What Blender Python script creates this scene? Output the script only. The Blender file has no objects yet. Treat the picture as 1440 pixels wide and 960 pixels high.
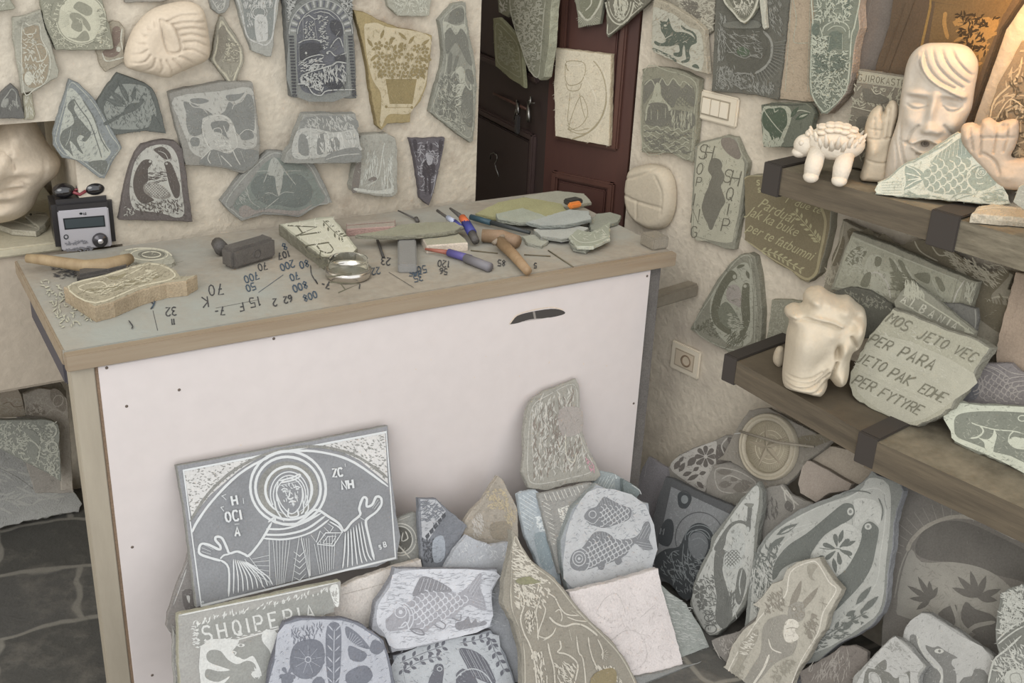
import bpy, bmesh, math, random
import numpy as np
from mathutils import Vector
random.seed(7)
SC = bpy.context.scene; COL = SC.collection
# ---------------------------------------------------------------- camera model (1440x960, f in px)
F = 1600.0; CX, CY = 720.0, 480.0; H = 1.87; ZT = .9
def _solve():
    hz0, sl, vx = -229.0, .047, 3610.0
    p1 = np.array([0, hz0 - sl*720 - CY, F]); p1[0] = -CX
    p2 = np.array([1440 - CX, hz0 + sl*720 - CY, F])
    up = np.cross(p1, p2); up /= np.linalg.norm(up)
    if up[1] > 0: up = -up
    X = np.array([vx - CX, hz0 + sl*(vx - 720) - CY, F]); X /= np.linalg.norm(X)
    X -= up*np.dot(X, up); X /= np.linalg.norm(X)
    Y = np.cross(up, X)
    return np.stack([X, Y, up])
R = _solve()
CAM = np.array([0, 0, H])
def ray(px, py): return R @ np.array([px - CX, py - CY, F])
def proj(p):
    c = R.T @ (np.array(p, float) - CAM); return CX + F*c[0]/c[2], CY + F*c[1]/c[2]
class Plane:
    def __init__(s, p, n, zmin=-.0995):
        s.zmin = zmin
        s.p = np.array(p, float); s.n = np.array(n, float); s.n /= np.linalg.norm(s.n)
        u = np.cross([0, 0, 1], s.n)
        if np.linalg.norm(u) < 1e-4: u = np.array([1., 0, 0])
        s.u = u/np.linalg.norm(u); s.v = np.cross(s.n, s.u)
    def hit(s, px, py):
        d = ray(px, py); t = np.dot(s.n, s.p - CAM)/np.dot(s.n, d); P = CAM + t*d
        if P[2] < s.zmin and s.v[2] > .1: P = P + s.v*((s.zmin - P[2])/s.v[2])      # slabs end where they meet the floor
        return P
    def off(s, k): return Plane(s.p + s.n*k, s.n, s.zmin)
    def uv(s, P): d = P - s.p; return np.array([np.dot(d, s.u), np.dot(d, s.v)])
    def xyz(s, a, b, h=0): return s.p + s.u*a + s.v*b + s.n*h
def rad(a): return a*math.pi/180
def N(yaw, lean=0):
    a, l = rad(yaw), rad(lean); return np.array([-math.sin(a)*math.cos(l), -math.cos(a)*math.cos(l), math.sin(l)])
ZP = lambda z: Plane([0, 0, z], [0, 0, 1])
def at_z(px, py, z): return ZP(z).hit(px, py)
def PB(p1, p2, z, lean=15):                       # plane standing on the line p1-p2 at height z
    a, b = at_z(*p1, z), at_z(*p2, z); d = b - a; d /= np.linalg.norm(d)
    n = np.cross(d, [0, 0, 1]); 
    if np.dot(n, CAM - a) < 0: n = -n
    n = n*math.cos(rad(lean)) + np.array([0, 0, 1])*math.sin(rad(lean))
    return Plane(a, n, z + .0005)
def PZ(px, py, z, yaw, lean=0): return Plane(at_z(px, py, z), N(yaw, lean), z + .0005)
YW = 2.80
def BW(off=0, lean=0): return Plane([1, YW - off, 1.3], N(0, lean))
WA = 10.0; WP = np.array([2.02, 2.65, 0.]); WD = np.array([math.sin(rad(WA)), -math.cos(rad(WA)), 0]); WN = np.array([-math.cos(rad(WA)), -math.sin(rad(WA)), 0])
def RW(off=0, lean=0, z=1.0): return Plane(WP + WN*off + np.array([0, 0, z]), N(90 - WA, lean), -.0995 if z == 1.0 else z + .0005)
LEAN = 21; FZ = .10
def FP(k): return Plane([1, 2.165 - k, .55], N(0, LEAN))          # stack leaning on the counter front
def RP(k, z=.5): return Plane(WP + WN*(.03 + k) + np.array([0, 0, z]), N(90 - WA, 18))   # stack leaning on the right wall
# ---------------------------------------------------------------- materials
GAIN = 1.0
def lin(h, g=None):
    h = h.lstrip('#'); out = []
    for i in (0, 2, 4):
        c = int(h[i:i+2], 16)/255
        c = c/12.92 if c <= .04045 else ((c + .055)/1.055)**2.4
        out.append(min(.9, c/(g or GAIN)))
    return out + [1]
MATS = {}
def ds(h):                                        # natural stone greys: pull weak tints toward neutral
    if not isinstance(h, str): return h
    c = [int(h[i:i+2], 16) for i in (0, 2, 4)]; L_ = sum(c)/3; sp = (max(c)-min(c))/(max(c)+1)
    k = .8 if sp < .2 else .95; c = [L_+(v-L_)*k for v in c]
    return '%02x%02x%02x' % tuple(max(0, min(255, int(round(v)))) for v in c)
def nodes(name):
    m = bpy.data.materials.new(name); m.use_nodes = True
    nt = m.node_tree; b = nt.nodes['Principled BSDF']; return m, nt, b
def stone(h, var=.12, bump=.25, scale=60, rough=.85, name=None, spec=.25, spots=None, metal=0):
    key = (h, var, bump, scale, rough, spots, metal)
    if key in MATS: return MATS[key]
    m, nt, b = nodes(name or 'stone_' + h); L = nt.links.new
    tc = nt.nodes.new('ShaderNodeTexCoord')
    n1 = nt.nodes.new('ShaderNodeTexNoise'); n1.inputs['Scale'].default_value = scale*.18; n1.inputs['Detail'].default_value = 6; n1.inputs['Roughness'].default_value = .65
    L(tc.outputs['Object'], n1.inputs['Vector'])
    n2 = nt.nodes.new('ShaderNodeTexNoise'); n2.inputs['Scale'].default_value = scale*4; n2.inputs['Detail'].default_value = 5
    L(tc.outputs['Object'], n2.inputs['Vector'])
    mx = nt.nodes.new('ShaderNodeMath'); mx.operation = 'ADD'; L(n1.outputs['Fac'], mx.inputs[0]); L(n2.outputs['Fac'], mx.inputs[1])
    mr = nt.nodes.new('ShaderNodeMapRange'); mr.inputs['From Min'].default_value = .65; mr.inputs['From Max'].default_value = 1.35
    mr.inputs['To Min'].default_value = 1 - var*1.4; mr.inputs['To Max'].default_value = 1 + var*1.4; L(mx.outputs[0], mr.inputs['Value'])
    c = nt.nodes.new('ShaderNodeVectorMath'); c.operation = 'SCALE'; c.inputs[0].default_value = lin(h)[:3]; L(mr.outputs[0], c.inputs['Scale'])
    src = c.outputs['Vector']
    if spots:
        n3 = nt.nodes.new('ShaderNodeTexNoise'); n3.inputs['Scale'].default_value = spots[1]; n3.inputs['Detail'].default_value = 8; n3.inputs['Roughness'].default_value = .7
        L(tc.outputs['Object'], n3.inputs['Vector'])
        r3 = nt.nodes.new('ShaderNodeMapRange'); r3.inputs['From Min'].default_value = spots[2]; r3.inputs['From Max'].default_value = spots[3]; L(n3.outputs['Fac'], r3.inputs['Value'])
        mm = nt.nodes.new('ShaderNodeMix'); mm.data_type = 'RGBA'; L(r3.outputs[0], mm.inputs['Factor']); L(src, mm.inputs[6]); mm.inputs[7].default_value = lin(spots[0]); src = mm.outputs[2]
    L(src, b.inputs['Base Color'])
    bp = nt.nodes.new('ShaderNodeBump'); bp.inputs['Strength'].default_value = bump; bp.inputs['Distance'].default_value = .004; L(mx.outputs[0], bp.inputs['Height']); L(bp.outputs[0], b.inputs['Normal'])
    b.inputs['Roughness'].default_value = rough; b.inputs['Specular IOR Level'].default_value = spec; b.inputs['Metallic'].default_value = metal
    MATS[key] = m; return m
def carved(h1, h2, scale=90, w=.12, bump=.4, aniso=(1, 1, 1)):          # dense chiselled cells: dark facets with light cut lines
    key = ('cv', h1, h2, scale, w, aniso)
    if key in MATS: return MATS[key]
    m, nt, b = nodes('carved_' + h1); L = nt.links.new
    tc = nt.nodes.new('ShaderNodeTexCoord'); mp = nt.nodes.new('ShaderNodeMapping'); mp.inputs['Scale'].default_value = aniso; L(tc.outputs['Object'], mp.inputs['Vector'])
    ns = nt.nodes.new('ShaderNodeTexNoise'); ns.inputs['Scale'].default_value = scale*.5; L(mp.outputs[0], ns.inputs['Vector'])
    ad = nt.nodes.new('ShaderNodeVectorMath'); ad.operation = 'SCALE'; ad.inputs['Scale'].default_value = .03; L(ns.outputs['Color'], ad.inputs[0])
    a2 = nt.nodes.new('ShaderNodeVectorMath'); a2.operation = 'ADD'; L(mp.outputs[0], a2.inputs[0]); L(ad.outputs[0], a2.inputs[1])
    v = nt.nodes.new('ShaderNodeTexVoronoi'); v.feature = 'DISTANCE_TO_EDGE'; v.inputs['Scale'].default_value = scale; L(a2.outputs[0], v.inputs['Vector'])
    mr = nt.nodes.new('ShaderNodeMapRange'); mr.inputs['From Min'].default_value = w*.5; mr.inputs['From Max'].default_value = w*1.3; L(v.outputs[0], mr.inputs['Value'])
    mm = nt.nodes.new('ShaderNodeMix'); mm.data_type = 'RGBA'; mm.inputs[6].default_value = lin(h2); mm.inputs[7].default_value = lin(h1); L(mr.outputs[0], mm.inputs['Factor'])
    L(mm.outputs[2], b.inputs['Base Color'])
    bp = nt.nodes.new('ShaderNodeBump'); bp.inputs['Strength'].default_value = bump; bp.inputs['Distance'].default_value = .002; L(mr.outputs[0], bp.inputs['Height']); L(bp.outputs[0], b.inputs['Normal'])
    b.inputs['Roughness'].default_value = .85; b.inputs['Specular IOR Level'].default_value = .2
    MATS[key] = m; return m
def plain(h, rough=.5, metal=0, name=None, spec=.5, glass=False):
    key = ('p', h, rough, metal, glass)
    if key in MATS: return MATS[key]
    m, nt, b = nodes(name or 'paint_' + h); b.inputs['Base Color'].default_value = lin(h); b.inputs['Roughness'].default_value = rough; b.inputs['Metallic'].default_value = metal
    b.inputs['Specular IOR Level'].default_value = spec
    if glass: b.inputs['Transmission Weight'].default_value = .95; b.inputs['IOR'].default_value = 1.3
    MATS[key] = m; return m
def wood(h, h2, sc=(3, 40, 40), bump=.3, rough=.7, name=None):
    key = ('w', h, h2, sc)
    if key in MATS: return MATS[key]
    m, nt, b = nodes(name or 'wood_' + h); L = nt.links.new
    tc = nt.nodes.new('ShaderNodeTexCoord'); mp = nt.nodes.new('ShaderNodeMapping'); mp.inputs['Scale'].default_value = sc; L(tc.outputs['Object'], mp.inputs['Vector'])
    n1 = nt.nodes.new('ShaderNodeTexNoise'); n1.inputs['Scale'].default_value = 1; n1.inputs['Detail'].default_value = 8; n1.inputs['Roughness'].default_value = .7; L(mp.outputs[0], n1.inputs['Vector'])
    mr = nt.nodes.new('ShaderNodeMapRange'); mr.inputs['From Min'].default_value = .35; mr.inputs['From Max'].default_value = .68; L(n1.outputs['Fac'], mr.inputs['Value'])
    mm = nt.nodes.new('ShaderNodeMix'); mm.data_type = 'RGBA'; mm.inputs[6].default_value = lin(h); mm.inputs[7].default_value = lin(h2); L(mr.outputs[0], mm.inputs['Factor'])
    L(mm.outputs[2], b.inputs['Base Color'])
    bp = nt.nodes.new('ShaderNodeBump'); bp.inputs['Strength'].default_value = bump; bp.inputs['Distance'].default_value = .003; L(n1.outputs['Fac'], bp.inputs['Height']); L(bp.outputs[0], b.inputs['Normal'])
    b.inputs['Roughness'].default_value = rough; MATS[key] = m; return m
# ---------------------------------------------------------------- mesh builder
class MB:
    def __init__(s): s.v = []; s.f = []; s.m = []; s.sm = []; s.mats = []
    def mi(s, mat):
        if mat not in s.mats: s.mats.append(mat)
        return s.mats.index(mat)
    def add(s, vs, fs, mat, smooth=False):
        o = len(s.v); s.v += [tuple(map(float, x)) for x in vs]; k = s.mi(mat)
        for f in fs: s.f.append(tuple(i + o for i in f)); s.m.append(k); s.sm.append(smooth)
    def box(s, c, ax, ay, az, mat, bev=0):                    # centre and three half-axis vectors
        c, ax, ay, az = map(lambda q: np.array(q, float), (c, ax, ay, az))
        if bev <= 0:
            vs = [c + i*ax + j*ay + k*az for i in (-1, 1) for j in (-1, 1) for k in (-1, 1)]
            s.add(vs, [(0, 1, 3, 2), (4, 6, 7, 5), (0, 4, 5, 1), (2, 3, 7, 6), (0, 2, 6, 4), (1, 5, 7, 3)], mat); return
        bm = bmesh.new(); bmesh.ops.create_cube(bm, size=2)
        la, lb, lc = map(np.linalg.norm, (ax, ay, az))
        for v in bm.verts: v.co = Vector((v.co.x*la, v.co.y*lb, v.co.z*lc))
        bmesh.ops.bevel(bm, geom=bm.edges[:], offset=min(bev, .9*min(la, lb, lc)), segments=2, affect='EDGES')
        ua, ub, uc = ax/la, ay/lb, az/lc; bm.verts.index_update()
        s.add([c + ua*v.co.x + ub*v.co.y + uc*v.co.z for v in bm.verts], [tuple(v.index for v in f.verts) for f in bm.faces], mat); bm.free()
    def tube(s, pts, r, mat, n=12, cap=True):
        pts = [np.array(p, float) for p in pts]; r = r if isinstance(r, (list, tuple)) else [r]*len(pts)
        vs = []; fs = []; prev = None
        for i, p in enumerate(pts):
            t = pts[min(i+1, len(pts)-1)] - pts[max(i-1, 0)]; t /= np.linalg.norm(t) + 1e-9
            if prev is None:
                a = np.array([0, 0, 1.]) if abs(t[2]) < .9 else np.array([1., 0, 0]); u = np.cross(t, a)
            else: u = prev - t*np.dot(prev, t)
            u /= np.linalg.norm(u); prev = u; w = np.cross(t, u)
            for k in range(n):
                an = 2*math.pi*k/n; vs.append(p + r[i]*(u*math.cos(an) + w*math.sin(an)))
        for i in range(len(pts)-1):
            for k in range(n): fs.append((i*n+k, i*n+(k+1) % n, (i+1)*n+(k+1) % n, (i+1)*n+k))
        if cap: fs.append(tuple(range(n-1, -1, -1))); fs.append(tuple((len(pts)-1)*n+k for k in range(n)))
        s.add(vs, fs, mat, True)
    def lathe(s, c, axis, prof, mat, n=32):                   # prof: (radius, height)
        ax = np.array(axis, float); ax /= np.linalg.norm(ax); a = np.array([0, 0, 1.]) if abs(ax[2]) < .9 else np.array([1., 0, 0])
        u = np.cross(ax, a); u /= np.linalg.norm(u); w = np.cross(ax, u); vs = []; fs = []
        for r, h in prof:
            for k in range(n): an = 2*math.pi*k/n; vs.append(np.array(c) + ax*h + r*(u*math.cos(an) + w*math.sin(an)))
        for i in range(len(prof)-1):
            for k in range(n): fs.append((i*n+k, i*n+(k+1) % n, (i+1)*n+(k+1) % n, (i+1)*n+k))
        s.add(vs, fs, mat, True)
    def ball(s, c, r, mat, axes=None, seg=16):
        A = np.eye(3) if axes is None else np.array(axes); r = np.array([r]*3 if np.isscalar(r) else r); vs = []; fs = []
        for i in range(seg+1):
            th = math.pi*i/seg
            for k in range(seg*2):
                ph = math.pi*k/seg; q = np.array([math.sin(th)*math.cos(ph), math.sin(th)*math.sin(ph), math.cos(th)])*r
                vs.append(np.array(c) + A.T @ q)
        for i in range(seg):
            for k in range(seg*2): fs.append((i*seg*2+k, (i+1)*seg*2+k, (i+1)*seg*2+(k+1) % (seg*2), i*seg*2+(k+1) % (seg*2)))
        s.add(vs, fs, mat, True)
    def build(s, name, parent=None, origin=None):
        me = bpy.data.meshes.new(name); V = np.array(s.v)
        if origin is None: origin = [V[:, 0].mean(), V[:, 1].mean(), V[:, 2].min()] if parent is None else [0, 0, 0]
        o0 = np.array(origin, float); base = np.array(parent['_o']) if parent is not None and '_o' in parent else np.zeros(3)
        V2 = V - o0 if parent is None else V - base
        me.from_pydata([tuple(x) for x in V2], [], s.f)
        for m in s.mats: me.materials.append(m)
        me.polygons.foreach_set('material_index', s.m); me.polygons.foreach_set('use_smooth', s.sm); me.update()
        ob = bpy.data.objects.new(name, me); COL.objects.link(ob)
        if parent is None: ob.location = o0
        else: ob.parent = parent
        ob['_o'] = list(map(float, base if parent is not None else o0))
        return ob
def tag(o, label, cat, group=None):
    o['label'] = label; o['category'] = cat
    if group: o['group'] = group
    return o
def thing(name, loc, label, cat, group=None):
    o = bpy.data.objects.new(name, None); COL.objects.link(o); o.location = loc; o['_o'] = list(map(float, loc)); o.empty_display_size = .05
    return tag(o, label, cat, group)
def struct(o): o['kind'] = 'structure'; return o
# ---------------------------------------------------------------- pixel artwork
def PT(s, K):
    ox, oy, k = K; out = []
    for w in s.split():
        a, b = w.split(','); out.append((ox + float(a)/k, oy + float(b)/k))
    return out
def smooth(p, closed=False, n=4):
    if len(p) < 3: return p
    q = []; L = len(p); rng = range(L if closed else L-1)
    for i in rng:
        g = (lambda j: p[j % L]) if closed else (lambda j: p[max(0, min(L-1, j))])
        a, b, c, d = g(i-1), g(i), g(i+1), g(i+2)
        for k in range(n):
            t = k/n
            q.append(tuple(.5*((2*b[j]) + (-a[j]+c[j])*t + (2*a[j]-5*b[j]+4*c[j]-d[j])*t*t + (-a[j]+3*b[j]-3*c[j]+d[j])*t**3) for j in (0, 1)))
    if not closed: q.append(p[-1])
    return q
def inside(p, poly):
    x, y = p; r = False; j = len(poly)-1
    for i in range(len(poly)):
        xi, yi = poly[i]; xj, yj = poly[j]
        if (yi > y) != (yj > y) and x < (xj-xi)*(y-yi)/(yj-yi+1e-12)+xi: r = not r
        j = i
    return r
def clip_lines(poly, a, b):
    """pieces of segment a-b inside poly"""
    ts = [0, 1]; dx, dy = b[0]-a[0], b[1]-a[1]
    for i in range(len(poly)):
        p, q = poly[i], poly[(i+1) % len(poly)]; ex, ey = q[0]-p[0], q[1]-p[1]; D = dx*ey-dy*ex
        if abs(D) < 1e-9: continue
        t = ((p[0]-a[0])*ey-(p[1]-a[1])*ex)/D; u = ((p[0]-a[0])*dy-(p[1]-a[1])*dx)/D
        if 0 < t < 1 and 0 <= u <= 1: ts.append(t)
    ts.sort(); out = []
    for t0, t1 in zip(ts, ts[1:]):
        m = (t0+t1)/2
        if t1-t0 > 1e-4 and inside((a[0]+dx*m, a[1]+dy*m), poly): out.append(((a[0]+dx*t0, a[1]+dy*t0), (a[0]+dx*t1, a[1]+dy*t1)))
    return out
GL = {'A': ['0,6 2,0 4,6', '.7,4 3.3,4'], 'B': ['0,6 0,0 2.5,0 3.5,1 3.5,2 2.5,3 0,3', '2.5,3 4,4 4,5 2.5,6 0,6'], 'C': ['4,1 3,0 1,0 0,1.5 0,4.5 1,6 3,6 4,5'],
 'D': ['0,0 0,6 2.5,6 4,4.5 4,1.5 2.5,0 0,0'], 'E': ['4,0 0,0 0,6 4,6', '0,3 3,3'], 'F': ['4,0 0,0 0,6', '0,3 3,3'], 'G': ['4,1 3,0 1,0 0,1.5 0,4.5 1,6 3,6 4,5 4,3.3 2.4,3.3'],
 'H': ['0,0 0,6', '4,0 4,6', '0,3 4,3'], 'I': ['2,0 2,6'], 'J': ['3,0 3,5 2,6 1,6 0,5'], 'K': ['0,0 0,6', '4,0 0,3 4,6'], 'L': ['0,0 0,6 4,6'], 'M': ['0,6 0,0 2,3 4,0 4,6'],
 'N': ['0,6 0,0 4,6 4,0'], 'O': ['2,0 .6,.8 0,3 .6,5.2 2,6 3.4,5.2 4,3 3.4,.8 2,0'], 'P': ['0,6 0,0 3,0 4,1 4,2.2 3,3.2 0,3.2'], 'Q': ['2,0 .6,.8 0,3 .6,5.2 2,6 3.4,5.2 4,3 3.4,.8 2,0', '2.5,4.5 4,6.3'],
 'R': ['0,6 0,0 3,0 4,1 4,2.2 3,3.2 0,3.2', '2,3.2 4,6'], 'S': ['4,.8 3,0 1,0 0,1 0,2.2 1,3 3,3.2 4,4.2 4,5.2 3,6 1,6 0,5.2'], 'T': ['0,0 4,0', '2,0 2,6'], 'U': ['0,0 0,5 1,6 3,6 4,5 4,0'],
 'V': ['0,0 2,6 4,0'], 'Y': ['0,0 2,3 4,0', '2,3 2,6'], 'Z': ['0,0 4,0 0,6 4,6'], '0': ['2,0 .6,.8 0,3 .6,5.2 2,6 3.4,5.2 4,3 3.4,.8 2,0'], '1': ['1,1 2,0 2,6'], '2': ['0,1 1,0 3,0 4,1 4,2.3 0,6 4,6'],
 '3': ['0,.5 2,0 4,1 3,2.8 1.5,3 4,4 3.5,5.5 2,6 0,5.5'], '4': ['3,6 3,0 0,4 4,4'], '5': ['4,0 0,0 0,2.6 3,2.5 4,4 3,6 0,5.6'], '6': ['3,0 1,1.5 0,4 1,6 3,6 4,4.5 3,3 .5,3.7'], '7': ['0,0 4,0 1.5,6', '1,3 3.6,3'],
 '8': ['2,3 .3,1.5 2,0 3.7,1.5 2,3 .1,4.6 2,6 3.9,4.6 2,3'], '9': ['4,2 2,3.2 .2,1.8 2,0 4,1 3.5,6'], '/': ['0,6 4,0'], '-': ['.5,3 3.5,3'], "'": ['2,0 1.5,1.2'], '=': ['0,2 4,2', '0,4 4,4'], '+': ['0,3 4,3', '2,1 2,5']}
_TX = {}
def txmesh(t):
    if t in _TX: return _TX[t]
    c = bpy.data.curves.new('t', 'FONT'); c.body = t; c.size = 1; c.resolution_u = 3; o = bpy.data.objects.new('t', c); COL.objects.link(o)
    me = o.to_mesh(); r = ([(v.co.x, v.co.y) for v in me.vertices], [tuple(p.vertices) for p in me.polygons]); o.to_mesh_clear()
    bpy.data.objects.remove(o); bpy.data.curves.remove(c); _TX[t] = r; return r
class Art:
    """draws strokes and inlays given in photo pixels onto a plane in the world"""
    def __init__(s, mb, plane, K, mats, h0=.0004):
        s.mb, s.pl, s.K, s.mats, s.h = mb, plane, K, mats, h0; s.rnd = random.Random(11)
    def up(s): s.h += .0000025; return s.h
    def mat(s, m): return s.mats[m] if isinstance(m, str) and m in s.mats else m
    def poly(s, m, p):
        h = s.up(); pl = s.pl; v = [pl.hit(*q) + pl.n*h for q in p]
        a = 0; 
        for i in range(len(p)): a += p[i][0]*p[(i+1) % len(p)][1]-p[(i+1) % len(p)][0]*p[i][1]
        f = tuple(range(len(v))); s.mb.add(v, [f if a < 0 else f[::-1]], s.mat(m))
    def line(s, m, w, p, closed=False, sm=True, taper=True):
        if len(p) < 2: return
        if sm and len(p) > 2: p = smooth(p, closed)
        h = s.up(); pl = s.pl; n = len(p); v = []; w = w/2
        for i in range(n):
            a = p[(i-1) % n] if closed else p[max(0, i-1)]; b = p[(i+1) % n] if closed else p[min(n-1, i+1)]
            dx, dy = b[0]-a[0], b[1]-a[1]; L = math.hypot(dx, dy) or 1; k = w*(1 + s.rnd.uniform(-.12, .12))
            if taper and not closed and i in (0, n-1): k *= .35
            nx, ny = -dy/L*k, dx/L*k
            v.append(pl.hit(p[i][0]+nx, p[i][1]+ny) + pl.n*h); v.append(pl.hit(p[i][0]-nx, p[i][1]-ny) + pl.n*h)
        fs = [(2*i, 2*i+1, 2*i+3, 2*i+2) for i in range(n-1)]
        if closed: fs.append((2*n-2, 2*n-1, 1, 0))
        s.mb.add(v, fs, s.mat(m))
    def run(s, art):
        if callable(art): art = art()
        for a in art:
            c = a[0]; K = s.K; k = K[2]; m = a[1]; s.h += .00004
            if c == 'K': s.K = m; continue
            X = lambda x, y: (K[0]+x/k, K[1]+y/k)
            if c == 'P': s.poly(m, smooth(PT(a[2], K), True, 3))
            elif c == 'p': s.poly(m, PT(a[2], K))
            elif c == 'L': s.line(m, a[2]/k, PT(a[3], K))
            elif c == 'l': s.line(m, a[2]/k, PT(a[3], K), sm=False)
            elif c == 'C': s.line(m, a[2]/k, PT(a[3], K), True)
            elif c == 'c': s.line(m, a[2]/k, PT(a[3], K), True, sm=False)
            elif c in ('E', 'O', 'A'):           # filled ellipse / ring / arc
                if c == 'E': cx, cy, rx, ry = a[2:6]; rot = rad(a[6]) if len(a) > 6 else 0; a0, a1, w = 0, 360, 0
                elif c == 'O': w, cx, cy, rx, ry = a[2:7]; rot = rad(a[7]) if len(a) > 7 else 0; a0, a1 = 0, 360
                else: w, cx, cy, rx, ry, a0, a1 = a[2:9]; rot = rad(a[9]) if len(a) > 9 else 0
                n = max(10, int(min(36, (rx+ry)/k*1.2*abs(a1-a0)/360+8))); pts = []
                for i in range(n + (c == 'A')):
                    t = rad(a0 + (a1-a0)*i/n); x, y = rx*math.cos(t), ry*math.sin(t)
                    pts.append(X(cx + x*math.cos(rot)-y*math.sin(rot), cy + x*math.sin(rot)+y*math.cos(rot)))
                if c == 'E': s.poly(m, pts)
                else: s.line(m, w/k, pts, c == 'O', sm=False, taper=False)
            elif c == 'F':                       # leaf from x0,y0 to x1,y1 width w
                x0, y0, x1, y1, w = a[2:7]; dx, dy = x1-x0, y1-y0; L = math.hypot(dx, dy) or 1; nx, ny = -dy/L*w/2, dx/L*w/2
                pts = [(0, 0), (.25, .8), (.5, 1), (.78, .62), (1, 0), (.78, -.62), (.5, -1), (.25, -.8)]
                s.poly(m, [X(x0+dx*t+nx*q, y0+dy*t+ny*q) for t, q in pts])
            elif c == 'B':                       # branch with leaves: pts, n, leaf length, leaf width
                p = smooth([(float(q.split(',')[0]), float(q.split(',')[1])) for q in a[3].split()], False, 8); n, ll, lw = a[4:7]
                s.line(m, a[2]/k, [X(*q) for q in p], sm=False)
                for i in range(n):
                    j = int((i+.5)/n*(len(p)-1)); q = p[j]; r = p[min(j+1, len(p)-1)]; an = math.atan2(r[1]-q[1], r[0]-q[0])
                    for sgn in (-1, 1):
                        b = an + sgn*rad(42); x1, y1 = q[0]+math.cos(b)*ll, q[1]+math.sin(b)*ll; x0, y0 = q[0]+math.cos(b)*ll*.12, q[1]+math.sin(b)*ll*.12
                        dx, dy = x1-x0, y1-y0; nx, ny = -dy/ll*lw/2, dx/ll*lw/2
                        s.poly(m, [X(x0+dx*t+nx*z, y0+dy*t+ny*z) for t, z in [(0, 0), (.3, .8), (.55, 1), (.8, .6), (1, 0), (.8, -.6), (.55, -1), (.3, -.8)]])
            elif c == 'T':                       # stroke text: w, text, x, y, height, angle, advance, shear
                w, t, x, y, hh, an = a[2:8]; adv = a[8] if len(a) > 8 else .95; sh = a[9] if len(a) > 9 else 0; u = hh/6; ca, sa = math.cos(rad(an)), math.sin(rad(an)); cur = 0
                va = rad(an+90)+sh
                for ch in t:
                    if ch == ' ': cur += u*3.2*adv; continue
                    narrow = ch in "I1'"
                    for st in GL[ch]:
                        pp = []
                        for q in st.split():
                            gx, gy = map(float, q.split(',')); gx = (gx-2 if narrow else gx)*u*.78
                            pp.append(X(x + (cur+gx)*ca + gy*u*math.cos(va), y + (cur+gx)*sa + gy*u*math.sin(va)))
                        s.line(m, w/k, pp, sm=False, taper=False)
                    cur += u*(2.2 if narrow else 4.6)*adv
            elif c == 'X':                       # flowing handwriting: text, x, y, size, angle, shear
                t, x, y, hh, an, sh = a[2:8]; vs, fs = txmesh(t); h = s.up(); ca, sa = math.cos(rad(an)), math.sin(rad(an))
                out = []
                for vx, vy in vs:
                    gx, gy = (vx + vy*sh)*hh, -vy*hh*(a[8] if len(a) > 8 else 1); out.append(s.pl.hit(*X(x + gx*ca - gy*sa, y + gx*sa + gy*ca)) + s.pl.n*h)
                s.mb.add(out, fs, s.mat(m))
            elif c == 'H':                       # hatch: w, poly, spacing, angle
                w, ps, sp, an = a[2:6]; P = PT(ps, K); sp /= k; ca, sa = math.cos(rad(an)), math.sin(rad(an))
                cx = sum(q[0] for q in P)/len(P); cy = sum(q[1] for q in P)/len(P); Rr = max(math.hypot(q[0]-cx, q[1]-cy) for q in P)
                d = -Rr
                while d < Rr:
                    mx, my = cx - sa*d, cy + ca*d; j = s.rnd.uniform(-.04, .04)
                    for p, q in clip_lines(P, (mx-ca*Rr+sa*j*Rr, my-sa*Rr), (mx+ca*Rr, my+sa*Rr-ca*j*Rr)):
                        if math.hypot(p[0]-q[0], p[1]-q[1]) > 1: s.line(m, w/k, [p, q])
                    d += sp*(1+s.rnd.uniform(-.15, .15))
            elif c == 'SC':                      # fish scales: w, poly, size, angle
                w, ps, sz, an = a[2:6]; P = PT(ps, K); sz /= k; ca, sa = math.cos(rad(an)), math.sin(rad(an))
                cx = sum(q[0] for q in P)/len(P); cy = sum(q[1] for q in P)/len(P); Rr = max(math.hypot(q[0]-cx, q[1]-cy) for q in P); n = int(Rr/sz)+2
                for i in range(-n, n):
                    for j in range(-n*2, n*2):
                        gx = i*sz + (sz/2 if j % 2 else 0); gy = j*sz*.5; x, y = cx+gx*ca-gy*sa, cy+gx*sa+gy*ca
                        if not inside((x, y), P): continue
                        pts = [(x + (u_*ca - v_*sa)*sz*.5, y + (u_*sa + v_*ca)*sz*.5) for u_, v_ in ((.5, -1), (-.35, -.75), (-.75, 0), (-.35, .75), (.5, 1))]
                        s.line(m, w/k, pts, sm=False, taper=False)
            elif c == 'Z':                       # short free cuts: w, poly, count, length, angle, spread
                w, ps, n, ln, an, spd = a[2:8]; n = int(n*2.3); w *= 1.3; P = PT(ps, K); x0 = min(q[0] for q in P); x1 = max(q[0] for q in P); y0 = min(q[1] for q in P); y1 = max(q[1] for q in P)
                for _ in range(n*3):
                    if n <= 0: break
                    x, y = s.rnd.uniform(x0, x1), s.rnd.uniform(y0, y1)
                    if not inside((x, y), P): continue
                    n -= 1; t = rad(an + s.rnd.uniform(-spd, spd)); l = ln/k*s.rnd.uniform(.5, 1.2)/2; b = s.rnd.uniform(-.35, .35)*l
                    s.line(m, w/k, [(x-math.cos(t)*l, y-math.sin(t)*l), (x-math.sin(t)*b, y+math.cos(t)*b), (x+math.cos(t)*l, y+math.sin(t)*l)], sm=False)
            elif c == 'Y':                       # rays: w, cx, cy, r0, r1, n, a0, a1, squash
                w, cx, cy, r0, r1, n, a0, a1 = a[2:10]; sq = a[10] if len(a) > 10 else 1
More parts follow.
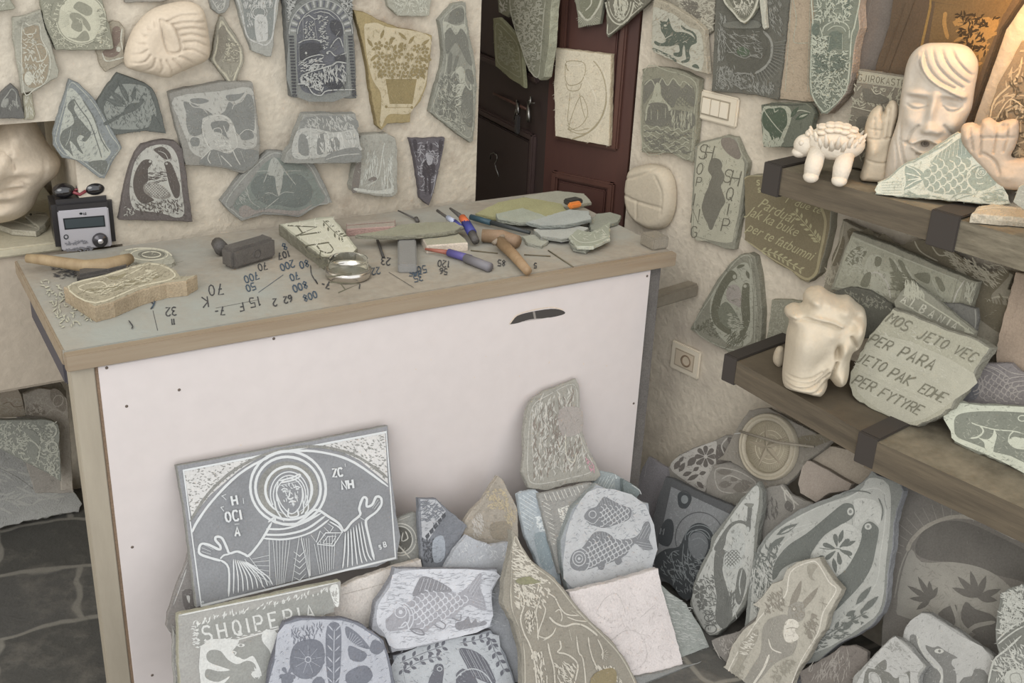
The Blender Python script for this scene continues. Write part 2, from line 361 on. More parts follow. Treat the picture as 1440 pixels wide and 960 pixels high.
                for i in range(n):
                    t = rad(a0 + (a1-a0)*(i/(n-1) if n > 1 else 0)); s.line(m, w/k, [X(cx+r0*math.cos(t), cy+r0*math.sin(t)*sq), X(cx+r1*math.cos(t), cy+r1*math.sin(t)*sq)])
            elif c == 'W':                       # flower of petals: cx,cy,r,n,w, rot, squash
                cx, cy, r, n, w, rot = a[2:8]; sq = a[8] if len(a) > 8 else 1
                for i in range(n):
                    t = rad(rot + 360*i/n); x0, y0, x1, y1 = cx+r*.18*math.cos(t), cy+r*.18*math.sin(t)*sq, cx+r*math.cos(t), cy+r*math.sin(t)*sq
                    dx, dy = x1-x0, y1-y0; L = math.hypot(dx, dy); nx, ny = -dy/L*w/2, dx/L*w/2
                    s.poly(m, [X(x0+dx*q+nx*z, y0+dy*q+ny*z) for q, z in [(0, .2), (.4, .8), (.75, 1), (.95, .6), (1, 0), (.95, -.6), (.75, -1), (.4, -.8), (0, -.2)]])
def seeded(name): return random.Random(sum(ord(c)*(i+1) for i, c in enumerate(name)))
def rough_outline(P3, pl, rr, amp, step=.012):
    out = []; n = len(P3)
    for i in range(n):
        a, b = P3[i], P3[(i+1) % n]; d = b-a; L = np.linalg.norm(d); k = max(1, int(L/step)); side = np.cross(pl.n, d/(L+1e-9))
        for j in range(k):
            out.append(a + d*j/k + side*(0 if j == 0 else rr.uniform(-amp, amp)))
    return out
def slab(name, label, cat, pl, K, outline, th, base, light='c9c7bb', side=None, art=None, group=None, amp=.0012, sm=False, extra=None, basemat=None, cham=.0016, bump=.25, parent=None, lb=.35, lv=.1):
    base, light, side = ds(base), ds(light), ds(side)
    P = PT(outline, K)
    if sm: P = smooth(P, True, 3)
    rr = seeded(label); V = [pl.hit(*q) for q in P]
    # orient counter-clockwise seen from the front
    A = np.zeros(3)
    for i in range(len(V)): A += np.cross(V[i]-V[0], V[(i+1) % len(V)]-V[0])
    if np.dot(A, pl.n) < 0: V = V[::-1]
    V = rough_outline(V, pl, rr, amp); n = len(V); mb = MB()
    bm_ = basemat or stone(base, bump=bump); sd = stone(side or base, .18, .6, 60, .9)
    cen = sum(V)/n; rim = [v - pl.n*cham*(1+rr.random()) for v in V]; ins = []
    for i in range(n):
        t = V[(i+1) % n]-V[i-1]; t /= np.linalg.norm(t)+1e-9; ins.append(V[i] + np.cross(pl.n, t)*cham)
    mid = [v - pl.n*th*.5 + np.cross(pl.n, (V[(i+1) % n]-V[i-1])/(np.linalg.norm(V[(i+1) % n]-V[i-1])+1e-9))*rr.uniform(-amp, amp)*1.2 for i, v in enumerate(V)]
    back = [v - pl.n*th for v in V]
    mb.add(ins, [tuple(range(n))], bm_)
    rings = [ins, rim, mid, back]; allv = sum(rings, []); fs = []
    for r in range(3):
        for i in range(n): fs.append((r*n+i, (r+1)*n+i, (r+1)*n+(i+1) % n, r*n+(i+1) % n))
    mb.add(allv, fs, sd); mb.add(back, [tuple(range(n-1, -1, -1))], sd)
    if art:
        mats = {'d': bm_, 'l': stone(light, lv, lb, 120, .9), 's': sd}
        if extra:
            for k_, h in extra.items(): mats[k_] = stone(ds(h), .12, .3) if isinstance(h, str) else h
        AR = Art(mb, pl, K, mats); AR.run(art)
        if isinstance(base, str) and amp > .001 and th > .011 and not any(q[0] in 'TX' for q in art):      # fine chisel scratches all over a worked stone
            X0, X1, Y0, Y1 = min(q[0] for q in P), max(q[0] for q in P), min(q[1] for q in P), max(q[1] for q in P)
            m1 = '%02x%02x%02x' % tuple((int(base[i:i+2], 16)*2+int(light[i:i+2], 16))//3 for i in (0, 2, 4)); m2 = '%02x%02x%02x' % tuple(int(int(base[i:i+2], 16)*.93) for i in (0, 2, 4))
            mats['_1'], mats['_2'] = stone(m1, .1, .3), stone(m2, .1, .3); ang = rr.uniform(0, 180); nn_ = int(min(150, (X1-X0)*(Y1-Y0)/90)); os_ = ' '.join('%.1f,%.1f' % q for q in P)
            AR.run([('K', (0, 0, 1)), ('Z', '_1', .45, os_, nn_//2, 5, ang, 50), ('Z', '_2', .45, os_, nn_//3, 5, ang, 50)])
    o = mb.build(name, parent)
    if parent is None: tag(o, label, cat, group)
    return o
def blob(name, label, cat, pl, K, outline, depth, back, edge, feats, mat, res=.004, group=None, parent=None, smo=True, mb=None):
    """stone sculpted in the round from its silhouette on pl; feats: ('b',x,y,sx,sy,rot,amp) bumps, ('g',w,amp,'pts') grooves"""
    P = PT(outline, K); P = smooth(P, True, 4) if smo else P
    Q = np.array([pl.uv(pl.hit(*q)) for q in P]); x0, y0 = Q.min(0)-res; x1, y1 = Q.max(0)+res
    nx, ny = int((x1-x0)/res)+2, int((y1-y0)/res)+2
    gx, gy = np.meshgrid(x0+np.arange(nx)*res, y0+np.arange(ny)*res, indexing='ij')
    A = Q; B = np.roll(Q, -1, 0); D = B-A; LL = (D**2).sum(1)+1e-12
    px = np.stack([gx.ravel(), gy.ravel()], 1)
    best = np.full(len(px), 1e9); bp = np.zeros_like(px); ins = np.zeros(len(px), bool)
    for i in range(len(A)):
        t = np.clip(((px-A[i])@D[i])/LL[i], 0, 1); c = A[i]+t[:, None]*D[i]; d = ((px-c)**2).sum(1); k = d < best; best[k] = d[k]; bp[k] = c[k]
        yi, yj = A[i][1], B[i][1]; cond = (yi > px[:, 1]) != (yj > px[:, 1])
        xs = (B[i][0]-A[i][0])*(px[:, 1]-yi)/(yj-yi+1e-12)+A[i][0]; ins ^= cond & (px[:, 0] < xs)
    dist = np.sqrt(best); u = np.clip(dist/edge, 0, 1); prof = np.sqrt(np.clip(1-(1-u)**2, 0, 1))
    # feature fields in plane units
    def uvp(x, y): return pl.uv(pl.hit(K[0]+x/K[2], K[1]+y/K[2]))
    cpt = uvp((np.mean([q[0] for q in P])-K[0])*K[2], (np.mean([q[1] for q in P])-K[1])*K[2]); c2 = uvp((np.mean([q[0] for q in P])-K[0])*K[2]+10, (np.mean([q[1] for q in P])-K[1])*K[2])
    sc = np.linalg.norm(c2-cpt)/10
    h = np.zeros(len(px))
    for f in feats:
        if f[0] == 'b':
            _, fx, fy, sx, sy, rot, amp = f; c = uvp(fx, fy); d = px-c; a = -rad(rot); ex = (d[:, 0]*math.cos(a)+d[:, 1]*math.sin(a))/(sx*sc); ey = (-d[:, 0]*math.sin(a)+d[:, 1]*math.cos(a))/(sy*sc)
            h += amp*np.exp(-(ex**2+ey**2))
        else:
            _, w, amp, ps = f; pp = [tuple(map(float, q.split(','))) for q in ps.split()]; pp = smooth(pp, False, 6); pp = [uvp(*q) for q in pp]; b2 = np.full(len(px), 1e9)
            for i in range(len(pp)-1):
                a_, b_ = pp[i], pp[i+1]; dd = b_-a_; t = np.clip(((px-a_)@dd)/((dd**2).sum()+1e-12), 0, 1); b2 = np.minimum(b2, ((px-a_-t[:, None]*dd)**2).sum(1))
            h += amp*np.exp(-b2/(w*sc)**2)
    P2 = np.where(ins[:, None], px, bp); hf = np.where(ins, depth*prof + h*np.clip(u*2.5, 0, 1), 0); hb = np.where(ins, -back*prof, 0)
    near = (~ins) & (dist < res*1.6); use = ins | near; idx = np.arange(len(px)).reshape(nx, ny)
    a, b, c, d = idx[:-1, :-1], idx[1:, :-1], idx[1:, 1:], idx[:-1, 1:]
    ok = (use[a] & use[b] & use[c] & use[d]) & (ins[a] | ins[b] | ins[c] | ins[d])
    qa = np.stack([a[ok], b[ok], c[ok], d[ok]], 1)
    own = mb is None
    if own: mb = MB()
    ids = np.unique(qa); rm = -np.ones(len(px), int); rm[ids] = np.arange(len(ids)); nn = len(ids)
    vf = pl.p + P2[ids][:, :1]*pl.u + P2[ids][:, 1:]*pl.v + hf[ids][:, None]*pl.n
    onb = ~ins[ids]; rb = np.where(onb, np.arange(nn), np.arange(nn)+nn)
    vb = pl.p + P2[ids][:, :1]*pl.u + P2[ids][:, 1:]*pl.v + hb[ids][:, None]*pl.n
    f1 = [tuple(rm[q]) for q in qa]; f2 = [tuple(rb[rm[q]][::-1]) for q in qa]
    mb.add(list(vf)+list(vb), f1+f2, mat, True)
    if own:
        o = mb.build(name, parent)
        if parent is None: tag(o, label, cat, group)
        return o
A0 = (0, 0, 1)
# ================================================================ ROOM
plaster = stone('c3baaa', .11, 1.0, 14, .95, 'plaster', spots=('97897a', 4.5, .54, .74))
plasterR = stone('cdc3b2', .10, 1.0, 14, .95, 'plaster_right', spots=('a0958a', 3.5, .52, .78))
mb = MB()
mb.box([.4825, YW+.2, 1.81], [1.0825, 0, 0], [0, .2, 0], [0, 0, .59], plaster)
mb.box([1.0175, YW+.2, 1.06], [.5475, 0, 0], [0, .1995, 0], [0, 0, .16], plaster)
mb.box([1.0625, YW+.2, .40], [.5025, 0, 0], [0, .199, 0], [0, 0, .50], plaster)
mb.box([2.0, 3.72, 1.15], [.8, 0, 0], [0, .05, 0], [0, 0, 1.25], plaster); mb.box([2.72, 3.1, 1.15], [.05, 0, 0], [0, .66, 0], [0, 0, 1.25], plaster)
# recess behind the ledge
mb.box([-.1, 3.48, 1.15], [1.2, 0, 0], [0, .1, 0], [0, 0, 1.25], plaster)
wb = struct(mb.build('wall_back'))
mb = MB(); c = WP + WD*1.3 - WN*.1; mb.box([c[0], c[1], 1.1], WD*1.32, WN*.1, [0, 0, 1.2], plasterR); struct(mb.build('wall_right'))
# floor: dark flagstones with pale joints
m, nt, b = nodes('flagstones'); L = nt.links.new
tc = nt.nodes.new('ShaderNodeTexCoord'); mp = nt.nodes.new('ShaderNodeMapping'); mp.inputs['Rotation'].default_value = (0, 0, .15); L(tc.outputs['Object'], mp.inputs['Vector'])
n0 = nt.nodes.new('ShaderNodeTexNoise'); n0.inputs['Scale'].default_value = 5; L(mp.outputs[0], n0.inputs['Vector'])
sc_ = nt.nodes.new('ShaderNodeVectorMath'); sc_.operation = 'SCALE'; sc_.inputs['Scale'].default_value = .12; L(n0.outputs['Color'], sc_.inputs[0])
ad = nt.nodes.new('ShaderNodeVectorMath'); ad.operation = 'ADD'; L(mp.outputs[0], ad.inputs[0]); L(sc_.outputs[0], ad.inputs[1])
br = nt.nodes.new('ShaderNodeTexBrick'); br.inputs['Scale'].default_value = 1; br.inputs['Brick Width'].default_value = .42; br.inputs['Row Height'].default_value = .26; br.inputs['Mortar Size'].default_value = .012; br.inputs['Mortar Smooth'].default_value = .7
br.inputs['Color1'].default_value = lin('595855'); br.inputs['Color2'].default_value = lin('4f4e4a'); br.inputs['Mortar'].default_value = lin('87847c'); L(ad.outputs[0], br.inputs['Vector'])
n1 = nt.nodes.new('ShaderNodeTexNoise'); n1.inputs['Scale'].default_value = 7; n1.inputs['Detail'].default_value = 9; n1.inputs['Roughness'].default_value = .7; L(tc.outputs['Object'], n1.inputs['Vector'])
r1 = nt.nodes.new('ShaderNodeMapRange'); r1.inputs['From Min'].default_value = .5; r1.inputs['From Max'].default_value = .85; L(n1.outputs['Fac'], r1.inputs['Value'])
mx = nt.nodes.new('ShaderNodeMix'); mx.data_type = 'RGBA'; L(r1.outputs[0], mx.inputs['Factor']); L(br.outputs['Color'], mx.inputs[6]); mx.inputs[7].default_value = lin('88837a'); L(mx.outputs[2], b.inputs['Base Color'])
bp = nt.nodes.new('ShaderNodeBump'); bp.inputs['Strength'].default_value = .5; bp.inputs['Distance'].default_value = .02; L(n1.outputs['Fac'], bp.inputs['Height']); L(bp.outputs[0], b.inputs['Normal']); b.inputs['Roughness'].default_value = .65
mb = MB(); mb.box([.7, 1.9, -.13], [2.2, 0, 0], [0, 1.75, 0], [0, 0, .03], m); struct(mb.build('floor'))
# masonry ledge in the recess at the left
mb = MB(); mb.box([-.28, 3.11, .715], [.75, 0, 0], [0, .268, 0], [0, 0, .184], stone('b9ad9c', .06, .5, 12, .9, 'ledge'), .01)
mb.box([-.28, 3.10, .905], [.749, 0, 0], [0, .275, 0], [0, 0, .012], stone('b9b29c', .06, .5, 20, .9, 'ledge_top'), .004)
struct(mb.build('trim_1'))
# ================================================================ DOOR (two dark red leaves)
dw = wood('4f332c', '402a25', (4, 4, 1.2), .15, .45, 'door_wood'); dwl = wood('3f322f', '352b2a', (4, 4, 1.2), .15, .5, 'door_wood_shaded'); dmould = wood('563a31', '48302a', (4, 4, 1.2), .1, .4, 'door_moulding')  # second leaf uses a darker copy of the wood, shade put into its colour
P = WP + np.array([-.012, .02, 0]); dr = np.array([-math.sin(rad(27.3)), math.cos(rad(27.3)), 0]); DRP = Plane(P + np.array([0, 0, 1.2]), N(62.7))
q = DRP.hit(770, 150); wr = np.dot(q - DRP.p, dr)
def leaf(name, p0, d, w, n, mat, mould, panels, lab):
    t = thing(name, [p0[0]+d[0]*w/2-n[0]*.02, p0[1]+d[1]*w/2-n[1]*.02, 0], lab, 'door'); t['kind'] = 'structure'
    mb = MB(); c = p0 + d*w/2 - n*.02; mb.box([c[0], c[1], 1.01], d*w/2, n*.02, [0, 0, 1.10], mat); mb.build('leaf_board', t)
    for a, b_, z0, z1 in panels:
        mb = MB(); c = p0 + d*(a+b_)/2*w + n*.004; hw = (b_-a)/2*w
        mb.box([c[0], c[1], (z0+z1)/2], d*(hw-.028), n*.006, [0, 0, (z1-z0)/2-.028], mat, .004)
        for s in (-1, 1):
            e = c + d*s*(hw-.01); mb.box([e[0], e[1], (z0+z1)/2], d*.011, n*.011, [0, 0, (z1-z0)/2], mould, .005)
            mb.box([c[0], c[1], (z0+z1)/2+s*((z1-z0)/2-.011)], d*hw, n*.0105, [0, 0, .011], mould, .005)
        mb.build('raised_panel', t)
    return t
dn = DRP.n
leaf('door_1', P, dr, wr, dn, dw, dmould, [(.12, .88, 1.03, 1.9), (.12, .88, .2, .93)], 'dark red wooden door leaf carrying the white plaque')
P2 = P + dr*wr; d2 = np.array([math.sin(rad(3.8)), math.cos(rad(3.8)), 0]); n2 = np.array([-d2[1], d2[0], 0])
D2P = Plane(P2 + np.array([0, 0, 1.2]), n2)
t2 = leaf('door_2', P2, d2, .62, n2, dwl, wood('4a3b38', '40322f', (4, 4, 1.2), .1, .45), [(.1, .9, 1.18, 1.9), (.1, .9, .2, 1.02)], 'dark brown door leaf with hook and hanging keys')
steel = plain('8d8b86', .35, 1, 'steel'); dark = plain('3d3a39', .5, 0, 'dark_metal')
def hitn(pl, px, py, k=0): return pl.off(k).hit(px, py)
mb = MB(); K9 = (660, 120, 6)
def kp(pl, x, y, k=0, K=K9): return pl.off(k).hit(K[0]+x/K[2], K[1]+y/K[2])
mb.tube([kp(D2P, *q, .03) for q in ((175, 620), (180, 580), (205, 570), (232, 590), (235, 630), (215, 660), (225, 700), (250, 770))], .0022, steel, 8); mb.tube([kp(D2P, 205, 570, .03), kp(D2P, 205, 570, -.005)], .003, steel, 8)
mb.build('wire_hook', t2)
mb = MB(); mb.tube([kp(D2P, 205, 70, .012), kp(D2P, 480, 200, .012)], .005, dmould, 8); mb.build('door_rail', t2)
for nm, lab, sp in (('padlock_key', 'small steel key with dark fob hanging on the dark door leaf', 400), ('key_bunch', 'bunch of bright keys hanging right of the dark fob key on the dark door leaf', 505)):
    mb = MB(); b0 = kp(D2P, sp, 130, .02)
    mb.tube([kp(D2P, sp, 130, -.002), b0], .003, steel, 8)
    if sp == 400:
        mb.tube([kp(D2P, 410, 150, .02), kp(D2P, 412, 240, .025)], .006, steel, 8); mb.box(kp(D2P, 405, 330, .03), [0, .011, 0], [.006, 0, 0], [0, 0, .03], dark, .004); mb.tube([kp(D2P, 375, 285, .02), kp(D2P, 398, 200, .025)], .003, steel, 8)
        mb.tube([kp(D2P, 400, 130, .02), kp(D2P, 404, 330, .03)], .003, steel, 8)
    else:
        mb.tube([kp(D2P, 500, 135, .02), kp(D2P, 500, 230, .03), kp(D2P, 505, 310, .03)], [.004, .007, .008], steel, 8); mb.tube([kp(D2P, 520, 95, .02), kp(D2P, 510, 170, .025)], .004, steel, 8); mb.tube([kp(D2P, 550, 150, .02), kp(D2P, 508, 150, .025)], .0015, steel, 6)
    tag(mb.build(nm), lab, 'key')
# ================================================================ COUNTER
TX0, TX1, TY0, TY1 = .306, 1.822, 2.181, 2.787
ct = thing('counter', [1.06, 2.48, 0], 'white fronted work counter with dusty grey green wooden top', 'counter')
mtop = stone('a0988b', .10, .3, 14, .8, 'counter_top', spots=('a3a6a0', 1.6, .40, .62)); medge = wood('8d7c67', '9d907c', (1.5, 30, 30), .4, .8, 'edge_board')
mb = MB(); mb.box([(TX0+TX1)/2, (TY0+TY1)/2+.01, ZT-.014], [(TX1-TX0)/2-.001, 0, 0], [0, (TY1-TY0)/2-.012, 0], [0, 0, .014], mtop, .003)
ink = stone('4c5a68', .1, 0, 50, .8, 'blue_ink'); ink2 = stone('4a4a4c', .1, 0, 50, .8, 'black_ink')
ar = Art(mb, ZP(ZT), (200, 320, 6), {'i': ink, 'k': ink2, 'g': stone('9fa9a8', .1, 0, 30), 'p': stone('b9b8a6', .15, .3, 30)})
ar.run([('T', 'k', 11, '70', 690, 560, 90, 172, 1.1), ('T', 'k', 11, 'K', 560, 670, 90, 172, 1.1), ('T', 'k', 11, '15', 990, 660, 80, 168, 1.2), ('T', 'k', 11, 'F', 860, 700, 70, 168), ('T', 'k', 11, '7-', 700, 735, 70, 175), ('l', 'k', 6, '620,680 980,610'),
 ('l', 'k', 12, '90,700 130,870'), ('T', 'k', 10, '32', 290, 740, 70, 175), ('T', 'k', 10, '11', 270, 820, 50, 175), ('L', 'k', 11, '60,620 95,650 70,690'), ('T', 'k', 9, '70', 1060, 350, 60, 165), ('T', 'i', 10, '700', 990, 430, 62, 160), ('T', 'i', 10, '50', 960, 520, 60, 160), ('l', 'i', 10, '1190,400 980,550'),
 ('T', 'i', 10, '8', 1230, 180, 60, 150), ('T', 'i', 10, '80', 1410, 330, 60, 165), ('T', 'i', 10, '200', 1290, 330, 60, 160), ('T', 'i', 10, '70', 1330, 430, 60, 160), ('T', 'i', 11, '800', 1400, 510, 62, 160), ('T', 'i', 10, '008', 1480, 590, 58, 160), ('T', 'k', 11, '2', 1140, 660, 60, 170), ('T', 'k', 11, '62', 1270, 625, 55, 165), ('T', 'k', 10, '107', 1240, 250, 55, 165),
 ('K', (380, 290, 6)), ('T', 'k', 10, '7-', 500, 700, 60, 190), ('T', 'k', 9, '23', 1010, 500, 60, 185), ('L', 'k', 8, '340,500 350,580 400,660 380,620'), ('l', 'k', 9, '1000,560 1210,690'), ('T', 'i', 8, '500', 1320, 560, 60, 170), ('T', 'i', 8, '35', 1290, 630, 60, 170), ('T', 'i', 8, '22', 930, 570, 55, 170), ('T', 'k', 9, '1', 750, 700, 40, 190),
 ('K', (560, 260, 6)), ('T', 'k', 8, '120', 420, 700, 55, 185), ('T', 'k', 8, '56', 410, 760, 50, 185), ('T', 'k', 8, '85', 900, 690, 50, 185), ('T', 'k', 9, '5', 1165, 705, 40, 185), ('T', 'i', 8, '305', 190, 780, 50, 185), ('T', 'k', 6, '40', 800, 730, 35, 185),
 ('K', (0, 320, 6)), ('L', 'i', 11, '1140,660 1300,620 1280,690'), ('Z', 'k', '' and 0 or 5, '450,330 800,360 640,440 420,420', 26, 60, 0, 30), ('Z', 'p', 9, '330,420 560,520 800,780 520,860', 30, 40, 20, 80), ('L', 'k', 10, '1085,790 1120,840 1110,860')])
mb.build('counter_top', ct)
mb = MB(); mb.box([(TX0+TX1)/2, TY0+.008, ZT-.018], [(TX1-TX0)/2+.001, 0, 0], [0, .011, 0], [0, 0, .0178], medge, .002); mb.build('edge_board', ct)
mb = MB(); mb.box([TX0+.008, (TY0+TY1)/2+.015, ZT-.019], [.010, 0, 0], [0, (TY1-TY0)/2-.02, 0], [0, 0, .017], medge, .002); mb.build('side_board', ct)
PNL = Plane([1, 2.190, .5], N(0)); mb = MB(); wht = stone('d5cdca', .025, .08, 6, .45, 'white_panel', .4)
o_ = [PNL.hit(*q) for q in ((136, 504), (919, 372), (916, 400), (906, 500), (899, 560))]
mb.box([(.366+1.752)/2, 2.196, .38], [(1.752-.366)/2, 0, 0], [0, .006, 0], [0, 0, .479], wht, .001)
Art(mb, PNL, (0, 0, 1), {'h': plain('46423f', .9), 'r': stone('d8c9b8', .1, .2, 40), 't': plain('8d8780', .6)}).run([('P', 'h', '716,455 727,444 748,438 775,434 790,436 794,441 775,446 745,449 728,454'), ('L', 'r', 1.6, '716,456 727,443 748,436 775,432 793,436'), ('p', 't', '749,438 752,437.5 754,448 751,448.5'), ('l', 't', 1, '733,452 772,446'),
 ('Z', 'r', 1, '200,560 700,480 860,500 840,620 600,600 200,640', 5, 3, 0, 90)])
mb.build('front_panel', ct)
for q in ((150, 517), (178, 571), (565, 438), (775, 400), (910, 388), (891, 567), (186, 769), (214, 949), (252, 548), (385, 476)):
    mb = MB(); c = PNL.hit(*q); mb.lathe(c + PNL.n*.0001, PNL.n, [(0, .0012), (.0028, .001), (.0034, 0)], stone('6b6058', .1, .1), 12); mb.build('screw', ct)
mb = MB(); pst = wood('9c9383', 'aaa190', (12, 12, 2), .3, .8, 'post_wood')
mb.box([.336, 2.214, .383], [.0235, 0, 0], [0, .022, 0], [0, 0, .482], pst, .002); mb.box([.3635, 2.2, .38], [.0035, 0, 0], [0, .008, 0], [0, 0, .479], stone('7d6a58', .2, .4), .001); mb.build('post', ct)
mb = MB(); mb.box([1.775, 2.25, .38], [.02, 0, 0], [0, .05, 0], [0, 0, .479], stone('6e6a66', .2, .4), .003); mb.build('post', ct)
mb = MB(); mb.box([1.2, 2.70, .83], [.62-.02, 0, 0], [0, .03, 0], [0, 0, .03], pst); mb.build('back_rail', ct)
mb = MB(); mb.box([.338, 2.5, .815], [.022, 0, 0], [0, .2, 0], [0, 0, .035], plain('4d4a50', .7), .004); mb.build('under_rail', ct)
mb = MB(); mb.box([.43, 2.60, .33], [.05, 0, 0], [0, .012, 0], [0, 0, .429], stone('85827e', .15, .4, 20), .004); tag(mb.build('grey_board'), 'narrow grey board standing behind the counter post at left', 'board')
# rail and block between counter and right wall
mb = MB(); c0 = at_z(938, 345, .9); mb.box([1.798, 2.245, .917], [.026, 0, 0], [0, .03, 0], [0, 0, .0165], stone('8f887b', .15, .3), .004); tag(mb.build('wood_block'), 'short grey block at the right front corner of the counter', 'block')
mb = MB(); a = RW(.02).hit(975, 405); mb.box((a+np.array([1.80, 2.32, a[2]]))/2 + np.array([0, 0, .0]), (a-np.array([1.80, 2.32, a[2]]))/2, [.02*.3, -.02, 0], [0, 0, .02], wood('7f7668', '8f8778', (20, 20, 20), .3, .8), .006)
mb.box(np.array([1.82, 2.36, .735]), [.022, 0, 0], [0, .02, 0], [0, 0, .07], stone('7b746a', .2, .4), .004)
tag(mb.build('wall_bracket'), 'grey wooden rail bridging counter and right wall under the disc', 'bracket')
# ================================================================ SHELVES on the right wall
sw = wood('51493d', '6f6453', (3, 3, 40), .5, .8, 'shelf_wood'); swt = wood('5d5648', '8a8270', (9, 9, 60), .6, .85, 'shelf_wood_worn'); strap = plain('423d39', .7, 0, 'strap_iron', .3)
def wpt(s, d, z): p = WP + WD*s + WN*d; return np.array([p[0], p[1], z])
def plank(par, s0, s1, d0, d1, z0, z1, m, mt):
    mb = MB(); a, b_, c_, d_ = wpt(s0, .002, 0), wpt(s1, .002, 0), wpt(s1, d1, 0), wpt(s0, d0, 0)
    vs = [np.array([q[0], q[1], z]) for z in (z0, z1) for q in (a, b_, c_, d_)]
    mb.add(vs, [(0, 1, 2, 3), (0, 4, 5, 1), (1, 5, 6, 2), (3, 2, 6, 7), (0, 3, 7, 4)], m); mb.add(vs, [(4, 7, 6, 5)], mt); mb.build('plank', par)
def strapm(par, s, w, d, z0, z1):
    mb = MB(); t = .006
    mb.box(wpt(s, d/2, z1+t/2), WD*w, WN*d/2, [0, 0, t/2], strap, .002); mb.box(wpt(s, d+t/2, (z0+z1)/2), WD*w, WN*t/2, [0, 0, (z1-z0)/2+t], strap, .002); mb.box(wpt(s, d/2, z0-t/2), WD*w, WN*d/2, [0, 0, t/2], strap, .002); mb.build('strap', par)
ZU, ZL = 1.17, .668
us = thing('wall_shelf', wpt(1.2, .1, ZU-.066), 'upper plank shelf on the right wall with iron straps, carrying the stone face', 'shelf')
plank(us, .615, 1.10, .2, .2, ZU-.066, ZU, sw, swt); plank(us, 1.105, 1.95, .2, .2, ZU-.07, ZU-.002, swt, swt)
strapm(us, .64, .026, .2, ZU-.066, ZU); strapm(us, 1.10, .034, .2, ZU-.068, ZU)
ls = thing('wall_shelf', wpt(1.2, .1, ZL-.063), 'lower plank shelf on the right wall, carrying the animal head and lettered slab', 'shelf')
plank(ls, .61, 1.09, .25, .325, ZL-.063, ZL, sw, sw); plank(ls, 1.095, 1.95, .335, .335, ZL-.075, ZL, sw, swt)
strapm(ls, .63, .022, .252, ZL-.063, ZL); strapm(ls, 1.093, .026, .33, ZL-.066, ZL)
# switch and socket
def plate(name, lab, cat, K, o, ins, extra):
    pl = RW(.011); t = thing(name, pl.hit(*PT(o, K)[2]), lab, cat); mb = MB()
    V = [pl.hit(*q) for q in PT(o, K)]; cc = sum(V)/4; ax = ((V[1]-V[0])+(V[2]-V[3]))/4; az = ((V[0]-V[3])+(V[1]-V[2]))/4; az = np.array([0, 0, az[2]]); ax = WD*np.linalg.norm(ax)
    mb.box(cc - pl.n*.005, ax, WN*.0055, az, plain('d9cfbc', .35), .004); mb.build('cover_plate', t); return t, cc, ax, az
t, cc, ax, az = plate('light_switch', 'cream triple light switch plate on the right wall', 'light switch', (880, 0, 6), '612,757 945,820 930,1080 610,1005', 0, 0)
mb = MB(); mb.box(cc - ax*.08 + WN*.0015, ax*.72, WN*.001, az*.62, plain('9d9482', .5)); mb.build('frame_gap', t)
for i in range(3):
    mb = MB(); mb.box(cc - ax*.08 + ax*(i-1)*.46 + WN*.003, ax*.21, WN*.002, az*.52, plain('ddd4c2', .35), .001); mb.build('rocker', t)
t, cc, ax, az = plate('wall_socket', 'cream power socket low on the right wall', 'socket', (860, 470, 3.789), '320,30 475,95 455,240 308,180', 0, 0)
mb = MB(); mb.box(cc + WN*.0012, ax*.66, WN*.001, az*.6, plain('a99c89', .5)); mb.box(cc + WN*.002, ax*.6, WN*.001, az*.52, plain('c9bba6', .4)); mb.build('frame_gap', t)
mb = MB(); mb.lathe(cc + ax*.15 + WN*.003, WN, [(0, -.001), (.013, -.001), (.015, .002), (.019, .002), (.019, 0)], plain('8a7763', .5), 24)
for s in (-1, 1): mb.lathe(cc + ax*.15 + WN*.0022 + WD*.006*s, WN, [(0, .0005), (.0025, .0005)], plain('3b332d', .6), 10)
mb.build('socket_well', t)
# ================================================================ LAMP and camera and light
lp = np.array(RW(.16).hit(1432, -22)); t = thing('wall_lamp', lp, 'small lamp above the framed relief at the top right', 'lamp')
mb = MB(); back = np.array([0, 0, 1.]); mb.lathe(lp, [0, 0, 1], [(.05, 0), (.03, .05), (.016, .07), (0, .072)], plain('77726a', .5)); mb.lathe(lp, [0, 0, 1], [(.047, .001), (.028, .049), (0, .05)], plain('d8c9a8', .5)); mb.build('lamp_shade', t)
mb = MB(); mb.tube([lp+[0, 0, .07], lp+[0, 0, .1], lp+np.array([0, 0, .1])-WN*.16], .006, dark, 8); mb.build('lamp_arm', t)
mb = MB(); e = bpy.data.materials.new('bulb'); e.use_nodes = True; e.node_tree.nodes['Principled BSDF'].inputs['Emission Color'].default_value = (1, .5, .12, 1); e.node_tree.nodes['Principled BSDF'].inputs['Emission Strength'].default_value = 25
mb.ball(lp+[0, 0, .02], .017, e); mb.build('bulb', t)
ld = bpy.data.lights.new('lamp_glow', 'POINT'); ld.energy = 2.0; ld.color = (1, .55, .18); ld.shadow_soft_size = .02; lo = bpy.data.objects.new('lamp_glow', ld); lo.location = lp + np.array([0, 0, -.012]); COL.objects.link(lo)
from mathutils import Matrix
cd = bpy.data.cameras.new('camera'); co = bpy.data.objects.new('camera', cd); COL.objects.link(co); SC.camera = co
cd.sensor_fit = 'HORIZONTAL'; cd.sensor_width = 36; cd.lens = 36*F/1440; cd.clip_start = .05
Mx = np.eye(4); Mx[:3, 0] = R @ [1, 0, 0]; Mx[:3, 1] = R @ [0, -1, 0]; Mx[:3, 2] = R @ [0, 0, -1]; Mx[:3, 3] = CAM; co.matrix_world = Matrix(Mx.tolist())
w = bpy.data.worlds.new('sky'); SC.world = w; w.use_nodes = True; nt = w.node_tree; bg = nt.nodes['Background']; L = nt.links.new
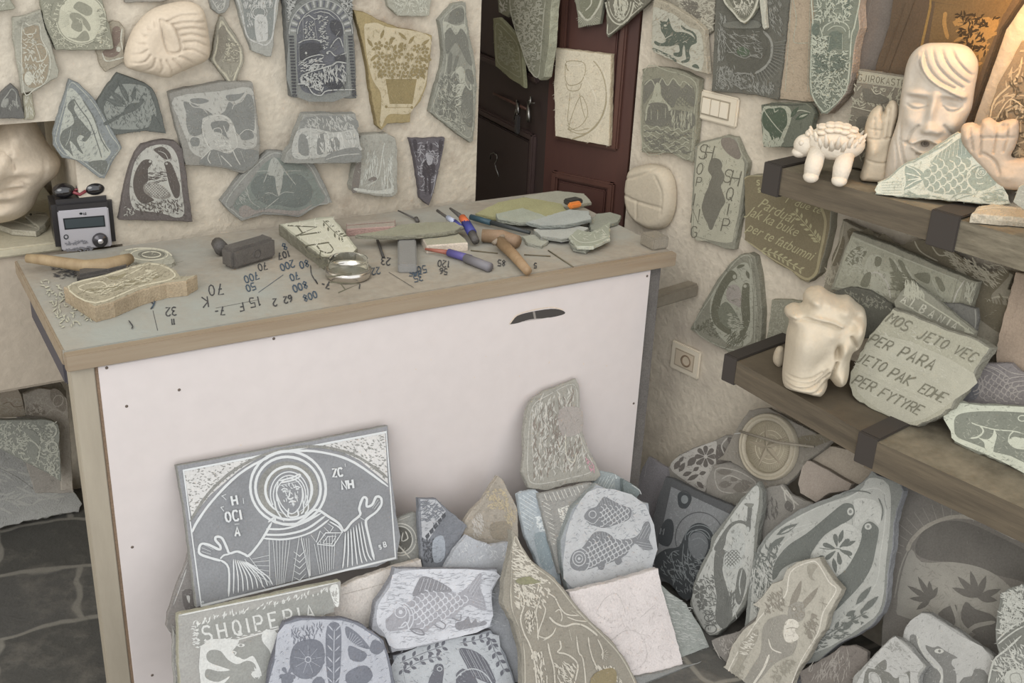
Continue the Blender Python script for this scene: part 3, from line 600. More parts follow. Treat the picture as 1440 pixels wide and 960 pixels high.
tc = nt.nodes.new('ShaderNodeTexCoord'); sx = nt.nodes.new('ShaderNodeSeparateXYZ'); L(tc.outputs['Generated'], sx.inputs[0])
mr = nt.nodes.new('ShaderNodeMapRange'); mr.inputs['From Min'].default_value = -.9; mr.inputs['From Max'].default_value = .5; L(sx.outputs['Y'], mr.inputs['Value'])
mx = nt.nodes.new('ShaderNodeMix'); mx.data_type = 'RGBA'; mx.inputs[6].default_value = (.97, .985, 1.01, 1); mx.inputs[7].default_value = (.62, .57, .47, 1); L(mr.outputs[0], mx.inputs['Factor']); L(mx.outputs[2], bg.inputs['Color']); bg.inputs['Strength'].default_value = 1.4
sd = bpy.data.lights.new('daylight', 'SUN'); sd.energy = 1.1; sd.angle = rad(38); sd.color = (1, .985, .96); so = bpy.data.objects.new('daylight', sd); so.location = (0, -2, 4); so.rotation_euler = Vector((.85, .78, -.72)).to_track_quat('-Z', 'Y').to_euler(); COL.objects.link(so)
SC.view_settings.view_transform = 'Standard'; SC.view_settings.look = 'None'; SC.view_settings.gamma = 1; SC.view_settings.use_curve_mapping = False; SC.view_settings.exposure = 0

# ================================================================ CARVED SLABS ON THE BACK WALL
GD, GB, LT = '8c8b7c', '7f8583', 'bcb9a7'
c1, c2, c3, c4, c5, c6, c7, c8 = (0, 0, 6), (0, 160, 6), (200, 0, 6), (200, 160, 6), (400, 0, 6), (400, 140, 6), (590, 0, 6), (760, 0, 6)
SL = 'carved_stone'; WG = None
REC = lambda o=0: Plane([0, 3.2 - o, 1], N(0))
def W(lab, K, out, art, base=GD, light=LT, th=.016, off=0, lean=0, name=SL, cat='carved stone', **k): return slab(name, lab, cat, BW(off + th, lean), K, out, th, base, light, art=art, **k)
W('grey green slab cut off by the top left corner of the photo', c1, '-160,-200 90,-200 90,0 135,70 100,85 -160,110', [('Z', 'l', 8, '-60,-100 80,-60 80,60 -60,80', 14, 50, 0, 60)], '969582')
W('narrow tall slab with brown castle figures at the far left of the back wall', c1, '105,150 230,130 345,85 375,200 440,400 500,600 490,655 430,680 300,770 185,790 165,640 110,330', [
 ('P', 'b', '200,240 320,215 340,330 400,440 410,560 370,700 250,740 185,640 190,420 180,300'), ('C', 'l', 8, '185,230 250,215 330,200 350,330 410,440 425,560 385,690 300,745 200,770'), ('L', 'l', 7, '195,240 215,290 290,280 305,240'), ('O', 'l', 6, 255, 300, 22, 16), ('L', 'l', 7, '300,380 340,370 380,400 395,460 350,520 330,460 300,380'),
 ('Z', 'l', 6, '200,330 300,330 300,450 200,450', 16, 34, 0, 40), ('L', 'l', 10, '210,520 215,470 235,510 255,460 280,515 300,480 310,520 380,500'), ('L', 'l', 6, '150,510 190,570 200,620'), ('Z', 'l', 7, '210,540 400,540 360,700 230,720', 30, 40, 90, 50), ('E', 'l', 240, 660, 35, 60), ('Z', 's', 5, '120,170 340,110 350,190 150,220', 12, 60, -10, 10)], '9d9b8b', extra={'b': '938874'}, off=.004)
W('square slab with a round emblem of a portrait and lettering around it', c1, '315,-130 860,-130 870,20 935,260 960,405 940,420 700,425 475,425 435,330 380,200', [
 ('Z', 'l', 5, '350,20 860,20 930,400 480,410 440,300', 150, 40, 60, 90), ('E', 'l', 682, 160, 212, 215), ('O', 'd', 7, 682, 160, 200, 205), ('Y', 'd', 4, 640, 170, 60, 160, 16, 150, 215),
 ('P', 'd', '630,35 665,12 730,35 775,70 770,120 730,132 690,115 650,90 620,65'), ('P', 'd', '590,115 640,105 690,130 740,180 765,240 745,260 700,205 690,260 650,265 600,230 610,180 590,150'), ('P', 'd', '690,270 725,260 750,300 745,340 660,345 570,310 640,320'), ('L', 'd', 8, '570,90 610,105'), ('L', 'l', 6, '640,150 690,180 700,240'), ('O', 'l', 4, 680, 175, 12, 18),
 ('P', 'd', '455,20 520,5 545,30 505,60 490,180 440,178 425,150 440,60'), ('T', 'l', 7, 'A', 440, 165, 34, -78), ('T', 'l', 7, 'T', 455, 122, 34, -76), ('T', 'l', 7, 'Y', 464, 82, 34, -72), ('T', 'l', 7, 'K', 480, 42, 34, -66),
 ('P', 'd', '815,95 850,75 890,150 890,240 830,350 790,340 840,240 845,160'), ('Z', 'l', 6, '820,90 850,80 890,160 885,240 830,345 800,335 840,240', 26, 34, 0, 20)], '8b8a77', 'bab7a0', th=.024)
W('small reddish slab half hidden behind the round emblem slab', c1, '905,200 960,175 1010,190 1055,240 1045,420 1060,520 890,610 850,560 810,430', [('P', 'r', '950,240 1010,230 1020,330 980,400 1010,440 960,480 900,480 860,440 940,380'), ('L', 'l', 12, '1030,240 1020,330 1035,420'), ('L', 'l', 12, '860,440 890,510 960,505 1050,480'), ('E', 'l', 1000, 415, 20, 22)], '9c927e', extra={'r': '7c6d62'}, th=.012)
W('dark slab fragment seen above the rough stone face', c1, '-60,840 0,795 95,710 150,760 180,850 210,1000 -60,1000', [('L', 'l', 10, '20,850 60,800 100,750 140,800 130,900'), ('P', 'l', '20,850 70,830 60,900 10,900'), ('Z', 'l', 6, '60,860 140,840 160,900 60,920', 8, 40, 70, 30)], '66645f', '8f8e86')
W('thin olive strip of stone hanging under the brown castle slab', c1, '195,800 272,785 300,960 285,1010 205,1010', [('Z', 'l', 6, '210,820 260,810 280,980 220,990', 8, 60, 90, 20)], '9a957f', th=.01)
W('leaning horse carved on a pointed slab between the stone face and the insect slab', A0, '98,112 112,118 135,142 148,165 160,185 172,208 160,225 147,251 140,250 130,243 108,226 88,222 76,205 75,190 80,168 88,145', [
 ('C', 'l', 1.2, '99,117 111,123 132,146 145,168 156,190 168,208 157,223 145,246 131,238 109,222 90,217 80,203 79,190 91,146'), ('P', 'l', '97,124 112,134 128,160 140,185 150,205 156,214 146,226 138,228 118,226 100,222 86,205 84,188 92,150'), ('P', 'h', '97,144 104,139 107,144 104,153 110,165 113,168 121,178 128,188 120,199 115,196 118,192 112,190 108,196 112,206 117,216 111,212 105,204 98,198 100,210 103,220 96,212 90,208 84,196 88,184 98,178 104,172 101,160 95,152'),
 ('L', 'h', 1.6, '104,140 114,155 126,172 138,205 143,222'), ('L', 'h', 1.6, '116,140 132,166 142,195 153,213'), ('L', 'l', 1, '104,142 113,158 122,174'), ('P', 'h', '124,228 150,226 147,245 136,240'), ('L', 'l', .8, '100,180 97,195 92,205')], GB, 'a9ab9f', extra={'h': '6d7068'}, th=.018)
W('dark slab with a winged insect cut in it', A0, '166,103 180,108 206,118 214,124 222,140 229,165 234,188 220,186 205,184 182,187 162,190 152,180 144,162 134,150 148,126', [
 ('P', 'l', '146,150 160,130 172,118 205,122 214,140 220,158 216,172 200,181 160,181 152,170'), ('Z', 'd', .8, '146,150 160,130 205,122 218,158 200,178 155,175', 60, 5, 70, 40), ('F', 'd', 182, 145, 166, 113, 8), ('F', 'd', 178, 148, 152, 126, 9), ('F', 'd', 174, 150, 146, 137, 8), ('F', 'd', 186, 143, 190, 120, 6), ('L', 'l', .8, '180,143 168,118'), ('L', 'l', .8, '176,146 156,130'), ('L', 'l', .8, '172,149 150,139'),
 ('P', 'd', '176,152 184,145 195,144 200,138 203,142 196,150 188,156 172,162 160,170 148,176 146,172 162,164 172,158'), ('L', 'd', 1.4, '196,142 200,134 206,132'), ('Y', 'd', .7, 185, 152, 6, 13, 6, 20, 110), ('P', 'd', '216,160 226,178 230,185 208,183 212,172')], '60645f', '868a82', th=.018)
W('slab edge showing at the very top above the white swirl carving', A0, '172,-30 242,-30 238,0 225,3 176,4', None, '8d877c', th=.014)
W('pointed bottom of a grey slab between the swirl carving and the shield slab', c3, '530,-160 760,-160 735,60 700,108 645,120 590,80', [('L', 'l', 8, '590,0 625,60 650,90 690,60 700,-40'), ('L', 's', 12, '620,-20 640,30 660,-20'), ('Z', 'l', 6, '580,-60 700,-60 690,70 640,90', 14, 30, 90, 60)], '8d8c85', 'b0afa5')
W('small pendant slab with a flower vase, right of the white swirl carving', c3, '660,135 690,140 735,220 800,310 850,400 862,520 810,640 765,755 740,740 680,640 575,510 600,420 625,260', [
 ('C', 'l', 16, '668,180 700,230 745,290 800,370 830,440 830,520 790,620 755,700 700,630 605,510 625,420 650,270'), ('P', 'h', '645,250 690,215 715,280 720,370 700,420 640,520 620,480 640,360'), ('Z', 'h', 5, '720,320 820,380 810,520 700,520 680,440', 40, 26, 30, 80), ('Z', 'l', 6, '720,320 820,400 810,520 680,520', 26, 26, 0, 80), ('l', 'h', 7, '730,525 825,525'), ('Y', 'l', 10, 740, 660, 10, 70, 4, 230, 310)], '928d7c', 'b8b29b', extra={'h': '857f70'}, th=.014)
W('grey shield shaped slab with a column, cut by the top edge', c3, '745,-160 1175,-160 1150,80 1112,300 1110,380 1090,478 1050,480 925,430 900,350 850,220', [
 ('P', 'h', '830,-100 1110,-100 1105,270 1050,340 980,340 890,300 850,60'), ('C', 'l', 13, '810,-120 1125,-120 1120,60 1100,300 1045,378 985,365 890,310 850,150'), ('P', 'l', '950,140 1045,140 1060,290 1050,340 1010,350 965,340'), ('O', 'l', 7, 985, 105, 68, 62), ('O', 'l', 6, 985, 105, 50, 44), ('Z', 'l', 6, '850,0 1100,0 1095,60 860,60', 30, 50, 90, 20), ('l', 'l', 6, '860,60 1095,65'), ('Z', 'l', 5, '880,90 930,100 940,260 890,240', 12, 30, 80, 20)], '9b9a92', 'b2b3ac', extra={'h': '80837f'}, th=.02)
W('framed slab of a two headed eagle over a portrait of a man', A0, '238,131 262,124 290,120 312,115 340,116 355,116 360,145 365,185 366,205 364,228 343,244 310,236 285,233 262,232 256,205 245,165', [
 ('P', 'l', '245,137 310,128 352,123 357,150 361,185 360,205 345,210 320,214 290,222 270,214 262,195 250,165'), ('P', 'h', '258,143 272,146 280,150 292,156 304,162 316,156 322,143 330,148 340,140 348,132 356,140 358,180 350,186 336,190 322,172 302,162 288,172 284,188 268,190 262,175 262,160'),
 ('P', 'h', '268,139 284,138 294,142 282,146 270,144'), ('P', 'h', '318,134 336,132 344,130 335,140 322,142'), ('Y', 'l', .8, 290, 165, 26, 34, 9, 130, 200), ('Y', 'l', .8, 335, 165, 20, 27, 9, -50, 30), ('L', 'l', 1.4, '266,144 272,150 284,152 292,160'), ('L', 'l', 1.4, '346,132 340,142 330,146 326,154'),
 ('P', 'l', '284,170 290,164 304,160 318,163 327,172 333,190 334,205 330,214 300,217 288,200'), ('C', 'w', 1.2, '284,178 290,168 304,162 318,165 327,176 332,192 333,206 322,213 302,213 290,200'), ('P', 'h', '297,172 318,170 322,180 318,188 322,196 314,190 308,186 300,184'), ('C', 'w', .9, '301,181 309,180 312,186 308,191 302,190 300,185'), ('L', 'w', 1, '314,176 318,186 324,190'), ('Z', 'w', .8, '300,196 326,196 324,210 304,210', 26, 5, 30, 60),
 ('E', 'h', 274, 199, 6.5, 8), ('C', 'w', .9, '266,198 272,192 284,196 284,206 276,206 270,206'), ('P', 'h', '338,188 352,184 357,192 350,196 340,196'), ('L', 'w', 1, '336,190 346,182 358,186 360,196 354,206 340,204'),
 ('P', 'h', '292,216 300,210 322,216 332,208 345,210 362,212 362,226 344,240 310,233 280,230'), ('L', 'w', 1.3, '297,208 290,216 282,224'), ('L', 'w', 1.3, '296,212 292,222 296,230'), ('L', 'w', 1.3, '306,214 312,232'), ('L', 'w', 1.2, '310,218 320,228 326,234'), ('L', 'w', 1.3, '326,208 332,222 338,232'), ('L', 'w', 1.3, '338,212 344,228')], '8b8880', 'a8a79e', extra={'h': '7b7c77', 'w': 'b6b5aa'}, th=.024, off=.003)
W('slab with two dark cranes facing each other above small leaves, right of the radio', A0, '200,204 215,200 232,197 247,199 257,210 262,240 266,275 271,312 240,311 200,310 167,309 172,285 176,262 183,236 191,216', [
 ('P', 'l', '194,220 206,208 224,203 240,206 250,222 254,250 256,270 259,300 248,306 236,302 215,298 196,296 186,290 182,270 184,250 188,232'), ('P', 'h', '187,258 190,242 198,228 206,224 214,226 212,232 208,238 208,254 202,262 206,272 216,280 214,283 200,286 190,274'), ('P', 'h', '231,229 238,227 244,236 250,252 253,262 252,276 246,278 240,266 236,252 233,238'), ('E', 'l', 211, 227, 2, 1.8), ('E', 'l', 234, 230, 1.8, 1.6),
 ('P', 'h', '216,210 228,206 238,214 240,222 232,224 222,216'), ('L', 'l', .9, '222,212 232,216 238,228'), ('P', 'g', '202,260 212,256 226,260 236,268 240,276 228,280 212,276 203,270'), ('SC', 'l', .7, '202,260 212,256 226,260 238,272 228,278 212,275', 4, 0), ('Z', 'h', .8, '210,242 232,240 234,256 210,256', 12, 10, 0, 15), ('Z', 'h', 1, '190,286 254,280 256,300 200,300', 50, 6, 70, 60), ('O', 'l', 1, 225, 288, 6, 7), ('O', 'l', 1, 236, 292, 6, 7), ('O', 'l', 1, 248, 298, 6, 7), ('Z', 'l', .8, '176,290 190,292 190,302 174,302', 10, 4, 0, 90)], '67605c', 'aeada3', extra={'h': '5d5650', 'g': '827d75'}, th=.02)
W('wide six sided slab with a round pool carving below the fortress slab', A0, '378,213 400,214 430,226 441,229 455,255 468,285 448,290 420,306 400,303 370,302 340,311 325,300 311,284 330,258 350,236', [
 ('C', 'l', 1.4, '380,217 400,218 432,230 450,260 462,284 446,288 420,301 395,298 368,297 342,306 328,296 318,284 346,246'), ('P', 'g', '382,222 430,234 448,262 456,282 420,296 372,292 344,300 328,288 348,262'), ('P', 'h', '362,246 378,244 392,246 404,246 420,244 434,256 440,272 430,288 410,292 392,288 376,288 360,278 352,262'), ('P', 'l', '384,220 398,238 398,246 396,262 392,276 388,262 386,248 376,244'), ('L', 'l', 1.2, '384,222 378,238 370,258'), ('L', 'l', 1.2, '388,222 402,242 416,260'), ('L', 'l', .9, '358,241 375,240 390,242 408,240 424,240'),
 ('L', 'l', .9, '390,276 400,270 414,271'), ('L', 'l', .9, '390,276 380,271 372,272'), ('L', 'l', 1.2, '392,278 382,286 372,294'), ('L', 'l', 1, '346,262 352,282 366,292'), ('Z', 'l', .6, '350,262 344,285 330,288', 10, 8, 45, 20), ('P', 'b', '336,294 346,288 360,296 380,294 420,296 440,286 420,302 395,300 368,298 342,306')], '8b8a84', 'a2a49b', extra={'h': '6f7570', 'g': '7d847d', 'b': '948c84'}, th=.022, off=.002)
for _ in [0]:
    A_ = [('P', 'g', '75,60 300,-40 500,60 560,260 560,800 60,800 40,300'), ('P', 'h', '100,300 130,140 230,85 330,80 440,110 490,200 500,400 520,560 500,700 420,780 220,790 120,700')]
    for i in range(25): t = rad(185 + 170*i/24); cx, cy = 305, 280; A_.append(('p', 'h' if i % 2 else 'l', ' '.join('%d,%d' % (cx+r*math.cos(t+q)*.93, cy+r*math.sin(t+q)) for r, q in ((222, -.035), (278, -.035), (278, .035), (222, .035)))))
    for r_ in (212, 288): A_.append(('A', 'l', 7, 305, 285, r_*.93, r_, 180, 360))
    for y in range(300, 800, 26): A_ += [('p', 'k', '%d,%d %d,%d %d,%d %d,%d' % (38+(y-300)*.05, y, 78+(y-300)*.05, y, 78+(y-300)*.05, y+15, 38+(y-300)*.05, y+15)), ('p', 'k', '%d,%d %d,%d %d,%d %d,%d' % (535+(y-300)*.07, y, 570+(y-300)*.07, y, 570+(y-300)*.07, y+15, 535+(y-300)*.07, y+15))]
    A_ += [('l', 'l', 7, '98,290 100,790'), ('l', 'l', 7, '515,290 545,790'), ('Z', 'l', 5, '20,-30 100,-30 60,90 25,200', 40, 30, 0, 90), ('Z', 'l', 5, '430,-30 565,-30 565,200 520,120', 40, 30, 0, 90), ('l', 'l', 9, '150,150 200,125 250,160 290,150'), ('l', 'l', 7, '150,150 155,330'), ('l', 'l', 7, '245,160 270,330'), ('l', 'l', 8, '240,110 300,95 370,110 430,160'), ('Z', 'l', 6, '160,170 240,170 260,320 160,320', 26, 18, 0, 90), ('Z', 'l', 6, '280,130 360,130 360,420 290,400', 36, 26, 0, 40),
      ('L', 'l', 9, '105,365 170,335 250,330 310,350'), ('P', 'k', '130,390 200,360 300,375 290,430 140,500'), ('L', 'l', 8, '115,370 120,520'), ('L', 'l', 9, '110,550 180,490 280,460 330,470'), ('P', 'k', '385,180 460,180 480,300 400,270'), ('L', 'l', 10, '430,300 460,260'), ('L', 'l', 8, '380,400 420,340 460,320 490,400'), ('L', 'l', 12, '130,640 220,600 320,570 400,545 440,520 520,530'), ('L', 'l', 8, '350,440 380,430 430,470 520,440'), ('P', 'k', '430,470 500,460 510,510 430,510'),
      ('Z', 'l', 7, '320,580 510,540 510,690 330,690', 40, 44, 75, 20), ('Z', 'l', 7, '130,510 330,480 320,560 140,620', 30, 40, -20, 40), ('Z', 'l', 8, '120,640 320,600 320,780 130,700', 40, 40, 90, 90), ('L', 'l', 10, '100,705 180,710 230,780 300,800 360,760 590,750'), ('E', 'l', 355, 443, 10, 12), ('E', 'l', 175, 445, 10, 12), ('Z', 'k', 7, '340,690 510,690 500,740 360,750', 14, 40, 80, 10)]
    W('tall rectangular slab of an old street scene under a brick arch', c5, '-5,-160 572,-160 578,40 585,250 600,500 610,830 300,828 60,820 45,600 20,300', A_, '6c6d6a', 'a5a7a1', extra={'h': '63656a', 'g': '7f827d', 'k': '4e4e50'}, th=.028, off=.002)
W('ochre slab with a flower pot full of leaves', A0, '497,14 512,17 530,27 560,39 585,44 608,50 604,90 600,120 592,142 578,158 577,172 545,174 537,183 530,177 523,140 516,90 507,50', [
 ('P', 'l', '512,38 518,33 530,32 545,38 575,42 605,52 603,80 600,110 594,130 584,148 574,160 550,160 542,166 537,178 534,172 536,150 535,130 524,112 516,80'),
 ('p', 'h', '542,111 586,111 580,146 548,146'), ('l', 'h', 2.2, '542,151 580,151'), ('E', 'h', 543, 150, 2, 2), ('E', 'h', 579, 151, 2, 2)] +
 [('F', 'h', *q, 4.6) for q in ((535, 55, 540, 41), (524, 66, 516, 54), (552, 60, 548, 54), (548, 56, 556, 53), (572, 56, 560, 45), (574, 62, 583, 50), (592, 64, 604, 55), (522, 70, 534, 66), (521, 86, 530, 76), (532, 110, 534, 98), (597, 112, 592, 98), (600, 86, 590, 80), (566, 70, 562, 60), (553, 72, 557, 62), (555, 86, 553, 74))] +
 [('W', 'h', x, y, 6.5, 5, 4.2, r_) for x, y, r_ in ((532, 64, 0), (546, 64, 20), (566, 66, 40), (586, 68, 10), (597, 70, 50), (534, 78, 30), (546, 82, 10), (560, 76, 0), (575, 80, 33), (589, 84, 0), (600, 82, 20), (530, 91, 0), (543, 94, 30), (556, 92, 50), (569, 93, 5), (583, 96, 20), (595, 96, 0), (537, 103, 30), (550, 104, 0), (564, 105, 30), (576, 105, 10), (588, 104, 30))] + [('L', 'l', .8, p_) for p_ in ('556,112 555,90 548,60', '562,112 566,90 572,58', '570,112 580,92 594,64', '548,112 540,92 526,66')], '998a66', 'b9ad92', side='8b7c5a', extra={'h': '8a7c5a'}, th=.02)
W('bottom of a pale slab at the top between the flower pot and castle slabs', c5, '820,-160 1260,-160 1225,130 1200,138 960,135 880,60', [('Z', 'l', 8, '900,-100 1200,-100 1200,100 950,100', 50, 50, 75, 50), ('Z', 's', 5, '900,-100 1200,-100 1200,100 950,100', 20, 40, 75, 50)], 'a1a090', 'b7b7a7', th=.018)
W('long bent slab of a castle on a hill beside the door', A0, '638,6 655,3 658,36 663,60 667,79 670,100 671,125 669,160 666,198 661,201 640,186 605,158 612,128 621,100 624,80 622,52 618,29', [
 ('C', 'l', 1.1, '639,12 652,10 654,40 660,70 665,100 666,140 662,192 640,180 610,156 616,128 626,100 628,70 623,30'), ('P', 'h', '636,14 651,12 652,28 640,34 630,30'), ('P', 'l', '624,30 640,36 654,34 656,48 648,40 641,46 633,38 624,46'), ('P', 'h', '626,46 633,39 641,48 648,40 656,50 660,70 664,92 656,86 648,70 640,60 628,76'), ('L', 'l', 1.2, '625,46 633,38 641,48 648,39 656,48'),
 ('P', 'h', '631,78 636,76 634,100 629,102'), ('P', 'h', '641,80 645,80 640,98 637,98'), ('L', 'l', 1.4, '624,104 633,107 640,100'), ('P', 'l', '640,96 650,94 654,104 652,116 644,114'), ('P', 'h', '655,98 664,100 666,118 658,112'), ('Z', 'h', 1.2, '618,108 644,104 646,150 640,176 612,154', 70, 8, 80, 30), ('Z', 'l', .8, '618,108 644,104 646,170 612,154', 40, 8, 60, 60), ('Z', 'l', 1.6, '640,120 652,116 650,150 642,150', 14, 9, -25, 10), ('P', 'h', '652,124 664,128 664,176 652,170 648,150'), ('L', 'l', 1.8, '652,112 657,122 662,126 661,118'), ('Y', 'l', 1.2, 652, 168, 3, 12, 7, 230, 330), ('Z', 'l', 1, '612,158 650,170 660,194 640,182', 26, 6, 40, 50)], '8a8a7d', 'a9a999', extra={'h': '74746a'}, th=.022)
W('grey fortress relief slab with arches, left of the narrow book shaped slab', A0, '428,161 450,160 480,161 500,160 503,178 507,205 509,228 490,230 460,230 425,230 400,229 403,216 412,206 417,186 420,180', [
 ('P', 'h', '430,165 495,164 498,184 428,184'), ('Z', 'l', 1.3, '430,165 495,164 498,182 428,182', 34, 9, 70, 40), ('P', 'l', '418,184 438,180 470,186 500,182 506,204 506,212 460,220 420,224 410,212'), ('P', 'h', '421,190 431,192 434,218 420,214'), ('P', 'h', '447,192 453,188 456,194 456,214 446,216'), ('P', 'h', '462,196 476,194 476,212 462,214'), ('l', 'w', 2.4, '437,176 436,222'), ('L', 'w', 1.6, '458,185 462,192 462,214'), ('L', 'w', 1.6, '478,186 482,196 480,214'), ('L', 'w', 1.6, '492,184 496,196 495,210'), ('Z', 'w', 1.2, '440,188 500,186 500,210 440,216', 26, 10, 80, 20), ('E', 'w', 432, 193, 2, 2), ('E', 'w', 444, 197, 2, 2), ('E', 'w', 467, 196, 2, 2),
 ('P', 'h', '460,218 480,210 504,208 506,226 470,228 458,226'), ('L', 'w', 1, '458,224 480,218 506,216'), ('L', 'w', 1.2, '408,216 420,216 426,224')], '8f8f88', 'aaaaa3', extra={'h': '81827d', 'w': 'b9b9b2'}, th=.03, off=.024)
W('narrow thick slab shaped like a book with a tall tower carving', A0, '507,191 545,188 556,194 559,210 559,272 552,277 530,276 496,270 494,262 500,232 503,212', [('P', 'h', '494,268 500,232 508,224 504,266'), ('L', 'w', 1.5, '541,200 538,214 534,240 530,252 516,262'), ('l', 'w', 1.2, '552,210 552,268'), ('Z', 'w', 1, '540,222 552,222 552,268 536,268', 18, 16, 90, 4), ('Z', 'w', 1, '514,216 532,212 530,250 508,258', 20, 12, 90, 12), ('P', 'h', '518,252 526,248 530,252 522,256'), ('Y', 'w', 1.4, 528, 252, 4, 18, 6, 90, 160), ('P', 'w', '500,264 530,268 553,264 550,272 528,272 500,268')], 'a09f93', 'b4b4aa', extra={'h': '7c766f', 'w': 'bcbdb3'}, th=.03)
W('small dark triangular slab of a donkey hanging point down', A0, '577,195 600,196 626,194 623,214 616,246 608,278 603,289 592,280 587,242 581,210', [
 ('Z', 'l', 1, '581,198 622,198 614,244 604,272 594,272 588,240', 46, 8, 50, 80), ('P', 'h', '594,236 596,228 600,224 604,232 609,230 612,234 611,244 606,250 606,270 603,272 602,252 600,252 600,270 597,270 597,250 594,246'), ('P', 'l', '598,218 602,214 606,218 608,228 602,232'), ('E', 'h', 599, 206, 2, 5), ('E', 'h', 606, 206, 2, 5), ('L', 'l', .9, '592,246 592,232 598,224'), ('L', 'l', 1, '613,244 610,262 606,276'), ('P', 'h', '580,198 586,198 586,222'), ('P', 'h', '617,198 623,198 618,222')], '625d62', 'a09ea4', extra={'h': '4a4649'}, th=.02)
# plaques on the door
slab('white_plaque', 'white plaque with a sitting cat in low relief on the red door', 'plaque', DRP.off(.032), c8, '125,408 300,425 598,462 590,800 578,1235 350,1195 125,1150 120,950 112,700 122,560', .02, 'cbc0a6', 'd2c8b0', side='bdb096', bump=.15, lb=.05, lv=.03, extra={'s2': 'a3987d'}, art=[
 ('A', 's2', 9, 340, 800, 215, 330, -60, 120), ('A', 'l', 7, 350, 800, 222, 340, -60, 110), ('L', 's2', 8, '215,500 220,570 240,600'), ('L', 'l', 10, '205,490 230,545 340,545 355,500'), ('C', 's2', 6, '225,520 345,520 380,560 370,640 330,700 250,720 215,680 210,600'), ('L', 's2', 6, '215,700 240,760 320,760 350,700'), ('L', 'l', 11, '365,640 420,720 465,820 470,900'), ('L', 's2', 5, '250,780 240,900 230,1000 250,1080'), ('L', 's2', 5, '330,780 350,900 380,1000'), ('C', 's2', 5, '330,820 380,860 400,960 360,1040 300,1080 240,1070'), ('L', 's2', 5, '220,1050 300,1100 420,1080'), ('L', 's2', 12, '260,1175 400,1120 510,1000 560,850')])
D2S = lambda o: D2P.off(.024+o)
slab(SL, 'small yellow green diamond shaped slab on the dark door', 'carved stone', D2S(.012), c7, '620,155 670,148 760,240 850,340 865,500 882,742 770,670 700,610 640,560 628,400', .012, '8d8b6f', 'a5a487', art=[('C', 'l', 7, '650,200 740,270 830,390 850,560 850,650 760,600 660,520 645,350'), ('Z', 'l', 7, '660,230 820,400 840,620 670,500', 60, 40, 30, 50)])
slab(SL, 'small olive slab above the diamond shaped slab at the top of the dark door', 'carved stone', D2S(.0), c7, '650,-160 800,-160 790,60 740,145 668,105', .012, '8b8a74', art=[('Z', 'l', 6, '680,-60 760,-60 740,100 680,90', 12, 40, 60, 50)])
slab(SL, 'large downward pointing slab of dense knotwork hanging over the dark door', 'carved stone', D2S(.042), c7, '790,-160 1140,-160 1110,60 1090,400 1050,650 1015,678 920,600 885,470 820,260 750,90', .026, '95957f', 'bab9a5', art=[
 ('C', 'l', 9, '800,-120 1060,-120 1050,100 1030,350 1005,640 930,590 870,430 770,90'), ('L', 'd', 10, '1080,-100 1060,100 1045,300 1015,640'), ('c', 'l', 10, '855,60 905,-20 950,60'), ('L', 'l', 9, '900,310 940,290 990,330'), ('L', 'l', 9, '760,90 820,80 900,120 1000,100'), ('Z', 'l', 9, '800,-100 1040,-100 1030,340 1000,600 930,580 800,200', 170, 40, 0, 90)])
slab(SL, 'bottom of a slab with fringed end at the top of the red door', 'carved stone', DRP.off(.04), c8, '260,-160 560,-160 530,0 498,205 400,215 318,238 310,120', .018, '83826f', 'b6b39f', art=[('P', 'h', '340,-60 500,-60 490,60 400,160 340,90'), ('L', 'l', 16, '320,90 400,170 490,60 520,-40'), ('Y', 'l', 7, 400, 120, 40, 105, 15, 20, 160), ('L', 'l', 10, '380,90 430,30 420,-60')], extra={'h': '787762'})
slab(SL, 'pointed slab with a bearded mask at the top right of the red door', 'carved stone', DRP.off(.04), c8, '556,-160 1010,-160 925,15 745,170 570,318 552,285', .018, '6f6b5c', 'b3b09c', art=[('E', 'd', 670, 0, 110, 200), ('A', 'l', 13, 670, -20, 120, 225, 10, 170), ('A', 'l', 8, 670, -20, 95, 190, 10, 170), ('Z', 'l', 11, '610,-60 730,-60 730,80 620,80', 16, 130, 90, 5), ('Z', 'l', 8, '620,80 720,80 700,170 640,170', 24, 24, 80, 60), ('Z', 'l', 6, '800,-60 920,-60 880,10 790,90', 12, 30, 50, 20), ('L', 'l', 8, '570,200 575,290 700,190 860,50')])
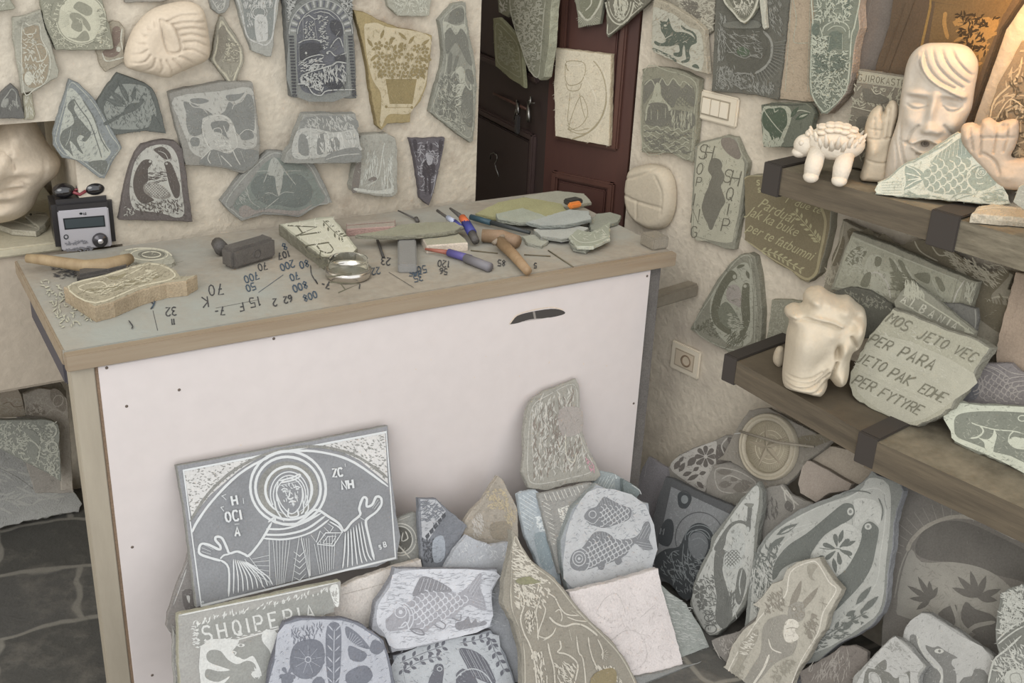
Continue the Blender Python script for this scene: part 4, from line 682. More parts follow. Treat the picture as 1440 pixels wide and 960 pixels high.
# ================================================================ round carvings at the left
loaf = stone('cbbda9', .06, .25, 30, .8, 'pale_limestone')
blob('stone_swirl', 'white stone carving of a swirling loaf shape on the back wall', 'sculpture', BW(.02), A0, '175,72 184,46 198,26 215,12 240,4 265,2 284,12 291,40 294,72 286,86 265,95 245,104 233,109 212,104 190,99 176,92', .055, .018, .05,
 [('b', 237, 48, 8, 26, -20, .014), ('b', 225, 55, 26, 26, 0, -.012), ('g', 1.6, -.008, '219,25 224,50 230,68 240,70 246,62 240,38 232,28 219,25'), ('g', 1.3, -.006, '228,26 250,18 275,18'), ('g', 1.3, -.006, '236,30 255,27 284,28'), ('g', 1.3, -.006, '242,38 262,35 288,40'), ('g', 1.3, -.006, '246,46 265,44 290,52'), ('g', 1.3, -.006, '249,55 268,54 291,64'), ('g', 1.3, -.006, '249,65 266,66 288,78'), ('g', 1.3, -.006, '244,74 258,80 276,92'), ('g', 1.3, -.006, '236,78 246,88 256,100'), ('g', 1.3, -.006, '227,80 234,92 238,106'), ('g', 1.3, -.006, '219,80 222,92 218,104'), ('g', 1.3, -.006, '211,78 208,90 196,99'), ('g', 1.3, -.006, '204,73 196,82 178,86'), ('g', 1.3, -.006, '200,66 190,72 176,74'), ('g', 1.3, -.006, '198,58 188,58 180,56'), ('g', 1.3, -.006, '200,48 192,44 188,38'), ('g', 1.3, -.006, '205,40 200,32 200,26'), ('g', 1.3, -.006, '213,34 212,22 216,12')], loaf, res=.003)
blob('head_sculpture', 'rough pale stone face with closed eyes on the ledge at the far left', 'sculpture', Plane(at_z(20, 318, .917)+np.array([0, -.05, 0]), N(18, 3)), A0, '-70,210 -60,175 -30,166 0,170 12,163 30,160 46,166 56,182 66,200 78,215 85,228 80,246 66,258 56,270 48,288 34,302 10,310 -20,310 -50,290 -68,250', .11, .05, .09,
 [('b', -8, 235, 16, 12, 0, -.02), ('b', 28, 200, 22, 14, 30, .02), ('b', 10, 232, 10, 22, 20, .035), ('b', 34, 240, 14, 6, 0, -.015), ('b', 30, 255, 12, 4, 0, -.018), ('b', 10, 262, 20, 5, 5, .018), ('b', 6, 275, 20, 5, 0, -.015), ('b', 5, 290, 26, 8, 0, .015), ('g', 2, -.012, '0,208 12,200 26,210 32,226'), ('g', 1.6, -.01, '62,205 70,220 68,240 58,254'), ('g', 1.4, -.008, '70,208 78,224 74,242'), ('g', 1.6, -.008, '48,168 52,190 60,204'), ('g', 1.6, -.01, '22,246 36,244 46,250'), ('g', 1.6, -.01, '-10,262 10,256 24,262'), ('b', 40, 185, 9, 7, 0, .015), ('g', 1.4, -.008, '30,166 36,180 44,196'), ('g', 1.4, -.008, '12,168 22,186 30,204')], loaf, res=.0045)
slab('carved_shard', 'flat pale carved scrap lying on the ledge below the stone face', 'carved stone', ZP(.937), c2, '210,860 245,815 390,830 420,870 380,930 330,955 260,900', .018, 'aea894', 'cfc9b4', art=[('L', 'l', 9, '230,860 300,850 390,860'), ('L', 'k', 10, '280,850 380,838'), ('E', 'k', 260, 850, 12, 10)], extra={'k': '4c4a45'})
slab('carved_shard', 'long flat carved scrap on the ledge edge at the far left', 'carved stone', ZP(.932), (0, 230, 3.789), '-20,320 60,290 130,288 205,335 215,350 190,362 60,352', .013, 'a8a28e', 'cfc9b4', art=[('L', 'l', 6, '0,320 80,310 150,330 200,345'), ('L', 'l', 5, '60,300 120,320 180,330')])
# ================================================================ slabs under the ledge at the left
UL = lambda y, l=10: Plane([0, y, .3], N(0, l))
e6 = (0, 530, 6)
slab(SL, 'plain warm grey slab at the back under the ledge', 'carved stone', UL(3.13), e6, '130,70 500,20 560,120 600,600 620,980 300,980 150,500', .015, '9a9389', art=[('L', 's', 6, '150,140 330,90')])
slab(SL, 'rusty pale slab standing under the ledge at the photo edge', 'carved stone', UL(3.07), e6, '-200,70 -20,60 135,72 180,150 222,300 215,330 60,340 -200,350 ', .018, 'ad9f8b', 'b9ae9c', art=[('Z', 'l', 6, '-60,180 180,180 200,320 -60,320', 40, 50, -10, 50), ('L', 's', 8, '20,230 80,210 120,250 200,240')], side='8d7f6c')
slab(SL, 'pinkish grey slab with leaf clusters under the ledge', 'carved stone', UL(3.04), e6, '200,145 330,95 500,110 565,180 580,330 600,600 615,960 520,960 500,400 380,340 225,320', .018, 'a49b8e', 'b4ab9d', art=[('P', 'h', '425,110 480,100 540,160 560,250 530,290 470,250 430,190'), ('O', 'l', 7, 490, 200, 40, 50, 30), ('P', 'h', '225,250 290,225 350,250 380,310 240,320'), ('L', 'l', 8, '380,330 450,270 560,320'), ('L', 'l', 7, '390,230 430,260 440,300'), ('Z', 'l', 6, '210,150 400,120 410,230 230,240', 24, 30, -30, 70), ('Z', 'l', 6, '240,240 370,240 360,320 240,320', 20, 30, 30, 70)], extra={'h': '8a8073'})
slab(SL, 'pale densely carved slab with round letters under the ledge', 'carved stone', UL(2.98), e6, '-200,370 0,362 380,358 440,370 490,400 508,470 500,560 515,700 515,880 420,820 100,660 -200,500', .02, '8b8c80', 'b3b3a3', art=[('Z', 'l', 8, '-60,380 480,380 500,860 100,640 -60,560', 200, 36, 0, 90), ('P', 'd', '190,430 260,440 330,500 320,560 240,500'), ('P', 'd', '230,560 300,540 320,620 290,700 240,660'), ('O', 'l', 12, 430, 450, 45, 55), ('O', 'l', 12, 440, 590, 45, 45), ('T', 'l', 12, 'B', 430, 740, 70, 10), ('L', 'l', 11, '170,560 250,530 330,600 320,700'), ('Z', 'd', 7, '290,380 400,380 400,520 320,520', 14, 70, 0, 10)])
slab('stone_sheet', 'big blank grey pointed stone leaning at the lower left', 'stone', Plane(at_z(30, 747, -.1), N(-6, 30)), A0, '-40,598 -10,610 0,625 20,640 60,656 85,676 105,692 116,708 111,720 80,724 40,732 0,743 -40,748', .03, 'a4a49f', 'b1b1aa', art=[('Z', 'l', 3, '-20,650 60,670 100,705 0,720', 12, 30, 0, 30), ('L', 's', 1, '-20,650 20,668 50,690')], amp=.003, side='8b8a83', bump=.5)
# ================================================================ SLABS ON THE RIGHT WALL
c10, c11, c12, c13, c14, c15, c16 = (880, 0, 6), (880, 140, 6), (1040, 0, 6), (1200, 0, 6), (1040, 140, 6), (1200, 140, 6), (940, 240, 6)
b1, b2, b3, b4 = (1140, 290, 4.8), (960, 340, 6), (1200, 460, 6), (1060, 390, 6)
def V(lab, K, out, art, base=GD, light=LT, th=.016, off=0, lean=0, name=SL, cat='carved stone', z=1.0, **k): return slab(name, lab, cat, RW(off + th, lean, z), K, out, th, base, light, art=art, **k)
V('pale slab of a dark cat walking, between the door and the wide dark slab', c10, '238,-10 330,20 520,130 600,190 665,255 670,430 690,625 620,610 420,520 228,440 215,330 222,80', [
 ('P', 'l', '245,60 330,90 420,130 540,230 640,290 640,600 430,500 235,400 225,300 230,100'), ('L', 's', 14, '245,20 330,50 500,170 650,270 665,600'), ('Z', 's', 4, '250,80 620,300 620,560 240,380', 26, 30, 30, 90),
 ('P', 'h', '295,215 285,200 300,200 290,175 320,180 350,180 362,150 372,180 380,210 400,250 430,270 480,270 540,290 590,330 600,360 560,380 545,400 535,440 545,480 530,520 480,530 470,515 510,500 505,460 500,400 490,380 480,420 475,470 440,480 405,465 410,445 450,440 455,410 440,375 380,390 320,390 270,385 240,360 250,345 300,365 340,345 320,290 300,260'), ('L', 'l', 7, '310,345 360,310 400,290'), ('L', 'h', 17, '470,215 500,245 560,270 590,310 590,350'), ('L', 'l', 5, '480,360 500,350 520,360'), ('E', 'l', 335, 215, 13, 10),
 ('L', 'h', 20, '225,410 300,440 380,480 430,520'), ('L', 'l', 7, '230,430 320,470 400,505'), ('L', 'l', 14, '430,520 500,550 620,600'), ('P', 'h', '560,560 585,540 610,550 620,580'), ('Z', 'l', 5, '230,400 400,480 380,500 230,430', 14, 30, 30, 30)], 'a8a08b', 'b3b09e', extra={'h': '5f665a'}, th=.018, off=.016)
V('dense lettered slab behind the cat slab at the top', c10, '330,-160 770,-160 745,100 735,200 740,255 700,285 600,220 430,120 300,-40', [('Z', 'l', 9, '400,-60 740,-60 735,230 690,260 470,110', 110, 50, 10, 60), ('Z', 'h', 9, '440,0 600,20 640,160 560,150', 26, 50, 20, 60), ('L', 'l', 9, '600,100 640,60 720,60 745,120'), ('L', 'l', 9, '640,230 650,140 720,130')], '908a79', 'b0ab98', extra={'h': '716c61'}, th=.014, off=0)
V('tall rectangular slab of a village with water, left of the light switch', A0, '903,97 920,94 941,96 962,101 983,112 981,140 979,170 974,228 960,224 945,216 920,215 902,214 901,180 902,140', [
 ('C', 'l', 1.2, '906,100 940,100 978,116 976,160 970,222 945,212 905,210'), ('P', 'h', '906,118 914,112 926,110 934,112 940,120 946,112 952,118 960,124 966,118 976,124 976,150 964,140 954,136 948,150 940,148 932,136 924,124 914,134 905,146'), ('L', 'l', 1.4, '906,120 916,112 924,124 931,110 939,120 947,110 956,120 962,114 974,124'), ('P', 'l', '920,124 924,116 929,120 930,134 936,142 944,152 940,156 920,150 908,158 912,144 918,134'), ('SC', 'h', 1, '950,128 966,124 974,136 972,150 952,146', 6, 0), ('P', 'h', '910,150 920,144 936,146 940,154 940,176 908,174'), ('L', 'l', 2.6, '908,170 910,152 914,148'), ('l', 'l', 2.4, '916,154 916,168'), ('l', 'l', 2.4, '925,154 925,168'), ('l', 'l', 2.4, '936,152 936,166'), ('l', 'h', 1.5, '906,160 912,160'), ('P', 'h', '941,156 960,156 976,160 974,180 942,178'), ('Z', 'l', 1, '943,158 974,160 972,180 942,178', 16, 14, 92, 5)] +
 [('L', 'l', 1.5, ' '.join('%d,%.1f' % (x, y + .09*(x-905) + 2.6*math.sin((x+ph)*.42)) for x in range(905, 974, 5))) for y, ph in ((178, 0), (184, 3), (190, 7), (196, 2), (202, 6), (208, 0))] + [('Z', 'h', 1.6, '906,182 972,186 970,220 906,206', 34, 8, 10, 30)], '8f8c78', 'aaa892', extra={'h': '79776a'}, th=.022, off=.004)
V('wide dark slab of a night landscape with a fringed crescent, above the apple slab', c10, '765,-160 1395,-160 1350,250 1320,560 1282,842 1080,800 900,785 722,768 735,500 745,250', [
 ('P', 'g', '840,260 1130,230 1180,300 1220,420 1180,580 1060,640 900,600 840,450'), ('L', 'l', 20, '1160,260 1220,330 1235,400 1220,500 1170,570 1090,620'), ('Y', 'l', 8, 1030, 400, 225, 330, 16, -10, 72), ('Y', 'k', 8, 1030, 405, 225, 300, 14, -5, 70), ('P', 'q', '950,400 1010,400 1050,440 1000,480 940,450'), ('L', 'l', 6, '830,340 900,440 1000,490 1060,470 1140,490 1150,440'), ('L', 'l', 5, '850,280 960,360 1040,420'), ('Z', 'l', 5, '850,280 1120,260 1150,480 940,470', 26, 60, 30, 40), ('L', 'l', 8, '860,420 870,440 930,440'),
 ('O', 'l', 7, 1000, 680, 80, 65), ('Z', 'l', 6, '770,560 920,560 900,760 760,740', 40, 40, 80, 60), ('L', 'l', 8, '790,700 800,560 830,640 860,560 880,680'), ('Z', 'l', 6, '900,600 1080,620 1060,770 920,760', 30, 40, 40, 60), ('L', 'l', 7, '780,240 800,300 780,420 800,520'), ('Z', 'l', 6, '790,100 850,120 840,500 770,520', 26, 50, 80, 30), ('Z', 'l', 5, '1200,-40 1330,-40 1310,300 1240,260', 26, 60, 70, 20), ('Z', 'l', 5, '1080,700 1260,700 1240,800 1090,790', 26, 50, 70, 20), ('P', 'u', '850,190 1100,170 1130,235 860,235')], '68665d', '8f8e86', extra={'g': '605e55', 'k': '4f4f4d', 'q': '5a6652', 'u': '75756b'}, th=.02)
V('small light shield shaped slab over the top of the dark landscape slab', c10, '780,-160 1130,-160 1105,70 1060,140 1000,205 930,150 850,40', [('P', 'h', '850,-100 1080,-100 1080,60 1000,160 920,80'), ('C', 'l', 16, '810,-140 1110,-140 1095,60 1000,185 900,90 830,0'), ('Y', 'l', 9, 1000, 20, 30, 110, 12, 40, 150), ('L', 'l', 9, '900,-60 920,30 960,60 980,0 1000,-60'), ('L', 'l', 9, '1020,-60 1050,40 1070,-20'), ('Z', 'l', 7, '870,-90 1080,-90 1070,40 1000,130 920,70', 26, 30, 60, 60)], '8d8c7a', 'bcbaa8', extra={'h': '6f6e60'}, th=.012, off=.022)
V('thin pale stone splinter pointing down beside the shield slab', c10, '1110,-160 1165,-160 1172,60 1185,235 1165,252 1152,230 1130,60', None, 'b3b2a2', th=.012, off=.022)
V('small slab of a dark apple beside leaves, left of the stone turtle', c14, '180,45 290,25 420,35 560,30 610,70 630,120 605,250 520,400 200,400 180,200', [('P', 'l', '195,75 280,60 400,55 440,120 420,220 370,340 340,390 205,390 200,260 190,200'), ('P', 'h', '290,75 340,65 385,85 402,140 400,210 370,260 340,340 325,345 310,320 290,345 265,330 250,280 210,240 190,180 200,110 240,75'), ('L', 'l', 7, '290,65 295,95 300,105 330,85'), ('L', 'h', 7, '295,75 292,40'), ('C', 'l', 7, '205,80 290,60 380,65 415,130 405,210 360,280'), ('L', 'l', 9, '410,170 470,110 520,90 600,110'), ('F', 'h', 430, 150, 500, 60, 36), ('F', 'h', 470, 170, 590, 110, 44), ('F', 'l', 500, 150, 580, 120, 18), ('Z', 'l', 8, '230,320 380,330 350,390 220,385', 14, 40, 90, 20), ('L', 'k', 6, '200,50 290,35 420,45 560,40')], '6c7061', 'a9ab98', extra={'h': '54604f', 'k': '4f4e48'}, th=.02, off=.021)
V('blank cream plaque between the dark landscape slab and the long carved slab', c12, '432,-160 640,-160 640,860 560,862 330,835 350,640 380,400 400,200', [('L', 's', 6, '440,-60 480,150 460,300 470,360 590,360'), ('L', 's', 5, '430,480 460,620'), ('c', 's', 5, '445,-100 385,770 575,775 600,-100')], 'ad9d88', 'bfb5a2', side='aeb09a', th=.012)
V('long light slab of dense town carving ending in a point above the turtle', c12, '610,-160 1050,-160 1005,40 1015,240 985,330 960,480 940,680 900,790 830,880 740,965 690,960 640,880 590,790 582,700 590,480 600,200 625,160', [
 ('C', 'l', 12, '640,-120 1000,-120 975,200 945,300 925,600 885,790 740,930 690,920 610,780 605,500 620,220'), ('L', 'l', 10, '700,270 720,220 800,180 880,190 925,240 925,330'), ('L', 'l', 7, '740,260 800,220 870,230 900,270'), ('P', 'h', '760,280 860,275 865,410 800,400 750,440'), ('P', 'h', '620,205 670,205 665,290 615,290'), ('P', 'h', '875,-20 930,-20 920,130 880,130'), ('l', 'l', 9, '735,0 735,140'), ('l', 'l', 9, '870,-60 870,180'), ('l', 'l', 9, '720,70 860,70'), ('l', 'l', 8, '720,110 860,110'), ('l', 'l', 8, '640,60 720,70'), ('L', 'l', 10, '765,300 745,420'), ('L', 'l', 10, '870,290 868,430'), ('L', 'l', 9, '680,230 700,300 680,330 700,380'),
 ('Z', 'l', 9, '620,-60 960,-60 930,180 640,180', 60, 50, 0, 90), ('Z', 'l', 8, '610,420 930,430 900,780 740,920 620,780', 190, 34, 0, 90), ('Z', 'l', 8, '620,300 750,300 740,460 610,450', 34, 40, 20, 60), ('Z', 'h', 14, '640,460 740,450 730,600 650,620', 12, 50, 10, 30), ('Z', 'h', 14, '770,460 900,460 890,560 780,600', 12, 50, 10, 30), ('l', 'l', 6, '765,440 765,640')], '7d8474', 'b3b8a5', side='a79787', extra={'h': '6b7568'}, th=.03, off=.012)
V('blank brownish slab behind the top of the long town carving', c12, '1010,-160 1460,-160 1340,250 1200,600 960,620 940,400 990,240', [('l', 'l', 8, '1130,-80 1075,190')], '756b62', '8f857a', th=.01, off=.0)  # widened and darkened: its colour stands in for the unlit band of wall
V('tall light slab reading SHOPING and SHQIP around a dark map, under the switch', A0, '985,199 1000,196 1020,190 1034,193 1042,212 1051,229 1048,250 1044,290 1038,320 1032,351 1020,350 1000,342 978,336 971,330 972,290 975,240 978,205', [
 ('P', 'l', '986,202 1020,194 1034,198 1047,230 1040,290 1036,315 1030,340 1000,338 974,332 976,270 980,220'), ('Z', 'd', .7, '986,202 1034,198 1047,230 1034,340 975,330', 60, 5, 60, 80), ('P', 'h', '1000,224 1006,222 1013,225 1016,232 1015,238 1019,246 1018,254 1014,262 1018,274 1020,284 1014,294 1010,304 1006,312 1002,322 998,322 995,314 990,304 987,292 989,282 992,272 996,264 998,256 1001,248 996,240 997,232'),
 ('c', 's', .9, '978,206 985,201 1020,193 1034,197 1048,230 1043,285 1034,322 1030,346 1002,339 975,331 976,270'), ('P', 'b', '1016,194 1033,196 1042,216 1038,224 1024,216 1015,204'),
 ('T', 'k', 1.5, 'S', 987, 203, 20, 6, 1, .12), ('T', 'k', 1.5, 'H', 995, 204, 20, 6, 1, .12), ('T', 'k', 1.5, 'O', 982, 229, 16, 5, 1, .12), ('T', 'k', 1.2, 'P', 981, 249, 13, 5, 1, .1), ('T', 'k', 1.5, 'I', 978, 272, 17, 4, 1, .1), ('T', 'k', 1.6, 'N', 974, 293, 20, 4, .8, .05), ('T', 'k', 1.6, 'G', 973, 318, 15, 4, .8, 0),
 ('T', 'k', 1.5, 'S', 1022, 238, 18, 8, 1, .12), ('T', 'k', 1.5, 'H', 1032, 239, 22, 8, .9, .12), ('T', 'k', 1.5, 'Q', 1024, 263, 18, 6, 1, .1), ('T', 'k', 1.5, 'I', 1026, 286, 16, 5, 1, .1), ('T', 'k', 1.5, 'P', 1018, 307, 18, 6, 1, .12)], '8f8c7a', 'b1ad97', extra={'h': '777466', 'k': '6f6c5d', 'b': '857b6f'}, th=.02, off=.002)
blob('round_relief', 'pale round stone with faint engraved lines on the wall right of the door', 'sculpture', RW(.012), A0, '889,240 900,233 920,230 938,236 948,252 951,275 948,300 938,318 920,322 900,312 888,295 884,270', .035, .012, .022, [('g', 1.1, -.005, '886,270 905,280 940,290'), ('g', 1, -.004, '906,280 906,305'), ('g', 1, -.004, '888,250 910,245 930,236'), ('g', 1, -.003, '932,245 942,270 940,300')], stone('c4b9a5', .06, .3, 30, .85, 'pale_disc'), res=.004)
V('brown slab with handwritten cream verses, under the end of the upper shelf', c16, '640,60 680,40 800,35 860,-20 1330,60 1370,300 1365,480 1330,640 1290,770 1270,870 1180,945 1110,920 1040,850 900,780 800,700 640,585 645,400 640,200', [
 ('L', 'l', 22, '1285,300 1325,420 1310,560 1280,700 1250,850 1190,910 1130,900 1060,850'), ('L', 'l', 9, '640,70 680,45 790,45'), ('L', 'l', 10, '1060,850 960,790 860,730 660,590'), ('X', 'w', "T' due te", 960, 260, 92, 18, .35), ('X', 'w', 'Parduai', 745, 300, 110, 26, .35, 1.2), ('X', 'w', 'Jak ka buke', 660, 370, 100, 24, .35, 1.25), ('X', 'w', 'per te fatbumni', 650, 500, 98, 25, .35, 1.25), ('T', 'w', 10, 'S', 750, 80, 40, 5), ('T', 'w', 10, 'S', 760, 145, 34, 5),
 ('B', 'w', 6, '1280,610 1200,500 1060,340', 7, 58, 24), ('B', 'w', 7, '780,670 900,700 1000,760 1130,840', 8, 48, 20)], '7d735c', 'a09678', side='8f8a76', extra={'w': 'a9a281', 'h': '6f654f'}, th=.03, off=.0)
V('pointed slab of two birds with curved necks, left end above the lower shelf', A0, '1040,358 1053,356 1061,361 1065,380 1068,402 1071,440 1070,470 1068,486 1053,490 1024,495 1000,482 970,463 982,440 994,418 1008,394 1024,373', [
 ('C', 'l', 1.4, '1041,362 1054,360 1060,380 1063,420 1064,484 1026,491 977,463 998,420 1024,380'), ('L', 's', 2, '1058,364 1063,400 1066,440 1066,480'), ('L', 'l', 1.3, '1054,362 1058,392 1062,430 1061,484'), ('P', 'l', '1036,374 1052,370 1058,400 1059,440 1056,480 1030,486 1010,470 1000,450 1000,420 1016,394'), ('P', 'h', '1023,384 1030,380 1036,385 1036,392 1028,396 1020,408 1014,424 1012,440 1018,452 1028,462 1026,470 1014,464 1004,454 1000,438 1004,418 1012,400'), ('P', 'h', '1044,404 1048,398 1054,400 1054,420 1055,450 1048,470 1044,474 1040,468 1044,450 1042,430'), ('E', 'l', 1033, 389, 2.5, 3), ('E', 'l', 1048, 402, 2.4, 2.4), ('P', 'b', '1024,404 1034,400 1042,408 1042,430 1036,430 1022,420'), ('P', 'g', '1010,436 1020,424 1030,432 1044,456 1046,462 1026,462 1014,452'), ('Z', 'l', 1, '1024,436 1044,450 1044,466 1026,460', 26, 6, 10, 20), ('Z', 'h', 1, '1024,466 1048,470 1044,488 1022,488', 18, 14, -50, 20), ('Z', 'h', 1, '974,462 1000,446 1014,478', 40, 4, 40, 80), ('F', 'h', 1036, 376, 1048, 372, 5), ('F', 'h', 1050, 380, 1054, 392, 5)], '8b8877', 'a6a592', extra={'h': '6e6d5b', 'b': '9f968c', 'g': '7c7d6b'}, th=.024)
V('small mottled slab standing behind the animal head', b2, '750,488 870,490 1000,500 980,880 850,855 705,835 730,660', [('Z', 'l', 7, '760,510 860,510 850,840 720,820', 60, 22, 40, 90), ('Z', 's', 6, '760,510 860,510 850,840 720,820', 30, 22, 40, 90)], '96937f', 'a8a591', th=.016)
# slabs standing on the lower shelf
def LSP(d, lean=10, z=ZL): return RW(d, lean, z)
def U(lab, K, out, art, base=GD, light=LT, th=.016, d=.03, lean=10, **k): return slab(SL, lab, 'carved stone', LSP(d, lean), K, out, th, base, light, art=art, **k)
U('large brown landscape slab with wavy hills at the back of the lower shelf', b1, '215,90 300,135 450,200 620,290 900,400 1180,520 1330,440 1370,460 1330,560 1430,580 1700,600 1640,1000 1100,1000 600,700 60,640 100,500 180,250', [
 ('P', 'h', '280,145 330,170 400,150 450,210 500,185 600,260 700,230 860,240 1000,330 1150,440 1300,430 1340,470 1200,640 1400,690 1360,900 900,600 400,400 250,200'), ('L', 'l', 9, '700,230 730,290 780,330 860,370'), ('L', 'l', 9, '820,270 870,330 960,320'), ('L', 'l', 11, '940,320 1000,420 1060,480 1150,500'), ('L', 'l', 10, '1090,340 1130,420 1210,510'), ('L', 'l', 8, '1200,400 1280,400 1330,450'), ('L', 'l', 12, '1190,640 1260,610 1380,620'), ('Z', 'l', 6, '900,300 1300,430 1250,560 1000,440', 60, 60, 35, 20), ('P', 'h', '150,330 220,200 230,260 190,380 150,400'), ('Z', 'l', 7, '110,420 190,400 150,540 100,520', 16, 40, 60, 50), ('L', 'l', 7, '230,100 200,250 120,450'), ('Z', 'h', 7, '1160,560 1400,640 1350,880 1140,760', 30, 60, 60, 30)], '8d8673', 'a49d88', extra={'h': '6f6756'}, th=.02, d=.06, lean=4)
U('framed landscape slab of houses and cypresses in the middle of the lower shelf', b1, '285,170 480,240 700,330 900,420 1060,490 1130,510 1090,640 1030,830 700,720 560,680 130,560 190,400 240,260', [
 ('p', 'g', '275,195 1035,520 990,690 160,545'), ('c', 'l', 9, '290,215 1000,500 940,640 165,540'), ('P', 'h', '285,290 340,270 380,310 330,370 280,400 230,370'), ('Z', 'l', 8, '260,270 380,290 360,460 210,480', 36, 30, 10, 60), ('P', 'l', '400,330 480,340 470,430 540,460 520,600 400,560 360,440'), ('P', 'h', '370,455 410,450 390,540 335,530'), ('P', 'h', '440,340 480,350 470,400 435,400'), ('L', 'w', 12, '410,450 460,450 520,520 540,620'), ('P', 'h', '530,350 560,370 620,470 600,520 560,440'), ('P', 'h', '590,370 620,370 680,470 650,480'), ('P', 'h', '700,460 800,450 800,520 740,500'), ('P', 'h', '840,480 880,490 910,560 880,570'), ('L', 'l', 12, '560,350 620,450 700,540'), ('L', 'l', 12, '640,400 700,490 800,570'), ('L', 'l', 12, '820,490 860,580 930,650'), ('Z', 'h', 8, '560,400 700,500 680,600 540,560', 26, 60, 20, 30), ('L', 'w', 10, '1040,500 990,580 960,670'), ('L', 'l', 9, '960,520 930,600'), ('L', 's', 10, '1000,470 950,660'), ('Z', 'l', 8, '1060,520 1120,530 1090,640 1030,640', 18, 50, 100, 20)], '8a8775', 'a5a390', extra={'g': '9a9884', 'h': '757462', 'w': 'aeab9d'}, th=.02, d=.096, lean=5)
U('dark mossy rounded slab behind the animal head on the lower shelf', b1, '150,580 230,550 300,545 400,570 480,620 540,660 560,720 520,900 200,880 120,700', [('Z', 'l', 7, '200,560 480,620 540,700 380,680', 24, 30, 30, 80), ('L', 's', 9, '170,575 260,555 400,590 480,640')], '67665a', '8b8a7a', th=.012, d=.116, lean=6)
U('plain dark grey slab between the lettered slab and the framed landscape', b1, '880,650 1000,655 1120,690 1130,760 1110,860 1080,1000 860,960 860,800', [('L', 'l', 8, '1110,690 1115,780 1100,860')], '6e6c66', '8e8c84', th=.012, d=.118, lean=6)
V('pinkish blank slab leaning at the right edge above the fish scale slab', A0, '1428,382 1600,420 1600,640 1404,640 1400,500 1404,470', [('L', 's', 1, '1410,480 1430,430 1440,400')], 'a1907f', th=.02, off=.072, z=.668, lean=4)
U('slab with curved fish scale lines at the right edge of the lower shelf', b3, '1060,330 1130,300 1330,305 1400,370 1600,440 1600,820 900,820 850,640 960,480 1010,400', [
 ('P', 'h', '960,480 1020,430 1060,500 1040,600 960,620 900,590'), ('A', 'l', 9, 1010, 480, 60, 60, -90, 90), ('A', 'l', 9, 1005, 480, 90, 90, -90, 80), ('SC', 'l', 9, '1060,440 1240,400 1400,500 1420,620 1060,600', 62, -10)] + [('L', 'l', 9, p) for p in ('1060,340 1150,370 1260,440', '1130,320 1230,360 1320,430', '1210,310 1330,380 1440,400', '1240,460 1340,425 1480,410', '1270,490 1360,460 1480,450', '1300,520 1380,500 1500,480', '1320,560 1400,540 1520,520', '1080,320 1180,350 1300,420')], '8a8482', 'a8a19b', extra={'h': '77777b'}, th=.014, d=.118, lean=6)
def LZ(p1, p2, lean): return PB(p1, p2, ZL, lean)
slab(SL, 'pointed slab reading ALBANIA behind the lettered slab on the lower shelf', 'carved stone', LSP(.142, 7), b1, '640,530 690,510 760,560 860,640 1000,760 1110,850 1060,1000 600,850 560,640', .014, '8c8b7b', 'b0ae9a', art=[('Z', 'l', 8, '640,530 700,515 760,600 630,620', 20, 70, 80, 10), ('L', 'l', 10, '620,600 700,600 800,660 1000,790 1090,860'), ('L', 'l', 8, '600,640 700,700 1050,900'), ('T', 'w', 11, 'ALBANIA', 640, 596, 56, 28.5, 1.62, .1), ('Z', 'l', 8, '1000,780 1100,860 1060,880', 8, 30, 60, 20)], extra={'w': 'bab7a6'})
MJ = PB((1203, 566), (1285, 603), ZL, 12)
slab(SL, 'tilted pale slab lettered MOS JETO VEC PER PARA on the lower shelf', 'carved stone', MJ, A0, '1255,433 1286,443 1317,456 1350,469 1378,479 1393,489 1378,512 1368,530 1348,558 1338,575 1312,590 1290,600 1270,599 1240,582 1208,566 1198,556 1193,540 1195,522 1206,502 1222,470', .035, 'a7a490', 'b1ae9b', side='8b897a', lb=.3, cham=.003, amp=.0022, art=[
 ('P', 'l', '1240,470 1370,525 1345,560 1280,594 1215,560 1205,530'), ('Z', 'w', 1.2, '1250,440 1380,490 1330,570 1270,594 1204,560 1200,520', 90, 8, 24, 30),
 ('K', b3), ('K', b1), ('T', 'k', 11, 'MOS', 560, 722, 78, 26, .92, .34), ('K', b3),
 ('T', 'k', 13, 'JETO', 595, 20, 92, 23, .98, .38), ('T', 'k', 13, 'VEC', 900, 150, 92, 25, 1.0, .36), ('T', 'k', 13, 'PER', 185, 60, 92, 23, .95, .38), ('T', 'k', 15, 'PARA', 440, 165, 104, 23, 1.05, .32), ('T', 'k', 12, 'JETO', 75, 215, 92, 22, .95, .34), ('T', 'k', 14, 'PAK', 355, 345, 98, 24, .95, .34), ('T', 'k', 12, 'EDHE', 610, 478, 92, 24, .82, .36),
 ('T', 'k', 13, 'PER', 50, 405, 92, 24, .92, .34), ('T', 'k', 12, 'FYTYRE', 270, 515, 92, 25, .93, .36), ('L', 'w', 4, '30,360 700,640'), ('L', 'w', 4, '140,190 640,430'), ('L', 'w', 4, '220,40 720,250')], extra={'k': '7b7867', 'w': 'b9b6a4'})
RM = PB((1345, 628), (1440, 668), ZL, 26)
